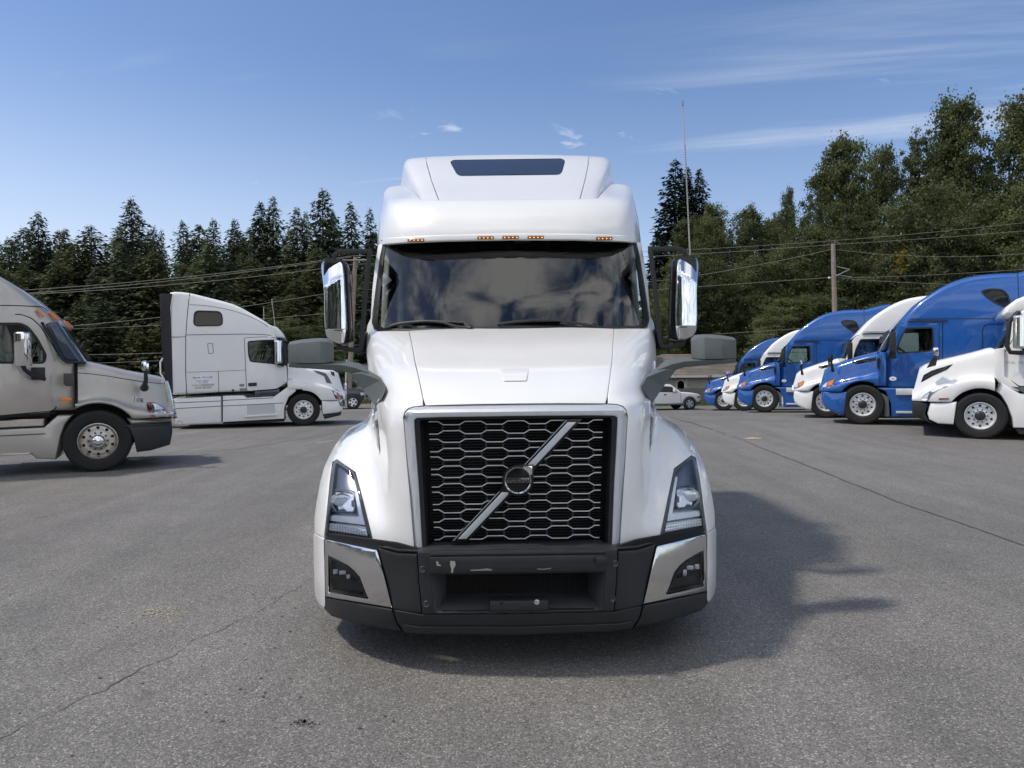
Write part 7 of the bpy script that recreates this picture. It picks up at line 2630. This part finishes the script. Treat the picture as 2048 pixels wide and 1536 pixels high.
s0, s1 = at(672, 778, 49), at(760, 778, 49)
shg = ground_z(s0.x, 49)
shed = thing('shed', (s0.x, 49, shg), 0, 'pale low shed behind the leaning pole and the dark parked pickup', 'shed')
sw_, zt_ = s1.x - s0.x, at(700, 752, 49).z - shg
make('wall', MB().box((sw_ / 2, 1.5, zt_ / 2), (sw_, 3.0, zt_)), mat('shed_wall', (0.52, 0.51, 0.49), 0.8, 0, 0, 0.06, 2), shed)
z2 = at(700, 737, 49).z - shg
pn = to_mesh('roof_panel', MB().box((0, 0, (zt_ + z2) / 2), (0.24, 0.06, z2 - zt_)), mat('shed_panel', (0.42, 0.43, 0.43), 0.7))
for k in range(int(sw_ / 0.26)):
    share('roof_panel', pn, shed, (0.13 + k * .26, -.08, 0))
rfp = MB().hexa([(-.3, -.3, z2), (sw_ + .3, -.3, z2), (sw_ + .3, 3.2, z2), (-.3, 3.2, z2)], [(-.3, .2, z2 + .3), (sw_ + .3, .2, z2 + .3), (sw_ + .3, 2.8, z2 + .3), (-.3, 2.8, z2 + .3)])
make('roof', rfp, mat('shed_roof', (0.10, 0.10, 0.105), 0.7), shed)

# ------------------------------------------------------------------ two small vehicles
def car(S, Q, name, label, cat, paint, out, win, wheelR, axles, hood_split=None, trim=None, lamp=None, bump=None, hw=0.88, rimspokes=5):
    def warp(u, y, v):
        return (u, y * (1 - 0.16 * max(0, (v - 0.95) / 0.75)), v)
    t = thing(name, S.base, S.rz, label, cat)
    hl = [arch for arch in ()]
    mb = slab(out, hw, 0.07, [w for w in win], seg=3, warp=warp, sp=0.18)
    make('body', mb, paint, t)
    for w in win:
        for sd in (1, -1):
            g = plate_y(inset(ccw(w), .003), sd * (hw - .02), sd * (hw - .03), (), warp)
            make('window', g, DKGLASS, t)
    for i, ua in enumerate(axles):
        for sd in (1, -1):
            sc_ = wheelR / 0.516
            w = share('wheel', CARW['tyre'], t, (ua, sd * (hw - 0.055), wheelR), 0 if sd > 0 else pi)
            w.scale = (sc_, sc_, sc_)
            share('rim', CARW['rim'], w)
            ar = MB()
            k = [(ua + (wheelR + .07) * cos(q), wheelR + (wheelR + .07) * sin(q)) for q in np.linspace(-.3, pi + .3, 16)]
            i_ = [(ua + (wheelR - .02) * cos(q), wheelR + (wheelR - .02) * sin(q)) for q in np.linspace(-.3, pi + .3, 16)]
            make('wheel_arch', plate_y(k + i_[::-1], sd * (hw - .05), sd * (hw + .025)), trim or BLACKP, t)
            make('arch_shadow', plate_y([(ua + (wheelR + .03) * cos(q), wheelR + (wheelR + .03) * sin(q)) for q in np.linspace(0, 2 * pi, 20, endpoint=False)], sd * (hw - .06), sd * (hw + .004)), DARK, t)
    return t


T2 = MB().lathe([(0.31, -0.10), (0.36, -0.15), (0.46, -0.165), (0.50, -0.14), (0.516, -0.11), (0.516, 0.11), (0.50, 0.14), (0.46, 0.165), (0.36, 0.15), (0.31, 0.10)], 'y', 32)
R2 = MB().lathe([(0.315, 0.10), (0.32, 0.14), (0.30, 0.145), (0.285, 0.10), (0.28, 0.05), (0.0, 0.05)], 'y', 28)
for k in range(5):
    a = 2 * pi * k / 5
    d_, p_ = Vector((cos(a), 0, sin(a))), Vector((-sin(a), 0, cos(a)))
    R2.hexa([d_ * .04 - p_ * .09 + Vector((0, .13, 0)), d_ * .04 + p_ * .09 + Vector((0, .13, 0)), d_ * .04 + p_ * .09 + Vector((0, .06, 0)), d_ * .04 - p_ * .09 + Vector((0, .06, 0))],
            [d_ * .30 - p_ * .055 + Vector((0, .14, 0)), d_ * .30 + p_ * .055 + Vector((0, .14, 0)), d_ * .30 + p_ * .055 + Vector((0, .06, 0)), d_ * .30 - p_ * .055 + Vector((0, .06, 0))])
CARW = {'tyre': to_mesh('car_tyre', T2, RUBBER), 'rim': to_mesh('car_rim', R2, ALLOY)}

ZC = (10.24, 1300, 700)
SCr = Side(1379.3, 820.6, 41.0, 12, 1, 1.8)
Qc = lambda pts, ins=0.0: SCr.tr(ZC, pts, ins)
cw_ = rounded(Qc([(120, 752), (262, 750), (452, 760), (585, 878), (120, 872)]), .04)
uw_ = Qc([(250, 800)])[0][0]
bodyc = Qc([(300, 708), (440, 714), (520, 770), (640, 868), (720, 872), (860, 884), (1000, 910), (1048, 950), (1056, 1010), (1040, 1060), (935, 1090), (650, 1112)])
rear = [(-3.9, bodyc[-1][1]), (-3.95, bodyc[-1][1] + .6), (-3.7, bodyc[0][1] - .1), (-3.4, bodyc[0][1])]
wr = 0.36
suv = car(SCr, Qc, 'suv', 'white parked car seen from the side in front of the board fence', 'car', WHITE2, bodyc + rear, [cw_, [(-3.2, cw_[0][1] if False else Qc([(120, 866)])[0][1]), (-3.2, Qc([(120, 756)])[0][1] - .02), (-1.95, Qc([(120, 756)])[0][1]), (-1.95, Qc([(120, 866)])[0][1])]], wr, (0.0, -2.65), trim=GREYP, hw=0.9)
make('front_bumper', slab(Qc([(935, 1012), (1058, 1004), (1064, 1040), (1040, 1104), (950, 1136), (930, 1090)]), 0.86, 0.03, seg=2), GREYP, suv)
for sd in (1, -1):
    make('headlight', plate_y(rounded(Qc([(968, 958), (1022, 944), (1036, 985), (1000, 1000), (970, 985)]), .03), sd * .86, sd * .91), mat('suv_lamp', (0.45, 0.22, 0.08), 0.2), suv)
    make('door_handle', plate_y(Qc([(285, 912), (332, 912), (332, 932), (285, 934)]), sd * .88, sd * .925), BLACKP, suv)
    make('door_mirror', MB().box((Qc([(492, 830)])[0][0], sd * 1.0, Qc([(492, 830)])[0][1]), (.16, .2, .2)), WHITE, suv, bevel=.03)
    make('sill', plate_y(Qc([(100, 1108), (650, 1108), (650, 1132), (100, 1136)]), sd * .84, sd * .9), GREYP, suv)
    sm_ = Qc([(620, 880), (640, 1100)])
    make('door_seam', ribbon_y(sm_, sd * .902, .018, .002), DARK, suv)

ZD = (10.97, 660, 700)
SD = Side(706.0, 818.0, 38.5, 10, 1, 1.8)
Qd = lambda pts, ins=0.0: SD.tr(ZD, pts, ins)
dk = mat('dark_blue_paint', (0.02, 0.023, 0.035), 0.25, 0, 0.7)
bodyd = Qd([(250, 842), (420, 848), (560, 858), (690, 872), (730, 905), (740, 1000), (720, 1080), (650, 1110), (420, 1200)])
ub_, vb_ = bodyd[0]
bodyd = [(-5.0, bodyd[-1][1]), (-5.0, vb_ + 0.1), (-2.9, vb_ + .1), (-2.7, vb_ + .75), (-1.2, vb_ + .75), (-0.55, vb_ + .05)] + bodyd
wd_ = rounded([(-2.55, vb_ + .12), (-2.5, vb_ + .66), (-1.28, vb_ + .66), (-0.75, vb_ + .12)], .05)
pk = car(SD, Qd, 'pickup', 'dark blue parked pickup behind the nose of the old white truck', 'pickup', dk, bodyd, [wd_], 0.37, (0.0, -3.3), trim=dk, hw=0.9)
make('front_bumper', slab(Qd([(640, 1010), (742, 1000), (735, 1090), (650, 1110)]), 0.88, 0.03, seg=2), BLACKP, pk)
for sd in (1, -1):
    make('headlight', plate_y(Qd([(668, 930), (735, 930), (738, 985), (672, 990)]), sd * .8, sd * .905), LAMPGREY, pk)
